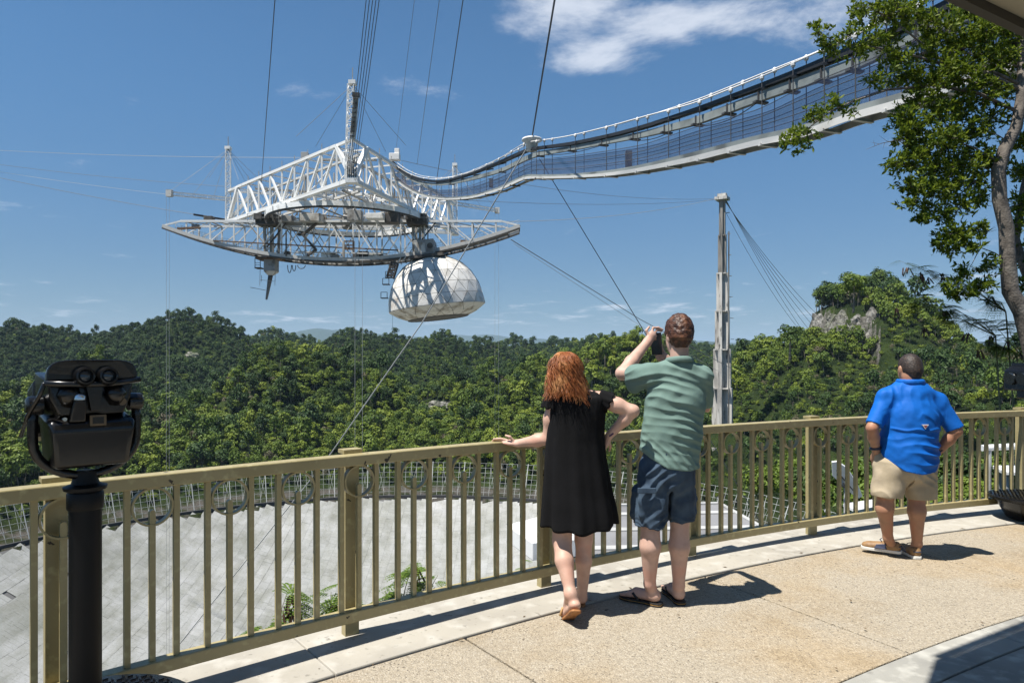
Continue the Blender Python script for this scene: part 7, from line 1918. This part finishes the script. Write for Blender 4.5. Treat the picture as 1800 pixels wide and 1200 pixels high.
# ================================================================== feathery plants with brown pods
M_FEA = leaf_mat('feathery_leaflets', (.055, .11, .015), (.16, .23, .03), trans=.3, rnd=False)
M_POD = mat('brown_pods', (.055, .025, .015), .6, var=[(20, 3, (.10, .05, .03), .45, .65)])
M_STEM = mat('thin_green_stem', (.14, .13, .06), .8)
def feathery(root_pt, tips, Y, label, group, via=None, fr_len=.20, pods=(), rg=None, leaves=5, name='pod_shrub', pod_len=.12):
    rg = rg or np.random.RandomState(1)
    t = thing(name, label, 'shrub', root_pt, group)
    st = MB(); V, Fc = [], []; lw = .0062 * (fr_len / .2)
    for tip in tips:
        tip = Vector(tip); a = Vector(via or root_pt); mid = a.lerp(tip, .5) + Vector((rg.normal() * .05, rg.normal() * .05, .08)); pts = [a, a.lerp(mid, .6) , mid, mid.lerp(tip, .5) + Vector((0, 0, .03)), tip]
        st.tube(pts, [.010, .008, .006, .004, .002], 5)
        for k in range(leaves):
            f = .45 + .55 * k / max(1, leaves - 1); p = mid.lerp(tip, (f - .45) / .55)
            az = rg.uniform(0, 6.28); d = Vector((math.cos(az), .6 * math.sin(az), rg.uniform(-.35, .5))).normalized(); L = fr_len * rg.uniform(.7, 1.2)
            for pin in range(-2, 3):          # pinnae of the doubly feathered leaf
                dd = (d + Vector((-d.y, d.x, 0)) * pin * .33 + Vector((0, 0, -.1))).normalized(); pl = L * (1 - .10 * abs(pin)); s = dd.cross(Vector((0, 0, 1)))
                s = s.normalized() if s.length > .01 else Vector((1, 0, 0)); w = s.cross(dd)
                for q in range(2, 12):
                    o = p + dd * (pl * q / 11) + Vector((0, 0, -.35 * pl * (q / 11) ** 2))
                    for sg in (-1, 1):
                        b = len(V); l = .027 * (1 - .4 * abs(q - 6) / 6) * (fr_len / .16); e = (s * sg + dd * .35).normalized()
                        V += [tuple(o), tuple(o + e * l * .5 + dd * lw), tuple(o + e * l), tuple(o + e * l * .5 - dd * lw)]; Fc.append((b, b + 1, b + 2, b + 3))
    if via: st.tube([Vector(root_pt), Vector(root_pt).lerp(Vector(via), .5) + Vector((.1, 0, 0)), Vector(via)], [.022, .018, .012], 6)
    st.build('stem', M_STEM, t, smooth=True)
    me = bpy.data.meshes.new('leaves'); me.from_pydata(V, [], Fc); me.update(); obj('leaves', me, M_FEA, t)
    for (pp, n) in pods:
        for k in range(n):
            a = Vector(pp) + Vector((rg.normal() * .025, rg.normal() * .025, rg.normal() * .01)); d = Vector((rg.normal() * .30, rg.normal() * .3, -1)).normalized(); l = pod_len * rg.uniform(.75, 1.2); s = Vector((math.cos(k), math.sin(k), 0)) * pod_len * .072
            mb = MB(); q = [a, a + d * l * .12 + s, a + d * l * .9 + s, a + d * l, a + d * l * .9 - s, a + d * l * .12 - s]; mb.prism(q, s.cross(d).normalized() * .003); mb.build('pod', M_POD, t)
    return t
def build_shrubs():
    G = 'pod shrubs growing up behind the railing'
    rg = np.random.RandomState(31)
    Y = 5.6
    def ground_pt(px, y=Y):
        p = P(px, 1200, y); return Vector((p.x, p.y, float(ground(np.array([p.x]), np.array([p.y]))[0]) - .1))
    feathery(ground_pt(505, 5.2), [P(480, 1090, 5.2), P(457, 1100, 5.2), P(512, 1030, 5.2), P(535, 1095, 5.1), P(500, 1110, 5.2)], 5.2, 'pod shrub with the largest brown cluster, between pickets left of the tall post', G, via=P(505, 1200, 5.2), pods=[(P(512, 1048, 5.15), 14), (P(505, 1070, 5.15), 10), (P(525, 1080, 5.15), 8)], rg=rg, leaves=14)
    feathery(ground_pt(590, 5.4), [P(582, 1040, 5.4), P(598, 1028, 5.4), P(575, 1062, 5.4)], 5.4, 'small pod shrub just left of the thick post below the rail', G, via=P(590, 1200, 5.4), pods=[(P(585, 1062, 5.35), 8), (P(603, 1048, 5.35), 6)], rg=rg, leaves=12)
    feathery(ground_pt(665, 5.6), [P(680, 1040, 5.6), P(722, 1000, 5.6), P(735, 985, 5.6), P(770, 1010, 5.6), P(740, 1040, 5.6), P(700, 1045, 5.6)], 5.6, 'leafy pod shrub arching right behind the pickets', G, via=P(665, 1200, 5.6), pods=[(P(735, 1000, 5.55), 6), (P(655, 1060, 5.5), 6), (P(690, 1058, 5.5), 4)], rg=rg, leaves=15)
    feathery(ground_pt(425, 5.0), [P(405, 1130, 5.0), P(440, 1120, 5.0)], 5.0, 'nearly bare low sprig with a few pods, farthest left behind the railing', G, via=P(425, 1200, 5.0), pods=[(P(437, 1122, 5.0), 3), (P(407, 1136, 5.0), 3)], rg=rg, leaves=1)
    feathery(ground_pt(918, 6.0), [P(921, 985, 6.0), P(917, 1000, 6.0)], 6.0, 'tiny sprig poking up beside the woman in the black dress', G, via=P(918, 1200, 6.0), rg=rg, leaves=2, fr_len=.08)
    # larger pod branches in front of the hill on the right
    G2 = 'pod trees below the leafy tree'
    Y = 13.0
    gp = lambda px: Vector((P(px, 700, Y).x, Y, float(ground(np.array([P(px, 700, Y).x]), np.array([Y]))[0])))
    feathery(gp(1790), [P(1580, 458, Y), P(1620, 470, Y), P(1660, 485, Y), P(1700, 500, Y), P(1735, 530, Y)], Y, 'pod tree whose long branch reaches left over the sky', G2, via=P(1768, 548, Y), fr_len=.34, pods=[(P(1596, 470, Y), 7), (P(1618, 480, Y), 10), (P(1632, 488, Y), 6), (P(1655, 480, Y), 5), (P(1712, 505, Y), 12), (P(1735, 495, Y), 12), (P(1740, 520, Y), 8)], rg=rg, leaves=11, name='pod_tree', pod_len=.17)
    feathery(gp(1760), [P(1590, 525, Y), P(1610, 515, Y), P(1655, 540, Y), P(1700, 560, Y), P(1640, 560, Y)], Y, 'pod tree hanging in front of the knoll', G2, via=P(1750, 590, Y), fr_len=.36, pods=[(P(1575, 540, Y), 5), (P(1660, 545, Y), 9), (P(1665, 550, Y), 6), (P(1625, 575, Y), 7), (P(1700, 585, Y), 8)], rg=rg, leaves=11, name='pod_tree', pod_len=.17)
    feathery(gp(1830), [P(1740, 565, Y), P(1770, 560, Y), P(1790, 600, Y), P(1745, 610, Y), P(1710, 600, Y)], Y, 'pod tree at the right edge below the bent trunk', G2, via=P(1800, 630, Y), fr_len=.36, pods=[(P(1745, 590, Y), 9), (P(1770, 600, Y), 8), (P(1720, 615, Y), 8), (P(1790, 620, Y), 6)], rg=rg, leaves=11, name='pod_tree', pod_len=.17)
    # low bushes and grass on the bank right of the deck
    V, Fc = [], []; rg = np.random.RandomState(9)
    n = 9000; az = rg.uniform(.36, .90, n); Yg = rg.uniform(9, 42, n); X = az * Yg; Z = ground(X, Yg)
    for i in range(n):
        h = rg.uniform(.15, .45) * (1 + Yg[i] / 30); a = rg.uniform(0, 6.28); d = np.array([math.cos(a), math.sin(a), 0]); b = len(V); p = np.array([X[i], Yg[i], Z[i] - .03]); s = np.array([-d[1], d[0], 0]) * .02 * (1 + Yg[i] / 14)
        V += [tuple(p - s), tuple(p + s), tuple(p + d * h * .25 + s * .6 + np.array([0, 0, h * .7])), tuple(p + d * h * .5 + np.array([0, 0, h]))]; Fc += [(b, b + 1, b + 2), (b, b + 2, b + 3)]
    me = bpy.data.meshes.new('grass'); me.from_pydata(V, [], Fc); me.update()
    o = obj('grass', me, leaf_mat('bank_grass', (.08, .13, .015), (.22, .28, .04), trans=.3, rnd=False)); tag(o, 'bright grass on the bank beyond the right part of the railing', 'grass', kind='stuff')
    spots = [(1490, 800, 24, .75), (1560, 790, 26, .8), (1545, 835, 18, .5), (1660, 790, 28, .8), (1700, 800, 22, .6), (1725, 835, 18, .45), (1680, 850, 15, .4), (1440, 815, 26, .7), (1620, 830, 20, .5), (1400, 800, 30, .9), (1780, 770, 30, .8), (1760, 800, 24, .6), (1350, 810, 34, .9)]
    lbl = ['behind the oval sign', 'left of the blue shirted person, larger one', 'low beside the white slab', 'right of the blue shirted person, larger one', 'left of the white pipe barrier', 'in front of the white pipe barrier', 'low, right of the khaki shorts', 'left of the oval sign', 'behind the khaki shorts', 'halfway between the oval sign and the tall person', 'behind the white pipe barrier', 'under the white pipe barrier', 'beside the tall person above the wire mesh']
    for i, ((px, py, Yb, s), lb) in enumerate(zip(spots, lbl)):
        x = P(px, py, Yb).x; z = float(ground(np.array([x]), np.array([Yb]))[0])
        top = P(px, py, Yb).z; h = 3.0 * s
        me = crown_mesh(40 + i, h, 1.5 * s, 12, 190, .085, trunk=False, flat=.9)
        t = thing('shrub', 'green shrub on the bank ' + lb, 'shrub', (x, Yb, z), 'shrubs on the bank'); 
        for v in me.vertices: v.co = v.co + Vector((x, Yb, max(z, top - h) - .3 * s))
        me.materials.append((M_LEAF_A, M_LEAF_C, M_LEAF_A)[i % 3]); obj('foliage', me, None, t)
        MB().tube([(x, Yb, z - .4), (x + .05, Yb, max(z, top - h) + h * .5)], [.07 * s, .03 * s], 6).build('stem', M_STEM, t)
build_shrubs()
# ================================================================== air
def build_haze():
    m = bpy.data.materials.new('haze_air'); m.use_nodes = True
    nt = m.node_tree; N = nt.nodes; L = nt.links
    N.remove(N['Principled BSDF'])
    pv = N.new('ShaderNodeVolumePrincipled'); pv.inputs['Color'].default_value = (.55, .76, 1.0, 1)
    pv.inputs['Density'].default_value = .000042; pv.inputs['Anisotropy'].default_value = 0.0
    L.new(pv.outputs[0], N['Material Output'].inputs['Volume'])
    o = MB().box((0, 3000, 330), (60000, 60000, 920)).build('haze', m)
    tag(o, kind='stuff')
build_haze()
